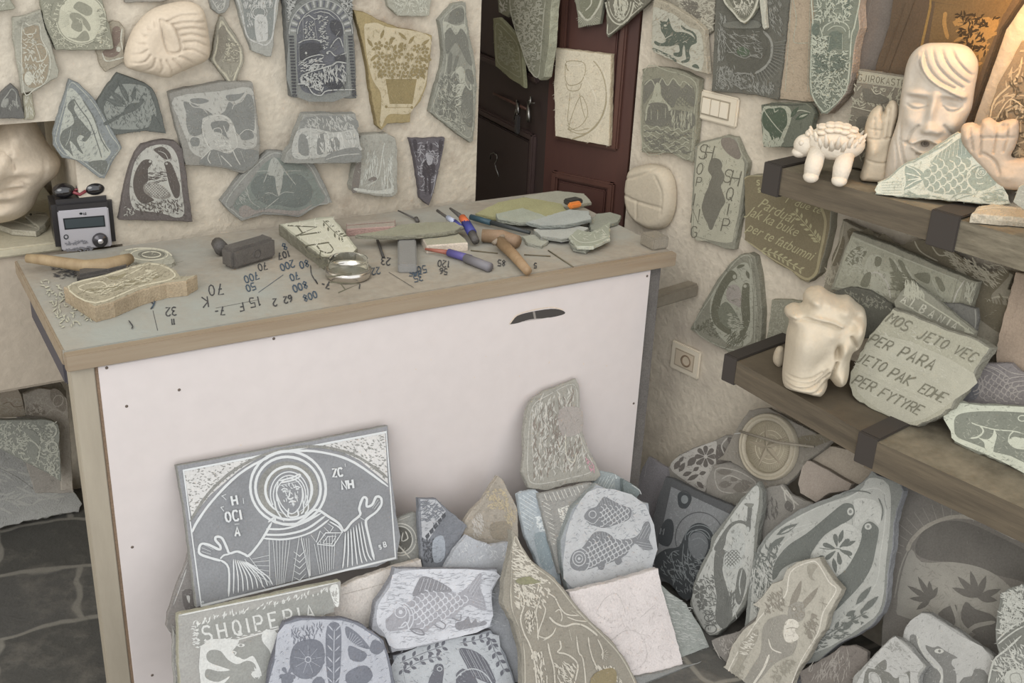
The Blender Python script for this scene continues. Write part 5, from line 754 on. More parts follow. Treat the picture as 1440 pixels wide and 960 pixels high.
slab(SL, 'grey slab with a thick white rim at the right end of the lower shelf', 'carved stone', RM, A0, '1325,583 1331,577 1345,566 1352,562 1380,567 1440,570 1560,580 1560,740 1440,668 1420,655 1390,643 1360,632 1341,622 1335,605', .03, '7f8377', 'c3c6b4', side='9ea091', cham=.004, amp=.0028, art=[
 ('P', 'l', '1326,582 1346,567 1380,570 1440,572 1560,584 1560,736 1440,665 1390,640 1343,620 1337,606'), ('P', 'd', '1344,586 1358,580 1390,578 1440,580 1540,590 1540,720 1440,650 1400,636 1390,632 1370,624 1346,614 1342,600'), ('Z', 's', .9, '1344,586 1390,578 1440,580 1440,650 1346,614', 26, 6, 20, 60),
 ('L', 'l', 1.6, '1366,594 1376,598 1400,604 1425,606 1440,610'), ('L', 'l', 2.4, '1378,598 1383,606 1376,614 1365,616'), ('P', 'l', '1376,615 1388,618 1396,612 1398,604 1402,612 1398,628 1396,636 1386,632 1384,622'), ('L', 'l', 1.4, '1398,604 1390,602'), ('P', 'l', '1418,620 1426,614 1440,616 1500,622 1500,632 1440,632 1424,628'), ('L', 'l', 1.8, '1418,622 1420,612 1426,606'), ('O', 'l', 1.5, 1438, 588, 6, 4)], extra={})
# ================================================================ UPPER SHELF
ZS = ZU
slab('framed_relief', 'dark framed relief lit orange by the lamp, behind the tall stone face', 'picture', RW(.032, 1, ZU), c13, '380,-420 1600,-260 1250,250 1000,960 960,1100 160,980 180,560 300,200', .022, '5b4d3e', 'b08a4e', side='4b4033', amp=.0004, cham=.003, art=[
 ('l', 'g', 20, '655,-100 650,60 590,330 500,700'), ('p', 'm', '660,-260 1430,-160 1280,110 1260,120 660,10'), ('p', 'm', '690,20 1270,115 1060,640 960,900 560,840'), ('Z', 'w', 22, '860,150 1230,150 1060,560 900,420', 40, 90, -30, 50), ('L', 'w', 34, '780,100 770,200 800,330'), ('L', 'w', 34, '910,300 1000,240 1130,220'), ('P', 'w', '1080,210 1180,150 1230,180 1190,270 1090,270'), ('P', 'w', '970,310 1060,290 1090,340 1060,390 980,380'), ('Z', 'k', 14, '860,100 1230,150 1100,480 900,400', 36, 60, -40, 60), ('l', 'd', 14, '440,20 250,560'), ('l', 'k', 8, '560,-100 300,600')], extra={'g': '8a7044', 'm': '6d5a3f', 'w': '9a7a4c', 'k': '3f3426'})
slab(SL, 'brown openwork carved slab at the right edge of the upper shelf', 'carved stone', RW(.036, 0, ZU), A0, '1436,58 1560,40 1560,320 1400,260 1385,215 1387,180 1392,150 1402,120 1418,92', .025, '8a7a64', 'b7a487', art=[('Z', 'l', 2.2, '1436,70 1550,60 1550,250 1400,240 1392,160', 120, 16, -40, 60), ('L', 'w', 2.6, '1438,80 1430,110 1400,140 1392,170'), ('Z', 'k', 2.2, '1436,90 1500,90 1500,240 1400,220 1394,170', 60, 12, 40, 60), ('L', 'w', 2, '1400,170 1420,140 1440,150')], extra={'w': 'c0ad8e', 'k': '5f5443'})
slab(SL, 'slab lettered GJIROKASTRA standing behind the stone hand', 'carved stone', RW(.056, 2, ZU), A0, '1207,97 1230,100 1275,108 1290,110 1286,250 1240,245 1192,234 1186,216 1190,190 1197,150', .014, '7f7868', 'a9a48f', art=[
 ('p', 'l', '1209,101 1278,111 1320,118 1318,130 1274,124 1206,114'), ('T', 'k', 1.1, 'GJIROKASTRA', 1208, 104, 9, 8, 1.05, 0), ('c', 'w', .9, '1208,100 1322,117 1320,131 1205,115'), ('Z', 'l', 1.7, '1200,118 1320,132 1312,240 1190,225', 190, 9, 10, 90), ('P', 'h', '1214,124 1234,130 1250,140 1240,146 1218,142'), ('P', 'h', '1206,166 1218,164 1222,176 1206,180'), ('L', 'w', 1.4, '1200,150 1225,156 1250,158'), ('L', 'w', 1.4, '1226,124 1232,132 1240,130')], extra={'h': '6f6a5e', 'k': '6a6354', 'w': 'b8b29c'})
FC = stone('c2b8aa', .05, .15, 30, .8, 'pale_soft_stone', spots=('c2b5a2', 9, .5, .8))
fpl = Plane(wpt(.96, .085, ZU), N(50, 2), ZU+.0005)
blob('face_sculpture', 'tall pale stone face with swept hair and round open mouth on the upper shelf', 'sculpture', fpl, A0, '1240,268 1243,250 1247,225 1252,200 1262,170 1266,140 1270,115 1275,90 1284,73 1300,62 1320,60 1345,61 1362,66 1373,80 1376,95 1371,125 1367,150 1361,165 1352,185 1348,200 1360,230 1366,284 1300,276', .045, .02, .05, [
 ('b', 1311, 148, 7, 26, 2, .020), ('b', 1310, 176, 11, 8, 0, .022), ('b', 1301, 179, 5, 4, 0, .008), ('b', 1319, 180, 5, 4, 0, .008), ('b', 1291, 138, 15, 8, 2, -.020), ('b', 1339, 141, 14, 8, 6, -.020), ('b', 1289, 143, 11, 5, 0, .010), ('b', 1337, 146, 11, 5, 8, .010), ('g', 1.3, -.008, '1276,143 1285,148 1297,148 1304,145'), ('g', 1.3, -.008, '1326,145 1335,152 1347,151 1352,147'), ('b', 1288, 128, 16, 4, -3, .008), ('b', 1336, 131, 16, 4, 6, .008),
 ('b', 1281, 165, 14, 12, 0, .010), ('b', 1340, 170, 12, 12, 0, .010), ('g', 1.7, -.009, '1292,172 1282,182 1276,196'), ('g', 1.7, -.009, '1328,172 1338,184 1344,194'), ('b', 1301, 199, 7.5, 5.5, 0, -.034), ('O', 0, 0, 0, 0, 0, 0) if 0 else ('g', 3, .010, '1282,196 1292,192 1302,190 1312,193 1320,197'), ('g', 3, .010, '1284,201 1294,207 1304,209 1314,205 1320,199'), ('g', 1.6, -.01, '1272,195 1282,198 1290,199'), ('g', 1.6, -.01, '1312,199 1322,199'), ('b', 1304, 224, 17, 11, 0, .018), ('g', 2, -.010, '1290,212 1304,216 1318,212'),
 ('g', 3.5, .012, '1295,76 1300,98 1316,114 1340,126 1356,132'), ('g', 1.3, -.009, '1300,68 1306,90 1320,108 1342,120'), ('g', 1.3, -.009, '1312,66 1318,88 1334,106 1354,120'), ('g', 1.3, -.009, '1324,66 1332,86 1346,102 1362,114'), ('g', 1.3, -.009, '1338,66 1346,82 1360,98 1368,104'), ('g', 1.4, -.010, '1296,72 1294,90 1308,110 1330,124 1352,136'), ('b', 1285, 105, 12, 20, 20, -.008), ('g', 1.6, -.010, '1268,150 1266,190 1272,220 1284,246'), ('g', 1.4, -.006, '1258,190 1262,215 1262,245')], FC, res=.0028)
MO = plain('7a7268', .8)
fo = [o for o in SC.objects if o.name == 'face_sculpture'][0]; mb = MB(); mc = fpl.hit(1301.5, 198.5); mb.lathe(mc + fpl.n*.012, fpl.n, [(0, .012), (.0035, .012), (.0036, .016), (.0062, .018), (.0078, .0165), (.0078, 0)], MO, 24); mb.build('mouth_shade_ring', fo)  # grey ring added to darken the mouth, standing in for the shade of the hole
hd = stone('c3b6a1', .06, .2, 30, .8, 'hand_stone')
hpl = Plane(wpt(.868, .10, ZU), N(42, 2), ZU+.0005)
blob('hand_sculpture', 'upright pale stone hand left of the tall stone face', 'sculpture', hpl, A0, '1211,255 1215,228 1217,212 1218,200 1215,188 1218,172 1224,158 1232,150 1240,149 1242,160 1246,150 1254,141 1262,146 1263,160 1258,180 1254,200 1250,225 1248,260', .028, .022, .016, [('g', 1.2, -.009, '1240,160 1240,176 1238,190'), ('g', 1.2, -.009, '1250,150 1249,172 1246,192'), ('g', 1, -.006, '1229,164 1229,176 1230,188'), ('g', 1.1, -.006, '1216,192 1232,193 1252,191'), ('g', 1.1, -.006, '1218,222 1232,226 1250,226'), ('b', 1226, 208, 8, 10, 0, .010), ('g', 1, -.004, '1220,178 1238,181'), ('b', 1243, 210, 5, 12, 0, -.004)], hd, res=.0026)
h2 = Plane(wpt(1.13, .068, ZU), N(58, 1), ZU+.0005)
blob('hand_sculpture', 'pale stone fist with raised fingers right of the tall stone face', 'sculpture', h2, A0, '1352,200 1351,182 1356,174 1368,172 1378,176 1382,168 1392,165 1400,170 1404,172 1416,168 1430,168 1433,178 1432,192 1428,206 1422,220 1440,222 1470,215 1470,262 1420,266 1404,262 1392,250 1380,236 1366,220', .03, .02, .018, [('g', 1.3, -.010, '1380,175 1381,195 1380,215'), ('g', 1.3, -.010, '1402,172 1402,190 1398,212'), ('g', 1.3, -.008, '1366,176 1368,192 1370,208'), ('g', 1.2, -.009, '1418,172 1418,190 1412,210'), ('b', 1410, 175, 6, 5, 0, -.014), ('g', 1.1, -.006, '1382,190 1400,190 1430,190'), ('g', 1.6, -.008, '1385,212 1400,222 1408,240'), ('b', 1420, 244, 16, 10, 0, .012), ('b', 1362, 190, 6, 8, 0, .008)], stone('bfae9b', .07, .2, 30, .8, 'hand_stone_2', spots=('c79f7c', 14, .55, .75)), res=.003)
FS = PZ(1233, 275, ZU, 55, 10)
slab(SL, 'triangular light slab of one large fish at the front of the upper shelf', 'carved stone', FS, c15, '185,800 200,740 205,700 280,665 420,545 520,500 640,430 760,350 880,270 935,300 1000,460 1100,530 1200,640 1260,740 1325,880 1250,890 1000,875 700,845 420,825', .02, '9aa392', 'ccccb8', side='b1b1a0', amp=.0016, art=[
 ('P', 'l', '200,790 220,700 300,670 430,555 650,440 890,285 950,320 1010,470 1200,650 1310,870 1000,865 500,820'), ('P', 'd', '1000,560 1080,555 1180,630 1210,700 1160,740 1080,770 1000,760 960,690 965,620'), ('P', 'd', '650,530 700,470 780,410 920,315 960,380 1000,480 900,500 780,520 700,560'), ('Z', 'l', 12, '660,520 920,330 990,480 780,520', 0, 1, 0, 0), ('P', 'd', '440,560 560,590 600,650 560,700 430,770 445,700'), ('P', 'd', '600,600 700,550 850,500 990,510 960,620 960,700 1000,770 820,800 640,770 590,690'), ('SC', 'l', 11, '600,600 700,550 850,500 990,510 960,620 960,700 1000,770 820,800 640,770 590,690', 92, 190),
 ('O', 'l', 8, 1085, 610, 36, 32), ('O', 'l', 6, 1085, 612, 18, 16), ('E', 'l', 1082, 610, 7, 7), ('L', 'l', 9, '1060,570 1035,620 1045,660 1095,655'), ('L', 'l', 9, '1040,700 1060,710 1100,705'), ('A', 'l', 14, 1100, 665, 140, 115, 120, 260), ('E', 'l', 1160, 682, 8, 6), ('E', 'l', 1185, 665, 7, 5)] +
 [('L', 'w', 11, '%d,%d %d,%d' % (660+i*36, 525-i*8, 690+i*33, 470-i*21)) for i in range(9)] + [('L', 'w', 10, p) for p in ('450,560 520,590 570,640', '440,620 520,640 570,660', '440,740 520,690 580,670', '430,765 520,740 590,690', '445,680 520,670 570,665')] + [('L', 'd', 7, '%d,%d %d,%d' % (240, 700+i*22, 410, 690+i*24)) for i in range(5)] + [('L', 'd', 7, '%d,%d %d,%d %d,%d' % (440+i*60, 540-i*30, 520+i*60, 520-i*32, 600+i*60, 470-i*35)) for i in range(5)] + [('L', 'd', 9, '830,830 900,790 1000,790'), ('L', 'd', 8, '860,850 930,820 1020,800'), ('Z', 'd', 6, '1080,800 1250,760 1290,860 1100,850', 20, 70, 8, 10), ('Z', 'd', 6, '430,780 780,820 780,840 430,810', 14, 60, 5, 10)], extra={'w': 'd2d2c0'})
V('small rounded carved stone right of the triangular fish slab on the upper shelf', A0, '1424,284 1432,262 1446,256 1500,262 1500,300 1440,296', [('Z', 'l', 1, '1430,268 1490,268 1490,290 1430,284', 20, 8, 20, 40)], 'b4b09e', 'cac6b4', th=.03, off=.17, z=ZU)
slab('cream_stone', 'flat cream stone lying on the upper shelf at the right edge', 'stone', ZP(ZU+.02), A0, '1366,300 1376,290 1400,286 1445,284 1500,290 1500,318 1440,306 1400,303', .02, 'bdb29b', 'd0c7b0', amp=.003, art=[('L', 'l', 1.4, '1372,296 1400,292 1440,294')], bump=.6)
# turtle
tb = at_z(1158, 250, ZU); tu = -WD; tp = thing('turtle_sculpture', tb, 'white stone turtle with a jagged shell at the left end of the upper shelf', 'sculpture')
TW = stone('d9cfbf', .05, .3, 40, .8, 'white_stone'); cu = at_z(1135, 244, ZU) - at_z(1185, 250, ZU); ax = cu/np.linalg.norm(cu); ay = np.cross([0, 0, 1], ax)
def tl(a, b_, c_): return tb + ax*a*.84 + ay*b_ + np.array([0, 0, c_*1.1 if c_ > .03 else c_])
TA = [ax, ay, np.array([0, 0, 1.])]
mb = MB(); mb.ball(tl(-.018, -.0, .078), [.066, .052, .040], TW, TA, 24)
rr = random.Random(4)
for i in range(26):
    t_ = 2*math.pi*i/26; c = tl(-.018+.058*math.cos(t_), .046*math.sin(t_), .074+.004*(i % 2)); tip = tl(-.018+.078*math.cos(t_), .063*math.sin(t_), .094+.010*(i % 2)); mb.tube([c, tip], [.009, .0025], TW, 7)
for i in range(5):
    for j in range(4): u_ = -.8+1.6*i/4; v_ = -.75+1.5*j/3; z_ = math.sqrt(max(0, 1-.5*u_*u_-.5*v_*v_)); c = tl(-.018+.055*u_*.9, .047*v_*.9, .078+.038*z_); mb.ball(c, [.013, .012, .006], TW, TA, 8)
mb.build('shell', tp)
mb = MB(); mb.tube([tl(.03, 0, .06), tl(.05, .003, .068)], [.024, .024], TW, 14); mb.ball(tl(.062, .004, .066), [.027, .024, .026], TW, TA, 18); mb.ball(tl(.075, .006, .05), [.018, .018, .012], TW, TA, 12); mb.ball(tl(.058, .004, .092), [.008, .016, .008], TW, TA, 10); mb.ball(tl(.072, .024, .074), .006, TW, TA, 8); mb.ball(tl(.072, -.016, .074), .006, TW, TA, 8); mb.build('head', tp)
for a_, b_ in ((.026, .040), (-.05, .042), (.026, -.036), (-.05, -.036)):
    mb = MB(); mb.tube([tl(a_, b_*.6, .062), tl(a_+.004, b_*1.1, .035), tl(a_+.006, b_*1.35, .012)], [.02, .021, .017], TW, 14); mb.ball(tl(a_+.006, b_*1.4, .0135), [.018, .02, .0135], TW, TA, 12); mb.build('leg', tp)
# animal head on the lower shelf
hp_ = Plane(at_z(1142, 559, ZL) + np.array([.0, .03, 0]), N(42, 10), ZL+.0005); HM = stone('c8bda9', .05, .2, 26, .8, 'cream_stone', spots=('c9bfae', 8, .5, .75))
blob('animal_head_sculpture', 'cream stone animal head with a long smooth snout on the lower shelf', 'sculpture', hp_, b4, '245,880 240,800 250,700 265,560 275,460 295,380 290,340 260,300 265,250 330,215 405,215 420,130 470,85 560,70 640,120 720,150 800,150 870,210 930,260 950,340 945,420 920,520 880,590 835,620 810,700 800,800 780,870 730,905 680,895 650,860 625,840 620,900 590,960 540,990 450,965 340,940 270,915', .085, .06, .045, [
 ('b', 430, 480, 170, 200, 10, .035), ('b', 420, 880, 160, 50, 8, .022), ('g', 9, -.012, '240,830 330,850 450,850 560,800 620,740'), ('g', 8, -.008, '250,800 360,815 470,815 560,765 600,710'), ('g', 8, -.008, '260,760 380,785 480,775 560,730'), ('g', 9, -.010, '290,880 400,905 500,890 600,830'), ('g', 14, .012, '280,280 400,255 520,280 640,310 720,350'), ('g', 10, -.010, '300,320 420,290 560,315 700,370'), ('b', 500, 150, 60, 50, 0, .02), ('b', 620, 170, 40, 40, 0, .014), ('b', 740, 230, 70, 50, 20, .018), ('b', 880, 400, 60, 90, 10, .030), ('g', 12, -.020, '800,440 830,500 850,560'), ('b', 870, 290, 50, 30, 0, -.020),
 ('b', 690, 570, 22, 60, 0, -.040), ('b', 745, 560, 40, 70, 0, .018), ('b', 735, 790, 60, 90, 0, .020), ('b', 560, 650, 60, 120, 30, -.012), ('g', 12, -.026, '635,850 650,740 680,660'), ('b', 450, 190, 25, 18, 0, -.010), ('b', 320, 330, 30, 50, 0, .01), ('b', 640, 420, 60, 60, 0, .012), ('b', 800, 350, 40, 40, 0, -.012)], HM, res=.003)
blob('stone_lump', 'small cream stone lump left of the animal head', 'stone', Plane(at_z(1092, 515, ZL)+np.array([0, .01, 0]), N(45)), b4, '160,680 180,610 210,580 250,590 262,640 250,720 220,755 175,730', .016, .016, .02, [], stone('b9ad99', .06, .3), res=.003)
# ================================================================ SLABS STACKED ON THE FLOOR: against the counter front
d1, d2, d3, d4, d5, d6, d7, d8, e7, e8, z1, b5, b6, b7, b8 = (900, 700, 6), (1040, 700, 6), (960, 800, 6), (560, 640, 6), (720, 640, 6), (680, 800, 6), (500, 800, 6), (240, 800, 6), (290, 590, 5.3333), (240, 640, 6), (230, 590, 3.789), (900, 560, 6), (1100, 600, 6), (1200, 600, 6), (1200, 800, 6)
def G(lab, k, K, out, art, base='8c8e8e', light='bfc0bf', th=.018, **kw): return slab(SL, lab, 'carved stone', FP(k), K, out, th, base, light, art=art, **kw)
# Saint icon
st = [('p', 'd', '1,1 2,1 2,2'),]
saint = [
 ('p', 'w', '105,275 540,180 400,270 250,400 150,520'), ('p', 'w', '820,135 1180,65 1195,340 1050,220 920,155'), ('Z', 's', 4, '105,275 540,190 400,270 250,400 150,520', 60, 16, -10, 40), ('Z', 's', 4, '830,140 1180,70 1190,330 1050,220', 60, 16, 20, 40),
 ('P', 'g', '165,580 260,440 400,310 560,220 700,180 860,180 1010,230 1190,370 1240,730 850,820 640,870 400,930 205,985'),
 ('c', 'l', 13, '105,270 1185,65 1235,735 200,990'), ('L', 'l', 13, '150,600 180,540 260,430 400,290 560,200 720,165 880,180 1020,230 1195,355'), ('L', 's', 14, '140,540 240,390 380,265 540,185 720,145 880,150 1040,200 1195,310'),
 ('E', 'g', 665, 365, 200, 190), ('O', 'l', 14, 662, 362, 202, 194, 20), ('O', 'l', 14, 662, 364, 175, 166, 20), ('E', 's', 662, 370, 160, 150), ('O', 'l', 14, 665, 372, 124, 124, 10), ('E', 'g', 668, 385, 112, 118),
 ('A', 'l', 6, 668, 395, 100, 118, 150, 390), ('A', 'l', 6, 670, 400, 86, 104, 150, 390), ('A', 'l', 6, 672, 402, 72, 90, 160, 380), ('L', 'l', 9, '615,325 690,305 720,290 725,300 690,320 620,335'), ('L', 'l', 7, '620,350 725,325'), ('L', 'l', 7, '655,295 660,320'), ('L', 'l', 6, '610,330 600,380 615,430 640,470 680,500 720,470 738,410 735,350'),
 ('L', 'l', 6, '625,375 640,365 660,372'), ('L', 'l', 6, '690,362 710,355 728,362'), ('E', 'l', 640, 380, 8, 4), ('E', 'l', 710, 368, 8, 4), ('L', 'l', 7, '672,372 668,405 660,415 678,420 690,412'), ('L', 'l', 7, '665,440 685,432 705,436'), ('L', 'l', 5, '672,452 700,448'), ('Z', 'l', 4, '630,345 725,330 715,430 680,470 640,430', 16, 22, 60, 30),
 ('L', 'l', 8, '590,430 600,480 640,540'), ('L', 'l', 8, '600,400 620,470 660,520'), ('L', 'l', 8, '740,420 745,480 730,500'), ('L', 'l', 8, '760,400 770,470 750,500'), ('L', 'l', 9, '665,470 665,515 715,510 710,475'), ('L', 'l', 11, '555,545 590,520 600,545 680,560 740,530 800,480 835,490'), ('L', 'l', 10, '545,580 640,580 740,550 840,495'), ('L', 'l', 11, '530,610 640,610 760,580 860,510'), ('L', 'l', 10, '525,630 650,635 780,600 880,530'),
 ('L', 'l', 13, '575,545 520,640 455,720 430,715 390,700 350,710 335,680 310,630 280,622 275,640 300,670 295,690 240,665 200,660 187,690 195,715 250,735 305,750'), ('L', 'l', 6, '200,680 250,700'), ('L', 'l', 6, '200,700 250,715'), ('L', 'l', 6, '215,665 265,690'), ('L', 'l', 9, '300,740 320,720 350,715'), ('L', 'l', 11, '300,745 345,790 345,940'),
 ('L', 'l', 13, '820,475 870,510 930,550 960,590 1000,545 1045,505 1040,470 1060,415 1080,420 1080,460 1110,450 1130,410 1155,415 1158,450 1130,490 1090,520 1075,545 1090,620 1120,745'), ('L', 'l', 6, '1110,470 1140,425'), ('L', 'l', 6, '1120,475 1150,435'), ('L', 'l', 8, '1045,520 1080,540'),
 ('L', 'l', 10, '560,640 565,880'), ('L', 'l', 9, '455,730 560,870'), ('L', 'l', 9, '430,740 540,900')] + \
 [('L', 'l', 7, '%d,%d %d,%d %d,%d' % (370+i*9, 740+i*2, 372+i*22, 830, 370+i*26, 925-i*6)) for i in range(9)] + [('L', 'l', 7, '%d,%d %d,%d' % (470+i*3, 740+i*17, 560, 720+i*28)) for i in range(6)] + \
 [('L', 'l', 7, '%d,%d %d,%d' % (580+i*18, 640, 600+i*8, 880-i*2)) for i in range(6)] + [('L', 'l', 7, '%d,%d %d,%d' % (770-i*14, 630, 780-i*2, 830)) for i in range(4)] + \
 [('l', 'l', 6, '%d,%d %d,%d %d,%d' % (690, 700+i*34, 722, 725+i*32, 755, 690+i*32)) for i in range(5)] + [('L', 'l', 8, '720,620 680,870'), ('L', 'l', 8, '730,620 775,850')] + \
 [('L', 'l', 7, '%d,%d %d,%d' % (800+i*16, 660-i*8, 830+i*10, 820-i*4)) for i in range(8)] + [('L', 'l', 7, '%d,%d %d,%d %d,%d' % (965+i*14, 600-i*10, 960+i*20, 700, 950+i*26, 790-i*7)) for i in range(7)] + \
 [('c', 'l', 7, '815,660 860,600 945,600 900,670'), ('c', 'l', 5, '845,655 870,620 915,618 890,660'), ('l', 'l', 6, '780,610 810,650 830,590 860,620'), ('l', 'l', 6, '850,570 880,600 900,570 870,550'), ('L', 'l', 8, '880,540 930,570 950,600')] + \
 [('T', 'l', 11, 'H', 357, 405, 50, -10), ('l', 'l', 9, '305,405 330,395'), ('l', 'l', 9, '310,405 330,425'), ('l', 'l', 9, '300,465 318,460'), ('l', 'l', 9, '302,465 318,485'), ('l', 'l', 8, '420,415 423,445'), ('T', 'l', 11, 'OCI', 322, 492, 52, -10, 1.02), ('T', 'l', 11, 'A', 375, 570, 48, -4, 1), ('l', 'l', 8, '375,555 400,552'),
  ('T', 'l', 11, 'ZC', 893, 262, 42, -8, .95), ('l', 'l', 8, '962,232 964,248'), ('T', 'l', 12, 'NH', 942, 325, 46, -8, 1.0), ('T', 'l', 6, '5', 1142, 668, 20, -10), ('T', 'l', 6, 'B', 1165, 650, 26, -10), ('O', 'l', 3, 205, 968, 5, 5)]
slab('saint_icon', 'large slate icon of a haloed saint with raised hands leaning on the counter', 'icon', FP(.022), z1, '68,245 690,130 1195,30 1205,200 1240,480 1250,745 700,860 175,1000 150,800 110,480', .02, '8d8e92', 'cfd2d3', side='8c8c87', art=saint, extra={'g': '85888c', 'w': 'cbcac8'}, lv=.04, lb=.1, amp=.0006)
G('dark narrow slab edge left of the saint icon', .0, A0, '268,770 262,790 250,820 236,862 234,880 242,892 252,930 262,960 275,1000 300,1000 300,780', [('L', 'w', 1.2, '262,800 256,818 244,850'), ('L', 'w', 1, '264,790 254,812'), ('l', 'w', 1, '254,830 266,828'), ('P', 'h', '256,832 272,830 274,858 262,860'), ('P', 'w', '262,838 267,838 266,848'), ('Z', 'w', 1.2, '236,880 252,880 270,955 258,960', 20, 7, 70, 30)], '85807c', extra={'h': '6b6663', 'w': 'b9b7b3'}, th=.014)
G('small slab with a ringed knot peeking out right of the saint icon', .0, d4, '-60,560 0,530 60,505 130,480 165,480 180,560 195,700 200,1100 -60,1100', [('O', 'l', 9, 15, 710, 135, 135), ('O', 'l', 8, 15, 710, 105, 112), ('E', 'h', 15, 710, 98, 104), ('L', 'l', 12, '-20,740 40,800 100,870'), ('L', 'l', 10, '40,650 30,720 80,700 60,640'), ('L', 'l', 9, '20,830 60,780'), ('L', 'l', 10, '0,550 100,510')], '8c8b85', 'bdbab0', extra={'h': '605e58'}, th=.014)
G('blank cream slab under the saint icon', .045, A0, '470,830 500,815 560,795 592,786 594,797 570,830 540,860 500,900 480,930 380,930', [('L', 's', 1, '480,836 540,820 586,800')], 'd3cbc3', th=.02, side='bfb6ac')
G('dark blue grey slab with a row of blocks right of the cream slab', .024, d4, '170,360 320,362 390,430 580,590 500,760 400,900 380,1000 210,1000 195,800 175,600', [('p', 'l', '185,370 320,375 400,470 330,600 250,720 200,690'), ('Z', 'd', 8, '190,380 320,385 390,460 240,560 200,550', 40, 44, -10, 50), ('Z', 'd', 8, '290,500 400,480 560,590 420,760 300,640', 60, 34, 20, 60)] + [('p', 'k', '%d,%d %d,%d %d,%d %d,%d' % (225+i*34, 680-i*42, 255+i*34, 650-i*42, 265+i*34, 680-i*42, 240+i*34, 710-i*42)) for i in range(5)] + [('Z', 'k', 8, '200,700 300,700 290,900 220,900', 24, 30, 90, 20), ('P', 'b', '290,720 380,680 390,860 300,900')], '7b7f86', 'b0b3b8', extra={'k': '54575c', 'b': '9aa2ac'}, th=.016)
G('brown pointed slab standing behind the blue grey slabs', .014, d4, '845,172 880,200 960,350 1010,450 1015,640 1000,1000 600,1000 540,700 560,560 620,470 720,370 790,250', [('Z', 'l', 7, '620,540 700,470 720,620 640,700', 20, 60, 60, 30), ('Z', 'w', 7, '740,300 900,280 940,450 760,460', 60, 30, 0, 90), ('P', 'h', '780,580 940,560 940,690 800,700'), ('L', 's', 10, '600,560 720,420 840,200'), ('Z', 'w', 6, '880,380 1000,460 980,600 900,560', 24, 34, 60, 40)], 'a39a8d', 'b9b4ad', extra={'h': '928777', 'w': 'b6a98f'}, th=.016)
G('pale blue grey blank slab between the fish slabs and the brown pointed slab', .050, A0, '657,752 668,758 690,766 716,762 726,765 740,790 740,960 640,960 625,800 640,772', [('Z', 'l', 1, '655,760 720,768 715,790 640,790', 26, 6, 0, 90), ('Z', 'l', 1, '696,800 720,800 715,880 690,880', 26, 6, 10, 30)], 'a9adb3', 'c3c7cb', th=.016)
G('tall rough slab of scribbled figures standing on the striped slabs', .012, A0, '810,532 814,540 816,570 817,598 825,625 838,650 845,668 838,676 800,680 770,690 744,686 735,664 738,640 737,610 741,580 747,564 765,550 785,543', [('C', 'l', 1, '806,540 812,570 812,600 822,630 834,660 800,672 752,680 742,660 744,600 750,570 770,556'), ('L', 'l', 1.5, '765,552 758,570 762,600 758,640 764,676'), ('L', 'l', 1.3, '749,580 748,620 752,660'), ('L', 'l', 1.4, '772,560 766,590 768,630 772,664'), ('Z', 'l', 1.6, '748,570 806,545 812,600 830,655 750,675', 110, 10, 95, 30), ('Z', 'h', 1.4, '748,580 806,550 812,600 828,650 750,670', 50, 12, 95, 30), ('P', 'b', '786,576 816,574 818,606 790,612'), ('L', 'w', 1.6, '795,610 796,640 806,650 810,636'), ('O', 'l', 1, 788, 646, 9, 12), ('Z', 'r', 1.4, '822,640 834,650 836,664 826,660', 8, 5, 60, 40)], '9a978d', 'bdbab2', extra={'h': '8a8076', 'b': 'a09993', 'w': 'c9c4b4', 'r': 'b58f97'}, th=.014)
G('pale blue slab with a striped left margin under the tall scribbled slab', .024, d5, '48,330 90,305 200,290 260,330 400,900 420,1100 300,1100 120,700 70,480', [('H', 'w', 13, '60,345 200,300 210,480 150,640 100,620', 30, 32), ('P', 'b', '190,665 300,668 330,800 345,940 270,960 220,850'), ('L', 'w', 10, '290,670 330,780 345,900'), ('Z', 'w', 8, '200,520 290,500 290,640 210,640', 24, 34, 10, 50)], 'a6b0b6', 'cdd4d8', extra={'b': '8f9ea4', 'w': 'd3d9da'}, th=.014)
G('framed slab with slanted white stripes around a triangle, left of the two fish slab', .040, d5, '225,325 400,290 640,235 680,230 560,420 470,700 430,1000 400,1000 330,760 270,520', [('H', 'w', 15, '235,335 620,245 560,330 310,400', 34, 66), ('H', 'w', 15, '240,350 315,400 385,720 350,760', 34, 28), ('p', 'd', '320,405 560,345 540,390 400,980 380,760'), ('p', 'w', '385,450 480,420 440,560 420,600'), ('Z', 's', 6, '385,450 480,420 440,560 420,600', 14, 24, 40, 60), ('L', 's', 10, '650,250 540,430 430,640')], '989691', 'd2d1c8', extra={'w': 'd2d1c8'}, th=.014)
G('small striped slab showing above the two fish slab', -.004, d5, '740,125 860,150 940,200 960,340 900,400 720,400 680,240 720,190', [('H', 'w', 11, '740,190 860,165 850,320 700,280', 24, -62), ('L', 'w', 10, '870,160 900,240 940,230'), ('P', 'h', '870,200 940,220 940,330 880,300'), ('L', 's', 10, '750,130 820,150')], '9aa3a5', 'c8cfd0', extra={'h': '8c9698', 'w': 'c8cfd0'}, th=.012)
G('small teal stone tongue right of the two fish slab', .014, d5, '940,200 1000,230 1060,270 1085,320 1060,350 1040,700 1000,1000 940,1000 945,310', [('L', 'w', 9, '1010,250 1070,290 1090,330')], '7b8787', extra={'w': 'b3b9b6'}, th=.014)
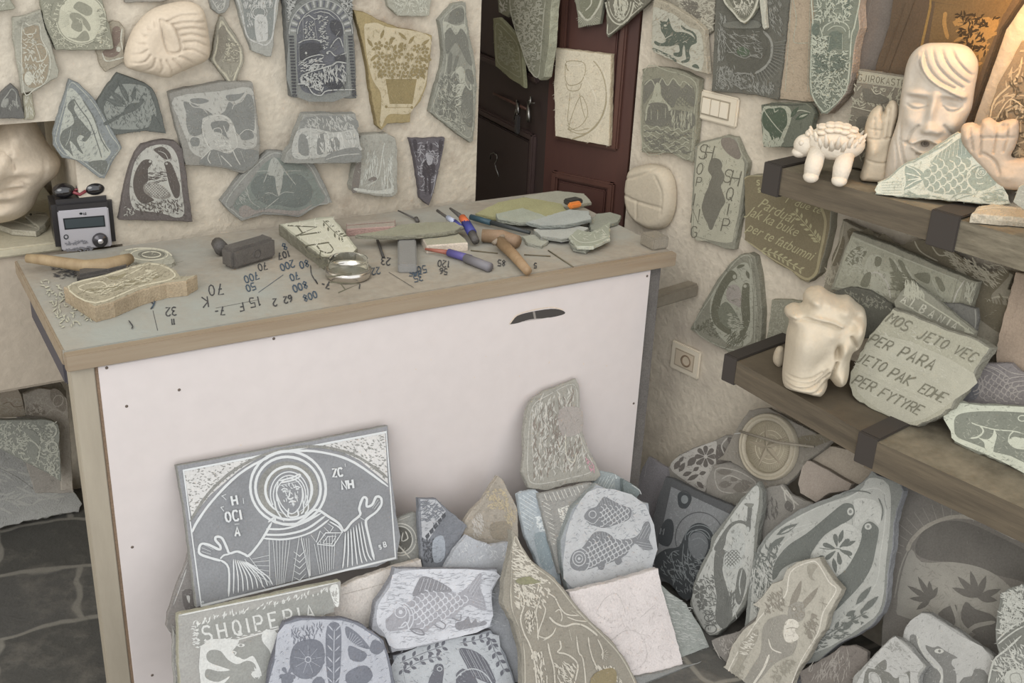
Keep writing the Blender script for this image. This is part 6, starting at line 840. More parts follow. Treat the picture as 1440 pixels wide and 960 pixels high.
G('upright slab of two scaly fish one above the other', .060, A0, '839,680 862,690 885,700 912,707 915,740 919,800 921,805 870,820 800,832 795,815 790,790 788,760 805,715', [
 ('P', 'l', '840,686 908,710 916,800 804,826 794,770 808,718'), ('Z', 'd', 1, '840,686 908,710 912,760 800,760', 40, 7, 0, 60), ('P', 'h', '821,726 828,716 838,712 844,704 850,698 862,704 880,712 886,714 888,720 884,730 870,736 850,742 840,740 828,736'), ('SC', 'l', 1.2, '842,712 880,712 888,720 870,736 844,738', 8, 190), ('O', 'l', 1.1, 833, 723, 5, 5), ('L', 'l', 1, '822,730 834,736 842,728'), ('H', 'l', .9, '842,698 862,704 878,712 842,710', 3.4, 75),
 ('P', 'h', '801,790 806,776 818,770 826,760 836,748 852,748 868,758 890,756 900,748 905,736 912,733 915,745 912,758 918,772 904,772 892,764 880,780 860,790 840,796 820,802 806,800'), ('SC', 'l', 1.3, '824,764 840,756 870,760 892,760 880,778 850,790 826,798', 9, 195), ('O', 'l', 1.4, 814, 785, 9, 10), ('O', 'l', 1.2, 814, 785, 5, 5.5), ('E', 'l', 814, 785, 2, 2), ('A', 'l', 1.4, 812, 788, 17, 18, -80, 60), ('H', 'l', 1, '834,748 852,748 866,756 836,758', 4, 80), ('H', 'l', 1.2, '894,758 908,736 914,736 912,756', 3.4, -62), ('H', 'l', 1.2, '894,760 916,762 918,774 900,772', 3.6, 10), ('P', 'h', '840,794 850,792 848,800 842,800'), ('P', 'h', '864,788 872,784 874,790 868,794'), ('Z', 'l', 1, '826,730 850,726 866,738 830,740', 0, 4, 0, 0)], '9a9fa4', 'bfc2c4', extra={'h': '83868a'}, side='8b9192')
G('slab of one big fish swimming left with a leafy weed', .088, A0, '555,798 600,799 650,799 699,800 701,815 693,830 692,860 690,882 640,898 600,908 551,918 545,900 522,885 524,870 528,846 540,830 552,810', [
 ('P', 'l', '566,802 696,803 690,830 688,880 620,900 556,912 540,890 530,876 532,850 548,826'), ('Z', 'd', .8, '560,804 694,804 688,880 560,908 536,860', 120, 12, 0, 8), ('P', 'g', '542,872 548,866 556,858 566,850 578,844 590,832 600,830 632,832 644,834 660,822 674,806 677,810 675,826 680,840 683,858 670,854 660,850 648,856 640,866 628,870 610,878 595,890 575,884 560,886 545,886'),
 ('P', 'h', '580,838 586,820 594,810 610,814 632,826 632,832 600,832'), ('H', 'l', 1.3, '584,832 592,811 612,815 634,828', 5, 108), ('SC', 'l', 1.5, '580,846 596,832 640,834 660,842 646,856 620,872 590,880 576,866', 11, 188), ('O', 'l', 1.4, 563, 860, 8, 8), ('E', 'l', 563, 860, 3, 3), ('A', 'l', 1.8, 562, 866, 14, 16, -70, 100), ('A', 'l', 1.6, 562, 868, 19, 21, -70, 70), ('L', 'l', 1.8, '562,882 570,874 574,884 566,886'), ('H', 'l', 1.4, '656,826 674,808 676,828 664,840', 4, -58), ('H', 'l', 1.4, '660,842 678,838 682,856 668,852', 4.2, 20), ('L', 'h', 1.6, '576,884 590,884 596,892 584,890 576,884'), ('L', 'h', 1.4, '610,878 622,884 626,878 618,872'), ('L', 'h', 1.4, '634,868 646,872 648,864'),
 ('P', 'h', '640,876 652,872 658,866 662,876 668,870 672,876 680,872 682,878 646,886'), ('l', 'w', 2, '646,886 682,879')], 'a3a6ad', 'c9ccd3', extra={'h': '8b8c92', 'g': 'a3a2aa', 'w': 'ced0d6'}, side='84868c', lb=.2)
G('slab of two doves under leafy branches, below the big fish slab', .070, A0, '552,921 600,910 640,900 690,885 700,900 712,920 722,950 735,1000 560,1000 556,960', [
 ('P', 'l', '558,922 688,890 704,915 722,960 726,996 566,996'), ('B', 'h', .9, '562,932 600,916 624,908', 5, 11, 5.5), ('B', 'h', .9, '566,944 590,930 618,922', 5, 10, 5.5), ('B', 'h', .9, '646,904 668,900 686,895', 4, 9, 5), ('B', 'h', .9, '688,896 696,916 710,945', 5, 11, 6), ('B', 'h', .9, '566,940 570,960', 3, 10, 5), ('P', 'h', '608,945 612,934 622,934 624,944 622,960 620,1000 600,1000 602,960'), ('O', 'l', 1.2, 618, 940, 3.4, 3), ('P', 'h', '641,954 644,944 652,940 662,946 672,960 680,1000 646,1000'), ('E', 'l', 647, 948, 2, 1.6), ('P', 'h', '645,912 665,914 680,924 690,940 696,962 664,950 656,936'), ('H', 'l', 1.2, '645,912 665,914 680,924 690,940 696,962 664,950 656,936', 4, 62), ('A', 'l', 1.6, 664, 990, 34, 50, 200, 330)], '8d9299', 'b9bec3', extra={'h': '6e6f78'}, side='6f7076')
G('blue grey slab of flowers and a tall leaf spray at the bottom edge', .125, A0, '393,895 400,875 418,868 440,868 456,869 480,868 505,875 525,888 540,900 548,925 556,960 560,1030 370,1030 380,940', [
 ('P', 'l', '400,878 480,872 520,890 538,906 550,960 554,1030 380,1030 386,930'), ('P', 'd', '410,914 420,902 440,898 454,906 456,930 444,950 424,954 408,940'), ('W', 'l', 433, 927, 22, 9, 4.2, 10), ('W', 'd', 433, 927, 24, 9, 9, 10), ('Y', 'l', 1.3, 433, 927, 5, 20, 9, 30, 350), ('O', 'l', 1.4, 433, 927, 4, 4), ('P', 'd', '460,880 476,876 480,900 476,960 462,960 458,920'), ('B', 'l', 1.2, '470,990 469,940 470,884', 8, 14, 2.2), ('P', 'd', '486,880 500,888 512,900 520,912 504,908 488,896'), ('Y', 'l', 1.5, 486, 914, 8, 26, 7, -75, -20), ('P', 'd', '490,908 504,912 516,920 508,930 492,926'), ('P', 'd', '486,948 500,938 516,936 524,950 512,962 490,962'), ('P', 'd', '524,900 534,902 540,912 530,920 520,914'), ('A', 'l', 2, 520, 945, 22, 24, -90, 60), ('Y', 'l', 1.6, 518, 946, 16, 24, 9, -80, 60), ('Z', 'd', 1, '400,884 450,876 456,892 412,904', 20, 9, 80, 40), ('P', 'd', '396,950 408,946 412,958 398,964'), ('W', 'd', 404, 948, 12, 5, 6, 20), ('P', 'd', '440,956 456,956 456,1000 430,1000')], '787c87', 'b3b7c1', side='6d6f78')
G('slab reading SHQIPERIA above an eagle head, below the saint icon', .098, d8, '60,385 80,375 700,250 1060,170 1430,95 1440,110 1435,230 1420,300 1260,430 1160,700 1140,1400 100,1400 60,700', [
 ('p', 'g', '210,460 1350,175 1380,360 240,660'), ('Z', 'w', 9, '180,440 700,310 1400,140 1410,170 800,320 200,480', 80, 40, -70, 30), ('Z', 'w', 8, '180,480 225,470 240,660 200,660', 16, 30, 0, 30), ('P', 'w', '1340,160 1410,130 1420,290 1390,310'), ('Z', 'd', 6, '1350,170 1400,150 1410,280 1380,290', 10, 30, 60, 50),
 ('T', 'w', 19, 'SHQIPERIA', 262, 488, 125, -11.5, 1.33), ('L', 'w', 12, '240,650 500,610 760,540 1000,480'), ('Z', 'w', 8, '250,620 1000,470 900,500 260,660', 30, 40, -12, 20),
 ('P', 'g', '560,660 640,600 760,560 790,540 800,620 860,700 870,780 860,900 840,1200 300,1200 300,700'), ('P', 'w', '780,520 860,510 905,555 895,640 860,750 830,680 770,600'), ('P', 'w', '250,650 550,590 560,640 520,690 560,730 620,760 690,730 730,790 760,860 760,900 700,910 680,880 720,840 700,790 640,770 560,800 480,760 420,690 340,680 300,720 320,780 420,820 500,850 400,860 320,840 290,860 300,920 400,950 500,900 420,980 300,980 290,1200 280,1200'), ('P', 'g', '530,690 560,650 640,610 700,640 690,720 560,740'), ('E', 'w', 590, 640, 34, 14), ('E', 'g', 590, 640, 14, 10), ('L', 'w', 9, '520,690 550,700 540,720'), ('Z', 'w', 8, '700,840 760,880 740,920 690,900', 10, 50, 60, 30), ('L', 'w', 13, '70,390 400,320 900,220 1400,110')], 'a09f9a', 'bbbab4', extra={'g': '949591', 'w': 'cfd0cd'}, side='a3a08c', th=.02)
G('light sliver of slab under the left corner of the SHQIPERIA slab', .060, A0, '243,880 252,900 262,935 268,1000 250,1000 243,930', [('Z', 'l', 1.2, '245,890 262,940 262,990 248,980', 12, 6, 70, 20)], '9a9893', 'bebcb7', th=.012)
G('blank white square tile with faint butterfly scratches', .120, A0, '800,832 860,818 926,799 932,830 944,870 958,920 962,944 930,950 890,962 860,1010 830,1000 815,900', [('L', 's', .9, '838,862 850,842 866,834 876,850 880,864'), ('L', 's', .9, '838,862 854,872 866,872'), ('L', 's', .9, '900,868 912,858 920,850'), ('L', 's', .9, '860,900 880,886 900,892 910,920 896,940 870,944'), ('L', 's', .8, '880,886 870,860'), ('Z', 's', .7, '830,850 920,820 945,930 880,950', 26, 8, 60, 80)], 'd9d1ce', 'd8d0cd', side='cbc4c0', th=.02)
G('small grey shard below the white tile', .135, A0, '845,985 880,955 930,945 990,950 990,1010 845,1010', None, '8c8d8b', th=.015)
G('front beige slab of a long haired figure between fish and white tile', .145, d6, '245,-220 235,-330 262,-310 330,-190 400,-80 520,10 600,70 700,190 820,350 960,490 1080,600 1200,760 1300,960 1360,1300 320,1300 330,1000 320,700 250,450 165,300 175,100 235,-160', [
 ('C', 'l', 10, '262,-270 330,-150 420,-30 600,110 800,360 1000,560 1160,740 1290,1000 1340,1260 345,1260 350,950 340,680 290,480 240,340 230,100'), ('L', 's', 7, '245,-200 230,60 225,300 310,540 335,700 340,1000'), ('Z', 'w', 10, '260,-240 420,-20 560,120 280,150 240,-60', 60, 50, 25, 30), ('Z', 'w', 10, '250,130 560,160 520,320 280,330', 50, 44, 60, 40), ('P', 'h', '380,60 440,90 480,110 320,130 270,90'),
 ('L', 'w', 13, '250,130 320,200 340,300 310,420 340,540 380,620 420,740 440,900 470,1200'), ('L', 'w', 12, '470,260 440,360 450,450 460,600'), ('L', 'w', 11, '500,300 520,340 500,420 470,500 450,580'), ('L', 'w', 10, '500,600 570,560 610,490'), ('L', 'w', 10, '460,560 520,580 590,540'), ('L', 'w', 16, '550,400 600,450 680,480 760,460 830,470 900,510 960,560'), ('L', 'w', 11, '540,200 600,240 640,320 700,380 800,390'), ('L', 'w', 10, '600,360 640,340 660,400 650,440'), ('L', 'w', 9, '700,400 780,430 870,440'), ('L', 'w', 9, '740,350 820,400'),
 ('L', 'w', 13, '540,620 560,720 590,830 600,960 620,1200'), ('L', 'w', 14, '640,600 650,660 620,700 680,710 740,740 790,800 780,900 750,1000'), ('L', 'w', 12, '720,510 740,600'), ('L', 'w', 12, '780,560 800,700 830,740 850,860 860,1000'), ('L', 'w', 12, '880,570 890,650 920,760 960,840'), ('L', 'w', 12, '960,590 1000,680 1000,760'), ('Y', 'w', 9, 990, 720, 0, 60, 7, -60, 60), ('Z', 'w', 10, '600,800 780,780 740,960 620,960', 20, 60, 60, 30), ('Z', 'w', 10, '940,820 1080,820 1180,960 980,960', 26, 50, 70, 30), ('Z', 'w', 9, '400,700 500,700 540,960 440,960', 24, 50, 85, 15), ('Z', 'w', 8, '340,350 430,350 440,520 360,540', 24, 34, 90, 20), ('P', 'b', '930,880 1080,830 1120,900 1080,1000 900,1000')], '979083', 'bdb7a6', extra={'w': 'cac4b4', 'h': '8f8d72', 'b': '908468'}, side='928d80', th=.022)
# ---------------------------------------------------------------- stack in the corner, against the right wall
def J(lab, k, K, out, art, base='8c8c88', light='b5b5b0', th=.018, pl=None, **kw): return slab(SL, lab, 'carved stone', pl or RP(k), K, out, th, base, light, art=art, **kw)
J('blank blue grey pointed slab in the corner right of the counter', .0, b5, '70,490 110,510 180,560 260,600 330,700 320,1300 -40,1300 -100,900 -30,720 20,580', [('L', 's', 9, '95,510 100,620 60,760'), ('L', 's', 9, '120,520 150,640 140,800'), ('L', 'l', 7, '60,540 40,660')], '8f8c8f', th=.014)
J('slab of cut out flowers leaning in the corner behind the dark icon', .014, b5, '240,575 330,475 470,410 600,370 720,310 790,310 900,340 1000,600 1000,1000 300,1000', [('P', 'l', '255,580 340,480 600,370 650,385 640,560 560,760 520,780 360,680'), ('F', 'h', 290, 600, 340, 520, 50), ('F', 'h', 330, 620, 380, 540, 46), ('F', 'h', 330, 540, 370, 490, 34), ('F', 'h', 400, 570, 480, 490, 60), ('F', 'h', 360, 650, 440, 620, 40), ('W', 'h', 555, 490, 92, 8, 42, 0), ('F', 'h', 400, 690, 500, 640, 40), ('F', 'h', 480, 700, 540, 760, 40), ('F', 'h', 450, 610, 500, 580, 36), ('F', 'h', 500, 640, 560, 620, 36), ('E', 'h', 490, 545, 16, 16), ('P', 'h', '650,400 720,420 740,540 650,560'), ('L', 'l', 12, '740,330 690,400 720,480'), ('P', 'h', '740,330 790,340 780,400 750,380')], '87827a', 'b3aea5', extra={'h': '6b655f'}, th=.014)
J('grey slab with drop shaped petals leaning above the dark icon', .034, b5, '560,700 620,560 760,530 860,580 1000,680 1100,760 1090,1300 560,1300', [('P', 'g', '650,620 780,620 720,590'), ('F', 'h', 650, 620, 780, 625, 50), ('F', 'h', 660, 730, 780, 720, 60), ('F', 'h', 780, 760, 930, 740, 90), ('E', 'h', 795, 680, 30, 24), ('F', 'h', 840, 690, 950, 720, 34), ('C', 'l', 9, '640,600 780,600 900,650 980,720 900,790 780,800 660,760'), ('L', 'l', 9, '690,680 760,650 860,690'), ('L', 'l', 8, '750,710 830,700'), ('P', 'g', '700,820 900,800 880,940 720,900'), ('L', 'l', 9, '900,800 980,900 1000,960')], '8d887f', 'aba69c', extra={'h': '78726a', 'g': '807c72'}, th=.014)
CP = RP(.060)
J('brown slab carrying a round sun relief, under the end of the lower shelf', .060, b5, '650,520 700,480 790,300 860,180 920,100 1080,75 1300,200 1500,300 1600,300 1640,340 1560,420 1420,520 1330,640 1200,760 1060,900 1040,760 980,680 860,590 760,530', [('L', 'l', 6, '790,300 900,290 960,330'), ('P', 'g', '1330,330 1560,300 1640,340 1400,420')], '857e73', th=.016, extra={'g': '776f5f'})
t = thing('round_sun_relief', RP(.08).hit(1084, 668), 'round cream relief of a five pointed star in a raised ring on the brown slab', 'relief')
rp = RP(.0615); mb = MB(); cc = rp.hit(1082, 628); ru = np.linalg.norm(rp.hit(1122, 634) - cc)
mb.lathe(cc, rp.n, [(ru*.8, .0), (ru*.8, .012), (ru*.84, .018), (ru*.9, .018), (ru*.93, .012), (ru*.95, .012), (ru*.97, .017), (ru*1.02, .014), (ru*1.04, 0)], stone('a79f8e', .08, .3), 64); mb.build('ring', t)
mb = MB(); mb.lathe(cc, rp.n, [(0, .008), (ru*.8, .008), (ru*.8, 0)], stone('a39b88', .08, .3), 48)
Art(mb, rp.off(.0082), b5, {'h': stone('8a8171'), 'l': stone('b4ac98')}).run([('Y', 'h', 6, 1095, 410, 60, 175, 60, 0, 354, 1.1), ('A', 'l', 6, 1095, 410, 120, 140, 0, 360), ('A', 'l', 5, 1095, 410, 90, 105, 0, 360)]); mb.build('disc', t)
mb = MB()
for i in range(5):
    an = rad(-170 + 72*i); u_, v_ = rp.u, rp.v; dir_ = u_*math.cos(an) + v_*math.sin(an); sd_ = np.cross(rp.n, dir_); mid = cc + rp.n*.016; tip = cc + dir_*ru*.76 + rp.n*.009; b1_ = cc + dir_*ru*.18 + sd_*ru*.1 + rp.n*.009; b2_ = cc + dir_*ru*.18 - sd_*ru*.1 + rp.n*.009
    mb.add([mid, b1_, tip, b2_], [(0, 1, 2), (0, 2, 3)], stone('968d7c', .05, .2))
mb.build('star', t)
mb = MB(); mb.tube([RP(.10).hit(1040, 606), RP(.10).hit(1095, 622), RP(.10).hit(1145, 628)], [.0035, .004, .003], stone('8e877a', .1, .2), 8); tag(mb.build('thin_rod'), 'thin grey rod lying across the round sun relief', 'rod')
slab('cream_stone', 'blank cream stone standing under the second strap of the lower shelf', 'stone', RP(.035), b6, '225,200 400,160 560,190 720,290 800,340 780,420 700,500 600,480 420,380 230,280', .02, 'ada08f', None or 'b5a998', side='978b7b')
slab('cream_stone', 'blank tan stone block in front of the cream stone under the lower shelf', 'stone', RP(.06), b6, '180,280 240,285 400,370 590,480 560,540 400,560 280,640 150,560 130,480', .022, 'a3978a', 'b5a998', side='8f8478')
J('small grey slab behind the bird slab with a carved hook', .080, b5, '1040,760 1200,720 1260,800 1380,860 1500,900 1560,1060 1500,1500 1000,1500', [('C', 'l', 12, '1220,800 1250,900 1300,930 1290,860 1240,780'), ('P', 'h', '1240,860 1290,900 1280,960 1220,920'), ('Z', 'h', 8, '1060,860 1160,840 1160,1000 1060,1000', 10, 60, 90, 20), ('L', 'l', 14, '1190,740 1260,830 1340,900')], '8b8780', 'b3afa6', extra={'h': '6b6762'}, th=.014)
J('dark square icon of a mother with child leaning in the corner', .088, A0, '936,670 944,672 975,688 1040,715 1050,720 1040,760 1010,820 965,845 940,820 900,810 910,760 925,700', [
 ('p', 'g', '944,684 1036,727 1010,770 990,830 962,840 922,786'), ('Z', 'l', .7, '944,684 1036,727 1020,760 930,770', 80, 4, 0, 90), ('C', 'h', 1.6, '955,694 964,690 972,698 970,708 964,714 956,712 954,702'), ('P', 'k', '954,694 962,692 972,698 970,708 964,715 955,710'), ('E', 'q', 963, 702, 5, 6), ('P', 'k', '935,732 944,730 948,740 946,758 940,768 928,764 926,752'), ('T', 'l', 1.2, 'M', 930, 742, 9, 12), ('A', 'd', 1.2, 984, 756, 34, 36, 160, 330), ('P', 'k', '964,750 974,738 986,735 998,742 1004,756 1004,772 996,800 985,830 962,842 945,822 925,805 922,784 936,772 955,768'),
 ('P', 'm', '972,752 984,748 994,756 996,770 988,786 976,784 968,768'), ('A', 'q', 1, 984, 756, 20, 18, 170, 360), ('A', 'q', 1, 984, 758, 15, 14, 170, 360), ('L', 'q', 1, '966,752 974,746 988,748 998,758'), ('L', 'q', 1, '972,760 984,756 994,764'), ('L', 'q', .9, '976,768 984,764'), ('L', 'q', 1, '962,764 960,790 966,812 980,826'), ('L', 'q', 1, '968,770 968,792 976,812'), ('L', 'q', 1, '944,780 950,800 960,816'), ('L', 'q', 1, '938,802 956,802 970,818'), ('L', 'q', 1, '940,786 946,776 956,774'), ('Z', 'q', 1, '936,776 990,780 984,830 950,832 930,800', 50, 7, 60, 40), ('Z', 'q', .9, '972,790 996,780 990,810 974,812', 14, 8, 10, 20)], '58595a', '8f9192', extra={'g': '808283', 'h': '4c4e4f', 'k': '45494c', 'q': '808688', 'm': '6f7376'}, th=.02)
J('pale green grey slab corner below the white tile and bird slab', .112, A0, '928,820 945,835 965,848 975,865 985,880 998,910 995,918 960,925 940,930 930,880', [('Z', 'l', 1, '935,830 970,852 992,905 950,915', 40, 9, 10, 14)], '9ba09a', 'b7bab4', th=.014, pl=FP(.098))
J('upright pointed slab of a long necked water bird in front of the dark icon', .118, A0, '1066,677 1072,690 1072,715 1066,745 1063,780 1060,810 1048,850 1030,872 1008,893 997,896 985,880 970,850 975,820 985,795 998,770 1000,755 1020,730 1042,700', [
 ('P', 'l', '1064,682 1068,700 1062,740 1058,800 1044,846 1020,880 998,892 986,876 974,850 978,822 1000,776 1006,760 1024,732 1046,702'), ('L', 's', 1.6, '1069,686 1066,740 1060,800 1046,852'), ('P', 'h', '1052,710 1056,710 1058,716 1056,730 1056,742 1053,748 1050,740 1044,736 1036,736 1028,742 1022,752 1020,764 1014,776 1004,772 1010,760 1020,744 1030,734 1042,731 1050,732'), ('P', 'h', '1006,776 1020,774 1016,800 1022,824 1028,846 1030,868 1018,884 1006,870 1008,840 1004,810'), ('P', 'd', '1046,708 1060,708 1056,714'), ('E', 'w', 1052, 744, 2, 4), ('P', 'w', '1026,746 1036,740 1044,748 1048,766 1044,790 1036,800 1026,792 1022,772 1032,762'), ('P', 'w', '1020,778 1036,770 1042,782 1030,800 1018,796'), ('SC', 'h', 1.1, '1022,776 1036,772 1042,784 1030,798 1020,794', 5, 90), ('L', 'w', 1.6, '1018,796 1030,840 1036,870'), ('L', 'w', 1.2, '1024,798 1034,824'), ('L', 'w', 1.2, '1030,800 1038,826'), ('P', 'h', '1046,800 1050,812 1046,836 1040,850 1034,840 1036,816 1040,800'), ('L', 'w', 1.6, '1044,800 1040,820 1042,836'),
 ('W', 'h', 984, 832, 10, 6, 6, 0), ('W', 'h', 988, 848, 8, 6, 5, 20), ('Z', 'h', 1.2, '978,810 1004,806 1008,850 984,860', 40, 6, 40, 60), ('O', 'h', 1.4, 1000, 884, 8, 6), ('O', 'h', 1.4, 998, 868, 7, 5), ('O', 'h', 1.4, 1016, 872, 6, 7), ('Z', 'h', 1.2, '990,856 1030,850 1016,884 996,888', 30, 7, 20, 60), ('Z', 'h', 1.2, '1018,836 1034,832 1034,856 1022,860', 12, 10, 100, 20)], '85877f', 'b9bbb4', extra={'h': '767872', 'w': 'b4b6b2'}, th=.02)
J('big slab of two dark birds facing each other with flower panel between', .150, A0, '1226,661 1234,668 1252,674 1266,680 1270,690 1264,710 1257,735 1256,765 1250,800 1246,845 1240,862 1225,880 1205,893 1180,905 1150,930 1100,940 1040,930 1044,900 1048,870 1052,830 1056,800 1065,770 1075,755 1090,740 1120,718 1150,705 1180,694 1200,686 1215,675', [
 ('P', 'l', '1222,672 1250,682 1252,735 1246,790 1240,850 1216,878 1140,920 1060,916 1056,850 1064,790 1090,746 1150,712 1206,692'), ('C', 'w', 1.5, '1090,748 1148,714 1188,702 1206,692 1228,686 1240,690 1246,700 1244,740 1238,780 1232,820 1200,858 1172,880 1140,900 1110,900 1084,860 1086,810 1092,780 1110,756 1150,734'),
 ('P', 'h', '1086,814 1088,795 1098,778 1112,764 1134,750 1156,732 1180,712 1190,707 1200,710 1202,722 1196,730 1186,736 1160,752 1142,776 1138,786 1118,790 1100,800 1092,812'), ('E', 'w', 1196, 719, 4.5, 5.5), ('E', 'd', 1196, 719, 2.2, 2.6), ('L', 'h', 1.4, '1198,726 1199,738'), ('P', 'h', '1212,744 1216,736 1224,733 1232,738 1236,746 1232,770 1226,796 1212,820 1192,842 1170,862 1150,866 1160,850 1176,830 1172,816 1190,800 1204,776 1210,758'), ('E', 'w', 1221, 740, 5, 4.6), ('E', 'd', 1221, 740, 2.2, 2.2), ('P', 'w', '1200,704 1212,700 1226,702 1236,708 1240,722 1236,738 1230,733 1220,730 1212,736 1202,740 1203,722'),
 ('P', 'w', '1142,780 1156,760 1176,742 1190,735 1204,742 1212,750 1208,768 1196,790 1180,808 1172,812 1158,792'), ('W', 'h', 1178, 772, 22, 6, 7, 20), ('L', 'h', 1.2, '1152,770 1166,772 1182,772 1198,786'), ('F', 'h', 1180, 764, 1186, 744, 7), ('F', 'h', 1186, 768, 1204, 760, 6), ('F', 'h', 1172, 784, 1176, 806, 7), ('F', 'h', 1160, 782, 1150, 784, 5), ('L', 'h', 1, '1190,745 1200,748'), ('F', 'h', 1092, 752, 1122, 736, 9), ('F', 'l', 1098, 750, 1118, 740, 3), ('F', 'h', 1082, 770, 1104, 754, 8), ('Z', 'h', 1.4, '1062,776 1100,756 1086,800 1080,850 1060,860', 70, 10, 70, 50), ('Z', 'w', 1.2, '1058,800 1082,790 1080,890 1054,900', 60, 10, 80, 30), ('L', 'w', 1.6, '1072,790 1078,820 1076,860 1070,900'), ('A', 'h', 1.6, 1206, 696, 20, 6, 180, 340), ('L', 'h', 1.5, '1236,700 1242,716 1240,732'), ('L', 'h', 1.2, '1244,700 1248,716'),
 ('F', 'h', 1204, 850, 1226, 824, 9), ('F', 'h', 1212, 860, 1236, 838, 9), ('F', 'h', 1190, 866, 1204, 858, 7), ('F', 'h', 1186, 886, 1200, 872, 8), ('B', 'h', 1.2, '1130,912 1170,888 1220,860', 6, 12, 5), ('Z', 'h', 1.3, '1110,900 1200,866 1220,876 1150,915', 40, 8, -20, 40)], '81847f', 'aaaca5', extra={'h': '6c706a', 'w': 'b3b5ae'}, side='87888a', th=.026)
J('front pale slab of a long eared hare standing, below the two bird slab', .190, A0, '1140,785 1152,783 1162,800 1172,815 1184,828 1180,838 1166,862 1160,885 1148,900 1135,925 1120,945 1100,1000 1010,1000 1012,950 1020,935 1030,905 1045,885 1062,872 1068,855 1058,850 1072,838 1085,820 1100,815 1106,800 1120,790', [
 ('C', 'w', 1.6, '1138,790 1150,792 1166,818 1176,830 1158,860 1150,890 1126,930 1110,970 1100,990 1024,990 1022,950 1050,896 1074,862 1104,838 1112,804'), ('P', 'h', '1135,796 1143,792 1150,796 1146,802 1142,810 1146,816 1138,812'), ('P', 'k', '1110,862 1112,842 1120,826 1127,816 1126,832 1120,848 1118,862'), ('P', 'k', '1128,848 1138,836 1150,826 1146,838 1136,850 1130,856'), ('P', 'g', '1112,850 1128,846 1132,860 1128,872 1116,874 1108,866'), ('E', 'k', 1117, 856, 4, 4), ('E', 'w', 1117, 856, 1.8, 1.8), ('O', 'k', 1.2, 1128, 864, 4, 4), ('Z', 'k', 1, '1110,850 1132,848 1128,874 1112,872', 20, 4, 40, 60),
 ('P', 'g', '1072,886 1080,872 1092,866 1104,864 1112,870 1104,878 1100,890 1106,902 1116,904 1120,894 1121,906 1114,920 1100,926 1086,936 1070,954 1056,970 1046,992 1030,992 1040,968 1056,940 1070,916'), ('P', 'w', '1104,876 1110,870 1120,872 1124,880 1118,886 1124,896 1116,902 1106,902 1102,892'), ('L', 'k', 1, '1106,884 1114,882 1122,884'), ('L', 'k', .9, '1108,894 1116,892'), ('L', 'w', 1.8, '1081,898 1086,912 1100,918'), ('L', 'w', 3, '1082,920 1074,940 1060,962 1050,988'), ('L', 'k', 1, '1154,842 1162,854'), ('l', 'k', 1.5, '1159,840 1156,858'), ('l', 'k', 1.5, '1152,846 1164,850'), ('Z', 'k', 1.2, '1078,840 1100,826 1104,856 1076,862', 26, 8, 60, 30), ('Z', 'k', 1.2, '1132,876 1152,868 1148,890 1134,900', 26, 8, 50, 30), ('P', 'k', '1142,862 1150,866 1142,870'), ('P', 'h', '1040,910 1052,894 1066,884 1064,900 1054,916 1046,930 1036,944 1028,946 1038,926'), ('Z', 'w', 1, '1040,910 1064,886 1062,902 1046,924', 16, 8, 20, 20), ('Z', 'h', 1.1, '1084,945 1110,925 1120,930 1100,960 1086,960', 26, 7, 50, 50), ('Z', 'h', 1.1, '1030,950 1050,930 1040,960 1026,966', 20, 6, 50, 50)], 'b1ad9f', 'c9c4b6', extra={'w': 'd2cdc0', 'h': '9e998b', 'k': '8f887c', 'g': '98948a'}, side='9c9686', th=.022)
J('dark grey slab with hanging loops behind the hare slab at the bottom', .160, d3, '240,600 340,560 480,520 620,400 600,1300 380,1300 340,800 270,690', [('L', 'l', 8, '250,620 300,720 350,830'), ('L', 'l', 8, '360,640 380,680 420,640 400,600'), ('Z', 'l', 6, '300,600 470,560 440,720 360,740', 20, 30, 80, 40)], '827d77', 'a09b94', th=.014, pl=RP(.168))
J('brown loose slab with looped strokes between the hare slab and the sun slab', .13, d3, '980,860 1100,800 1240,720 1330,650 1440,640 1560,700 1560,1500 960,1500', [('Z', 'l', 7, '1060,820 1420,680 1400,940 1100,940', 30, 80, 100, 25), ('L', 'l', 9, '1170,780 1200,900 1280,760 1330,680')], '7a736d', '97918a', th=.014, pl=RP(.166))
SNP = RP(.055)
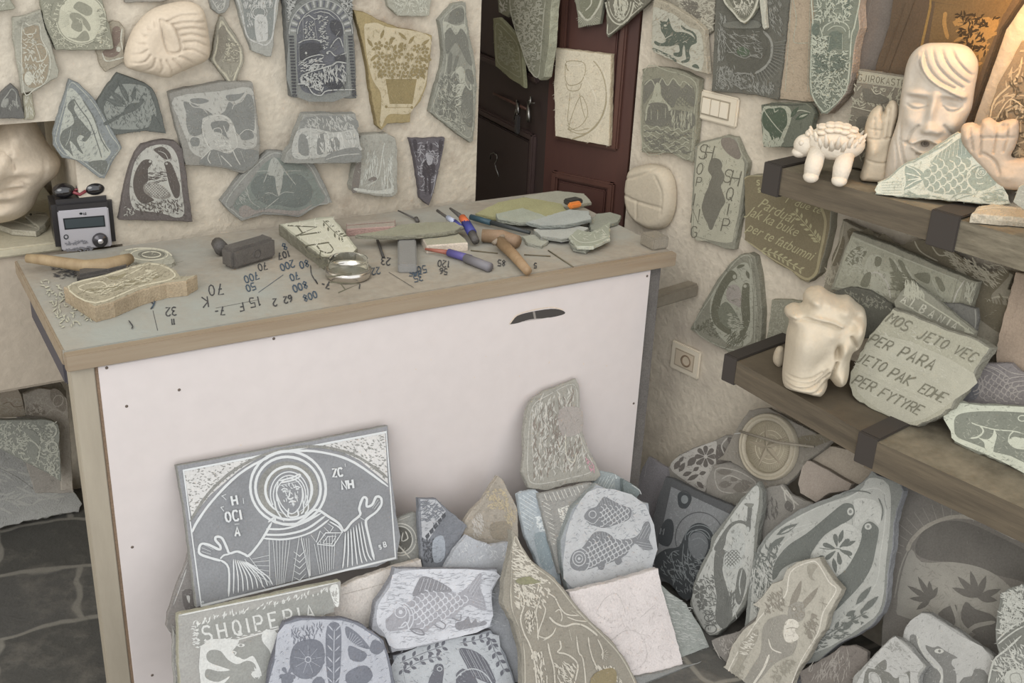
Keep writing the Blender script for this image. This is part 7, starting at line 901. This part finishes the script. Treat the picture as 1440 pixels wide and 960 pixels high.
J('large grey brown slab of a rising sun over palm trees at the right edge', .0, A0, '1262,720 1256,700 1270,650 1330,640 1400,660 1480,700 1640,760 1640,1300 1240,1300 1236,960 1240,880 1252,800', [
 ('P', 'h', '1288,765 1300,745 1320,735 1345,732 1370,738 1400,752 1440,772 1480,800 1480,830 1430,815 1400,808 1380,800 1340,790 1310,788 1290,780'), ('L', 'w', 5.5, '1276,775 1282,760 1300,742 1325,730 1350,726 1375,730 1405,745 1430,758'), ('L', 'l', 2, '1276,775 1266,800 1258,840'), ('Y', 'l', 2.2, 1340, 800, 76, 100, 14, 198, 300, .95), ('P', 'l', '1282,772 1296,790 1340,790 1380,798 1410,815 1430,840 1450,900 1280,870 1262,850 1270,800'), ('Z', 'g', 1.5, '1282,790 1400,800 1440,880 1290,860', 60, 8, 0, 60)] +
 [('F', 'h', 1309, 843, 1309+a, 843+b, 8) for a, b in ((-33, -20), (-30, -2), (-18, -33), (-2, -27), (10, -18), (-20, 14))] + [('F', 'h', 1375, 840, 1375+a, 840+b, 10) for a, b in ((-36, -14), (-28, -30), (-10, -38), (12, -31), (33, -12), (28, 4))] +
 [('L', 'g', 6, '1340,850 1348,870 1352,890'), ('P', 'h', '1320,862 1345,850 1342,880 1330,884'), ('P', 'h', '1358,846 1372,856 1400,868 1400,900 1370,890 1352,870'), ('L', 'l', 6, '1338,846 1346,868 1348,888'), ('L', 'l', 6, '1358,892 1372,880 1400,874'), ('P', 'h', '1368,895 1400,888 1440,900 1440,940 1390,918')], '827d76', '9c988f', extra={'h': '6f6b65', 'w': 'a39c90', 'g': '938f86'}, side='716c67', th=.03, pl=SNP)
J('pale grey slab of an eagle head with ragged neck at the bottom right', .165, b8, '570,365 640,370 900,530 1190,740 1220,1300 300,1300 330,800 400,600 440,480 520,400', [
 ('P', 'l', '450,480 560,385 640,390 900,560 1160,740 1200,1280 420,1280 420,700'), ('P', 'h', '480,560 530,560 550,640 600,740 680,830 740,900 700,1300 560,1300 560,900 620,850 600,780 520,720 480,660'), ('P', 'h', '610,640 640,650 680,660 720,650 780,690 880,745 840,760 830,800 860,840 840,850 870,900 860,1280 760,1280 760,900 740,820 660,730 620,680'), ('L', 'w', 16, '540,560 560,650 620,740 700,820 750,900 730,960'), ('E', 'w', 725, 690, 40, 20), ('E', 'h', 728, 690, 12, 12), ('P', 'h', '1030,840 1140,900 1180,1280 860,1280 900,950 1000,900'), ('P', 'h', '560,900 640,830 680,870 690,960 560,960')], '9d9d99', 'b1b1ad', extra={'h': '7c7c78', 'w': 'bdbdb5'}, side='8c8c88', th=.02)
J('pale slab of leaf shapes at the bottom edge left of the eagle head slab', .195, b8, '330,570 400,590 480,660 560,760 620,820 560,900 540,1300 -80,1300 0,900 120,780 240,650', [
 ('P', 'l', '320,590 400,610 590,800 540,900 540,1280 -40,1280 60,900'), ('P', 'h', '180,830 270,760 280,840 230,860'), ('P', 'h', '100,870 200,850 300,870 360,920 470,860 480,940 480,1280 100,1280'), ('P', 'l', '140,870 200,880 240,960 150,1000 130,920'), ('C', 'd', 6, '150,880 200,890 220,960 160,960'), ('P', 'l', '390,900 450,880 470,960 400,980'), ('Z', 'd', 7, '290,610 400,620 440,700 300,690', 26, 20, 0, 90), ('L', 's', 8, '460,860 560,870')], '9b9b96', 'b3b3af', extra={'h': '7a7a74'}, side='8c8c88', th=.02)
J('light slab of crossed net lines cut by the right edge of the photo', .195, b8, '1440,120 1500,100 1600,90 1800,300 1800,1300 1120,1300 1140,900 1190,740 1230,720 1200,620 1195,500 1240,200 1300,180', [
 ('P', 'g', '1250,220 1440,130 1560,130 1560,600 1290,690 1220,600'), ('Z', 'w', 9, '1250,220 1440,130 1440,440 1230,560', 60, 60, 20, 8), ('Z', 'w', 9, '1250,220 1440,130 1440,440 1230,560', 50, 50, 100, 8), ('L', 'w', 13, '1215,600 1300,520 1400,450 1560,400'), ('L', 'w', 13, '1225,630 1310,560 1420,490 1560,440'), ('L', 'w', 16, '1140,960 1190,770 1290,680 1420,560'), ('Y', 'w', 12, 1420, 760, 60, 190, 12, 110, 250), ('L', 'w', 12, '1300,640 1360,760 1440,820'), ('Z', 'w', 9, '1180,780 1440,640 1440,940 1180,940', 50, 60, 60, 50), ('P', 'w', '1300,860 1440,850 1440,960 1290,960'), ('C', 'h', 6, '1330,890 1400,880 1420,960 1340,960')], '84867f', 'c2c4bb', extra={'w': 'b9bbb2', 'g': '787a72', 'h': '85877f'}, th=.02, pl=RP(.19))
slab('grey_rubble', 'dark grey rubble stone on the floor below the hare slab', 'stone', Plane(at_z(1130, 985, -.1)+np.array([0, 0, .02]), N(60, 30)), A0, '1098,948 1120,940 1150,950 1165,975 1150,1010 1100,1010', .03, '75757a', '8c8c90', amp=.003)
# ================================================================ THINGS ON THE COUNTER
def cz(x, y, z=0): return at_z(x, y, ZT + z)
hw = wood('8f7a5c', 'a89474', (30, 30, 8), .3, .6, 'handle_wood'); iron = stone('6b6763', .2, .5, 80, .45, 'forged_iron', .5, metal=.3); iron2 = stone('5c5956', .2, .5, 80, .5, 'dark_iron', .5, metal=.2)
# radio
rpln = PB((83, 357), (163, 349), ZT, 0); ru_, rn = rpln.u, rpln.n; a_ = rpln.hit(83, 357); b_ = rpln.hit(163, 349); RWd = float(np.dot(b_-a_, ru_)); 
def rh(x, y): return float(rpln.hit(x, y)[2]) - ZT
hS, hT = rh(118, 293), rh(118, 281); mid = (a_+b_)/2; mid[2] = ZT
radio = thing('radio', mid - rn*.06, 'small black and silver mini stereo unit with round control knob, on the counter', 'radio')
blk = plain('2f2d2e', .3, 0, 'black_gloss'); sil = plain('b3b1b6', .35, .2, 'silver_plastic')
mb = MB(); mb.box(mid - rn*.061 + np.array([0, 0, hT/2]), ru_*(RWd/2+.004), rn*.054, [0, 0, hT/2], blk, .012); mb.build('body', radio)
mb = MB(); mb.box(mid - rn*.004 + np.array([0, 0, hS/2+.002]), ru_*(RWd/2-.008), rn*.004, [0, 0, hS/2-.004], sil, .003)
Kr = (0, 230, 3.789); rf = rpln.off(.0005)
Art(mb, rf, Kr, {'k': plain('3f474a', .25), 'b': plain('262a2c', .2), 'g': plain('77777c', .5)}).run([('p', 'b', '335,292 555,275 562,335 345,352'), ('p', 'k', '343,298 549,282 555,329 351,345'), ('E', 'b', 431, 266, 9, 6), ('T', 'b', 3, 'LG', 445, 261, 11, -4), ('O', 'b', 5, 352, 390, 11, 11), ('Z', 'g', 4, '345,415 460,405 470,425 350,435', 26, 12, -5, 20), ('Z', 'g', 4, '350,450 490,440 495,462 352,470', 30, 12, -5, 20)])
mb.build('front_panel', radio)
mb = MB(); kc = rf.hit(0+533/3.789, 230+407/3.789); mb.lathe(kc, rn, [(.0, .012), (.007, .012), (.009, .009), (.016, .009), (.018, .004), (.0185, 0)], plain('4a484b', .25, .6), 32); mb.lathe(kc + rn*.0121, rn, [(0, .002), (.006, .0015), (.0065, 0)], plain('d8d6da', .2, .8), 20); mb.build('knob', radio)
# sunglasses on top of the radio
sg = thing('sunglasses', mid + np.array([0, 0, hT]), 'dark sunglasses with round glossy lenses lying on top of the radio', 'sunglasses'); lens = plain('1f1d20', .06, 0, 'dark_lens', 1)
for x in (90, 133):
    c = rpln.off(-.035).hit(x, 272); c[2] = ZT + hT + .017; mb = MB(); mb.ball(c, [.026, .020, .0175], lens, [ru_, rn, np.array([0, 0, 1.])], 16); mb.build('lens', sg)
mb = MB(); c1_, c2_ = rpln.off(-.03).hit(90, 272), rpln.off(-.03).hit(133, 272); c1_[2] = c2_[2] = ZT + hT + .016; red = plain('7a3038', .3)
mb.tube([c1_+ru_*.015, (c1_+c2_)/2 + np.array([0, 0, .003]), c2_-ru_*.015], .003, red, 8); mb.tube([c1_+ru_*.02 + rn*.01, (c1_+c2_)/2 - np.array([0, 0, .008]) + rn*.01, c2_ - ru_*.02 + rn*.01], .004, red, 8)
mb.tube([c1_+ru_*.03, rpln.off(-.05).hit(110, 254)], .0028, blk, 8); mb.tube([c2_+ru_*.018, c2_+ru_*.026 - rn*.06 - np.array([0, 0, .002])], .0025, blk, 8); mb.build('frame', sg)
# hammer with long handle
hm = thing('hammer', cz(110, 385), 'claw free hammer with a long wooden handle at the left end of the counter', 'hammer')
hm['label'] = 'dusty hammer with a long pale wooden handle reaching over the counter left edge'
mb = MB(); mb.tube([cz(38, 363, .030), cz(60, 365, .030), cz(93, 370, .030), cz(120, 374, .030), cz(150, 374, .030), cz(170, 369, .030), cz(183, 363, .030)], [.0105, .0125, .0135, .0145, .019, .018, .012], hw, 14); mb.build('handle', hm)
mb = MB(); mb.box(cz(146, 384, .016), (cz(182, 378, .016)-cz(108, 392, .016))*.5, (cz(146, 390, .016)-cz(146, 378, .016))*.42, [0, 0, .0145], iron2, .007); mb.build('head', hm)
slab('carved_tablet', 'thick cream broken tablet with a face carved in it, near the counter left corner', 'carved stone', ZP(ZT+.036), A0, '89,403 117,396 150,385 183,374 208,368 232,371 248,380 254,388 262,388 277,386 262,395 233,398 200,407 160,424 133,431 110,417', .0355, 'aaa188', 'cfc7ac', side='a4947c', amp=.0012, cham=.002, art=[
 ('P', 'd', '100,403 150,388 205,374 232,376 244,386 235,394 190,404 136,422'), ('C', 'l', 2.2, '96,403 150,387 206,372 232,375 246,386 236,394 196,403 134,426'), ('C', 'l', 1.6, '110,404 140,396 150,404 132,412'), ('L', 'l', 1.6, '150,402 175,396 200,388 220,378'), ('L', 'l', 1.4, '145,390 165,392 185,384 200,376'), ('P', 'k', '150,389 165,388 178,384 170,392 156,393'), ('L', 'l', 1.6, '165,404 190,398 215,394'), ('E', 'l', 209, 381, 5, 1.8), ('E', 'l', 217, 386, 5, 1.6), ('Z', 'k', 1, '120,408 220,384 230,390 140,415', 26, 14, -12, 14), ('Z', 'l', 1, '120,408 220,384 230,390 140,415', 20, 14, -12, 14)], extra={'k': '938b72'})
slab('carved_disc', 'flat pale disc with an eye like carving behind the cream tablet', 'carved stone', ZP(ZT+.012), A0, '172,352 190,348 215,348 232,352 240,358 246,366 236,370 205,370 180,366 168,360', .012, 'a4a290', 'cfcab2', art=[('O', 'l', 1.6, 210, 358, 26, 8), ('E', 'k', 213, 358, 19, 6), ('O', 'l', 1.5, 213, 358, 13, 4), ('E', 'k', 205, 358, 5, 2), ('L', 'l', 2, '175,352 200,349 230,352 242,360'), ('L', 'k', 1.6, '244,371 258,367')], extra={'k': '7d7b6d'}, sm=True)
sh = thing('sledge_head', cz(345, 360), 'heavy grey iron sledge head lying on the counter behind the writing', 'hammer head')
mb = MB(); p0, p1 = cz(322, 362, .027), cz(377, 346, .027); ax_ = (p1-p0)/2; side = np.cross([0, 0, 1], ax_/np.linalg.norm(ax_)); mb.box((p0+p1)/2, ax_*1.12, side*.024, [0, 0, .026], iron, .008); mb.build('block', sh)
mb = MB(); q0 = (p0+p1)/2 - side*.0242; mb.lathe(q0 + ax_*.1, -side, [(.011, -.001), (.011, .0006), (.0085, .0006), (.0085, -.001)], iron2, 20); mb.build('stamp', sh)
mb = MB(); mb.tube([cz(306, 342, .02), cz(312, 350, .02)], [.016, .018], iron2, 10); mb.build('peg', sh)
ch = thing('iron_spike', cz(378, 352), 'short iron spike with a bright tip beside the sledge head', 'spike'); mb = MB(); mb.tube([cz(369, 332, .008), cz(376, 346, .008)], .005, iron2, 10); mb.build('shaft', ch); mb = MB(); mb.tube([cz(376, 346, .008), cz(381, 357, .008)], [.006, .0065], plain('b9b6b0', .25, .9), 12); mb.build('tip', ch)
slab('lettered_slab', 'pale thick slab lettered ALBANIA with leaves, lying on the counter', 'carved stone', ZP(ZT+.03), A0, '392,315 420,311 450,305 468,304 485,325 503,349 500,352 498,357 480,360 455,363 430,345', .029, 'b4b29c', 'cfccb6', side='7f7b69', amp=.0014, cham=.002, art=[
 ('p', 'l', '397,316 467,306 500,351 496,355 457,360'), ('T', 'k', 2.0, 'ALBANIA', 440, 312, 36, 53, .66, .5), ('B', 'k', 1, '454,310 470,326 482,334', 5, 9, 3), ('Z', 'w', .8, '397,316 467,306 500,351 457,360', 34, 7, 0, 90)], extra={'k': '6e6b58', 'w': 'dad7c4'})
# glass dish in a bright metal rim
gd = thing('glass_dish', cz(490, 386), 'round glass dish set in a shiny metal ring on the counter front', 'dish'); gc = cz(490, 389)
mb = MB(); mb.lathe(gc, [0, 0, 1], [(0, .002), (.050, .002), (.0535, .004), (.0545, .0225), (.053, .0235), (.0515, .021), (.0505, .006), (0, .004)], plain('d6d2cb', .18, .95, 'bright_metal'), 48); mb.build('metal_ring', gd)
mb = MB(); mb.lathe(gc, [0, 0, 1], [(.047, .0235), (.0475, .045), (.046, .046), (.0445, .045), (.044, .0235)], plain('dcdcd2', .08, 0, 'clear_glass', .5, True), 48); mb.build('glass_wall', gd)
mb = MB(); mb.tube([cz(531, 338, .004), cz(539, 361, .004)], .0038, plain('43413f', .6), 8); tag(mb.build('pencil'), 'short dark pencil stub between the dish and the grey whetstone', 'pencil')
mb = MB(); p0, p1 = cz(572, 333, .011), cz(573, 378, .011); mb.box((p0+p1)/2, (p1-p0)/2, np.cross([0, 0, 1], (p1-p0)/np.linalg.norm(p1-p0))*.023, [0, 0, .011], stone('8a8986', .06, .15, 60, .8), .003); tag(mb.build('whetstone'), 'long smooth grey whetstone lying crosswise on the counter', 'whetstone')
slab('flat_stone', 'thin greenish stone sheet resting over the end of the whetstone', 'stone', ZP(ZT+.035), A0, '545,322 560,316 600,312 640,312 652,318 640,324 610,328 575,331 550,332 500,330', .010, '97957f', side='7f7d6b', amp=.002)
slab('striped_block', 'flat pinkish block with red edge stripe behind the pencil', 'block', ZP(ZT+.02), A0, '487,314 520,310 556,308 556,318 487,322', .019, 'a59a8c', side='ab8f86', amp=.0003, art=[('l', 'r', 1.2, '488,317 555,312')], extra={'r': '9a6a66'})
slab('cream_block', 'rectangular cream stone blank in the middle of the tools', 'block', ZP(ZT+.022), A0, '590,328 610,326 642,325 655,336 658,341 600,345', .0215, 'aaa690', side='cdbfae', amp=.0003, cham=.002)
def tool(name, lab, cat, parts):
    t = thing(name, parts[0][1][0], lab, cat)
    for nm, pts, r, m in parts: mb = MB(); mb.tube(pts, r, m, 12); mb.build(nm, t)
    return t
blu = plain('3a3f86', .5); tape = plain('c9683d', .5); teal = plain('35505c', .5); pale = plain('b9c1d6', .5); greyh = plain('77757a', .5); purple = plain('5b5590', .5)
tool('chisel', 'dark steel chisel with orange and blue tape, standing up against the other tools', 'chisel', [('blade', [cz(640, 345, .10) if 0 else cz(633, 293, .05), cz(645, 302, .045), cz(652, 308, .04)], [.003, .006, .007], iron2), ('orange_tape', [cz(650, 306, .041), cz(657, 315, .034)], .0105, tape), ('blue_tape', [cz(655, 313, .034), cz(664, 328, .024)], .0125, blu), ('butt', [cz(663, 327, .024), cz(669, 339, .016)], [.0115, .010], iron2)])
tool('chisel', 'slim chisel in blue and white tape left of the orange taped one', 'chisel', [('shaft', [cz(615, 296, .03), cz(632, 308, .03)], .004, iron2), ('white_tape', [cz(630, 306, .031), cz(640, 313, .030)], .0075, pale), ('blue_tape', [cz(639, 312, .030), cz(648, 320, .028)], .008, blu)])
tool('chisel', 'grey handled chisel with purple tape and red tip, nearest the counter front edge', 'chisel', [('red_tip', [cz(598, 350, .012), cz(632, 355, .012)], [.003, .007], plain('9a5f50', .5)), ('purple_tape', [cz(631, 355, .012), cz(662, 364, .012)], .010, purple), ('grip', [cz(655, 363, .0125), cz(689, 376, .0125)], [.0115, .012], greyh)])
tool('cutter', 'long dark teal cutter lying toward the stone shards', 'cutter', [('grip', [cz(662, 305, .015), cz(690, 313, .015)], .008, teal), ('blade', [cz(688, 312, .015), cz(745, 327, .012)], [.007, .005], plain('3b3f40', .5))])
tool('wooden_mallet', 'brown wooden mallet with its handle reaching the counter front edge', 'mallet', [('handle', [cz(703, 340, .02), cz(722, 358, .018), cz(742, 381, .014)], [.015, .014, .011], wood('8d7355', 'a38a6c', (30, 30, 8), .3, .6)), ('head', [cz(678, 331, .02), cz(705, 333, .02), cz(728, 340, .02)], [.017, .019, .017], wood('7f674d', '97806a', (12, 30, 30), .3, .7)), ('binding', [cz(694, 342, .022), cz(706, 333, .03), cz(716, 331, .02)], .006, plain('8d8171', .7))])
for i, (lab, z, out, col, sd) in enumerate([
 ('large yellow green shard at the back of the shard pile', .014, '668,300 700,284 738,277 790,286 800,300 786,307 740,303 700,306', 'a5a37c', '8d8a66'), ('pale shard at the back right of the pile under the tape measure', .010, '735,276 783,268 822,272 832,284 800,292 770,286', 'a9a897', '8d8b7a'),
 ('pale green shard lying across the left of the pile', .022, '697,300 735,292 775,306 765,312 730,313 700,308', 'a4aa9a', '84877b'), ('long pale blue grey shard in the middle of the pile', .030, '740,312 800,294 828,296 832,308 795,316 760,317', 'a9b0ab', '80857f'),
 ('whitish shard in front of the long blue grey shard', .018, '750,322 800,315 828,320 815,332 790,336 760,332', 'b1b4ac', '8b8d84'), ('smooth grey rounded shard at the right end of the pile', .012, '828,310 840,300 858,298 874,303 870,311 855,316 845,326 830,322', '979a8b', '808274'),
 ('scalloped carved shard at the front right of the pile', .024, '800,332 812,322 830,326 858,312 858,335 835,346 812,346', 'a1a593', 'b1b3a2'), ('small pale oval shard in front of the wooden mallet head', .008, '733,332 760,328 772,338 762,346 742,342', 'a9aa9b', '8e8e80'), ('small shard tucked under the scalloped one', .012, '800,338 812,346 830,348 824,352 806,348', 'b2b3a3', '8b8c7f')]):
    slab('stone_shard', lab, 'stone shard', ZP(ZT+z), A0, out, .009, col, side=sd, amp=.002, group='stone shards piled on the counter', bump=.4, art=[('L', 'l', 1.2, '803,330 815,340 835,340 855,332'), ('Z', 'l', .8, '815,328 855,318 850,334 820,338', 8, 8, 20, 60)] if 'scalloped' in lab else None, light='c4c6b6')
mb = MB(); mb.box(cz(806, 283, .032), [.024, .004, 0], [-.004, .016, 0], [0, 0, .008], plain('3b3a38', .5), .004); 
tm = thing('tape_measure', cz(806, 286, .02), 'orange and black tape measure on the shard pile by the door', 'tape measure'); mb.build('case', tm)
mb = MB(); mb.box(cz(808, 288, .034), [.021, .003, 0], [-.002, .009, 0], [0, 0, .0085], plain('dd8743', .5), .005); mb.build('orange_grip', tm)
mb = MB(); mb.box(cz(794, 336, .007), [.017, .003, 0], [0, .008, 0], [0, 0, .006], plain('4b4180', .5), .003); tag(mb.build('tape_roll'), 'small violet scrap of tape under the shard pile', 'tape')
for lab, pts in (('thin straight wire lying left of the mallet handle', ((662, 352), (700, 356))), ('thin straight wire lying right of the mallet handle', ((737, 358), (774, 360))), ('short wire near the front right of the counter', ((771, 352), (806, 375)))):
    mb = MB(); mb.tube([cz(*p, .002) for p in pts], .0016, plain('6b6350', .6), 6); tag(mb.build('wire'), lab, 'wire')
tool('pointed_tool', 'thin dark pointed tool leaning by the small triangular slab', 'tool', [('shaft', [cz(560, 296, .012), cz(585, 308, .005)], [.002, .003], iron2), ('knob', [cz(585, 307, .005), cz(587, 311, .004)], .006, iron2)])
# ================================================================ lift everything so that the floor lies at z = 0
for o in SC.objects:
    if o.parent is None and o.type != 'CAMERA': o.location.z += FZ
for o in SC.objects:
    if '_o' in o: del o['_o']
Mx[2, 3] += FZ; co.matrix_world = Matrix(Mx.tolist())
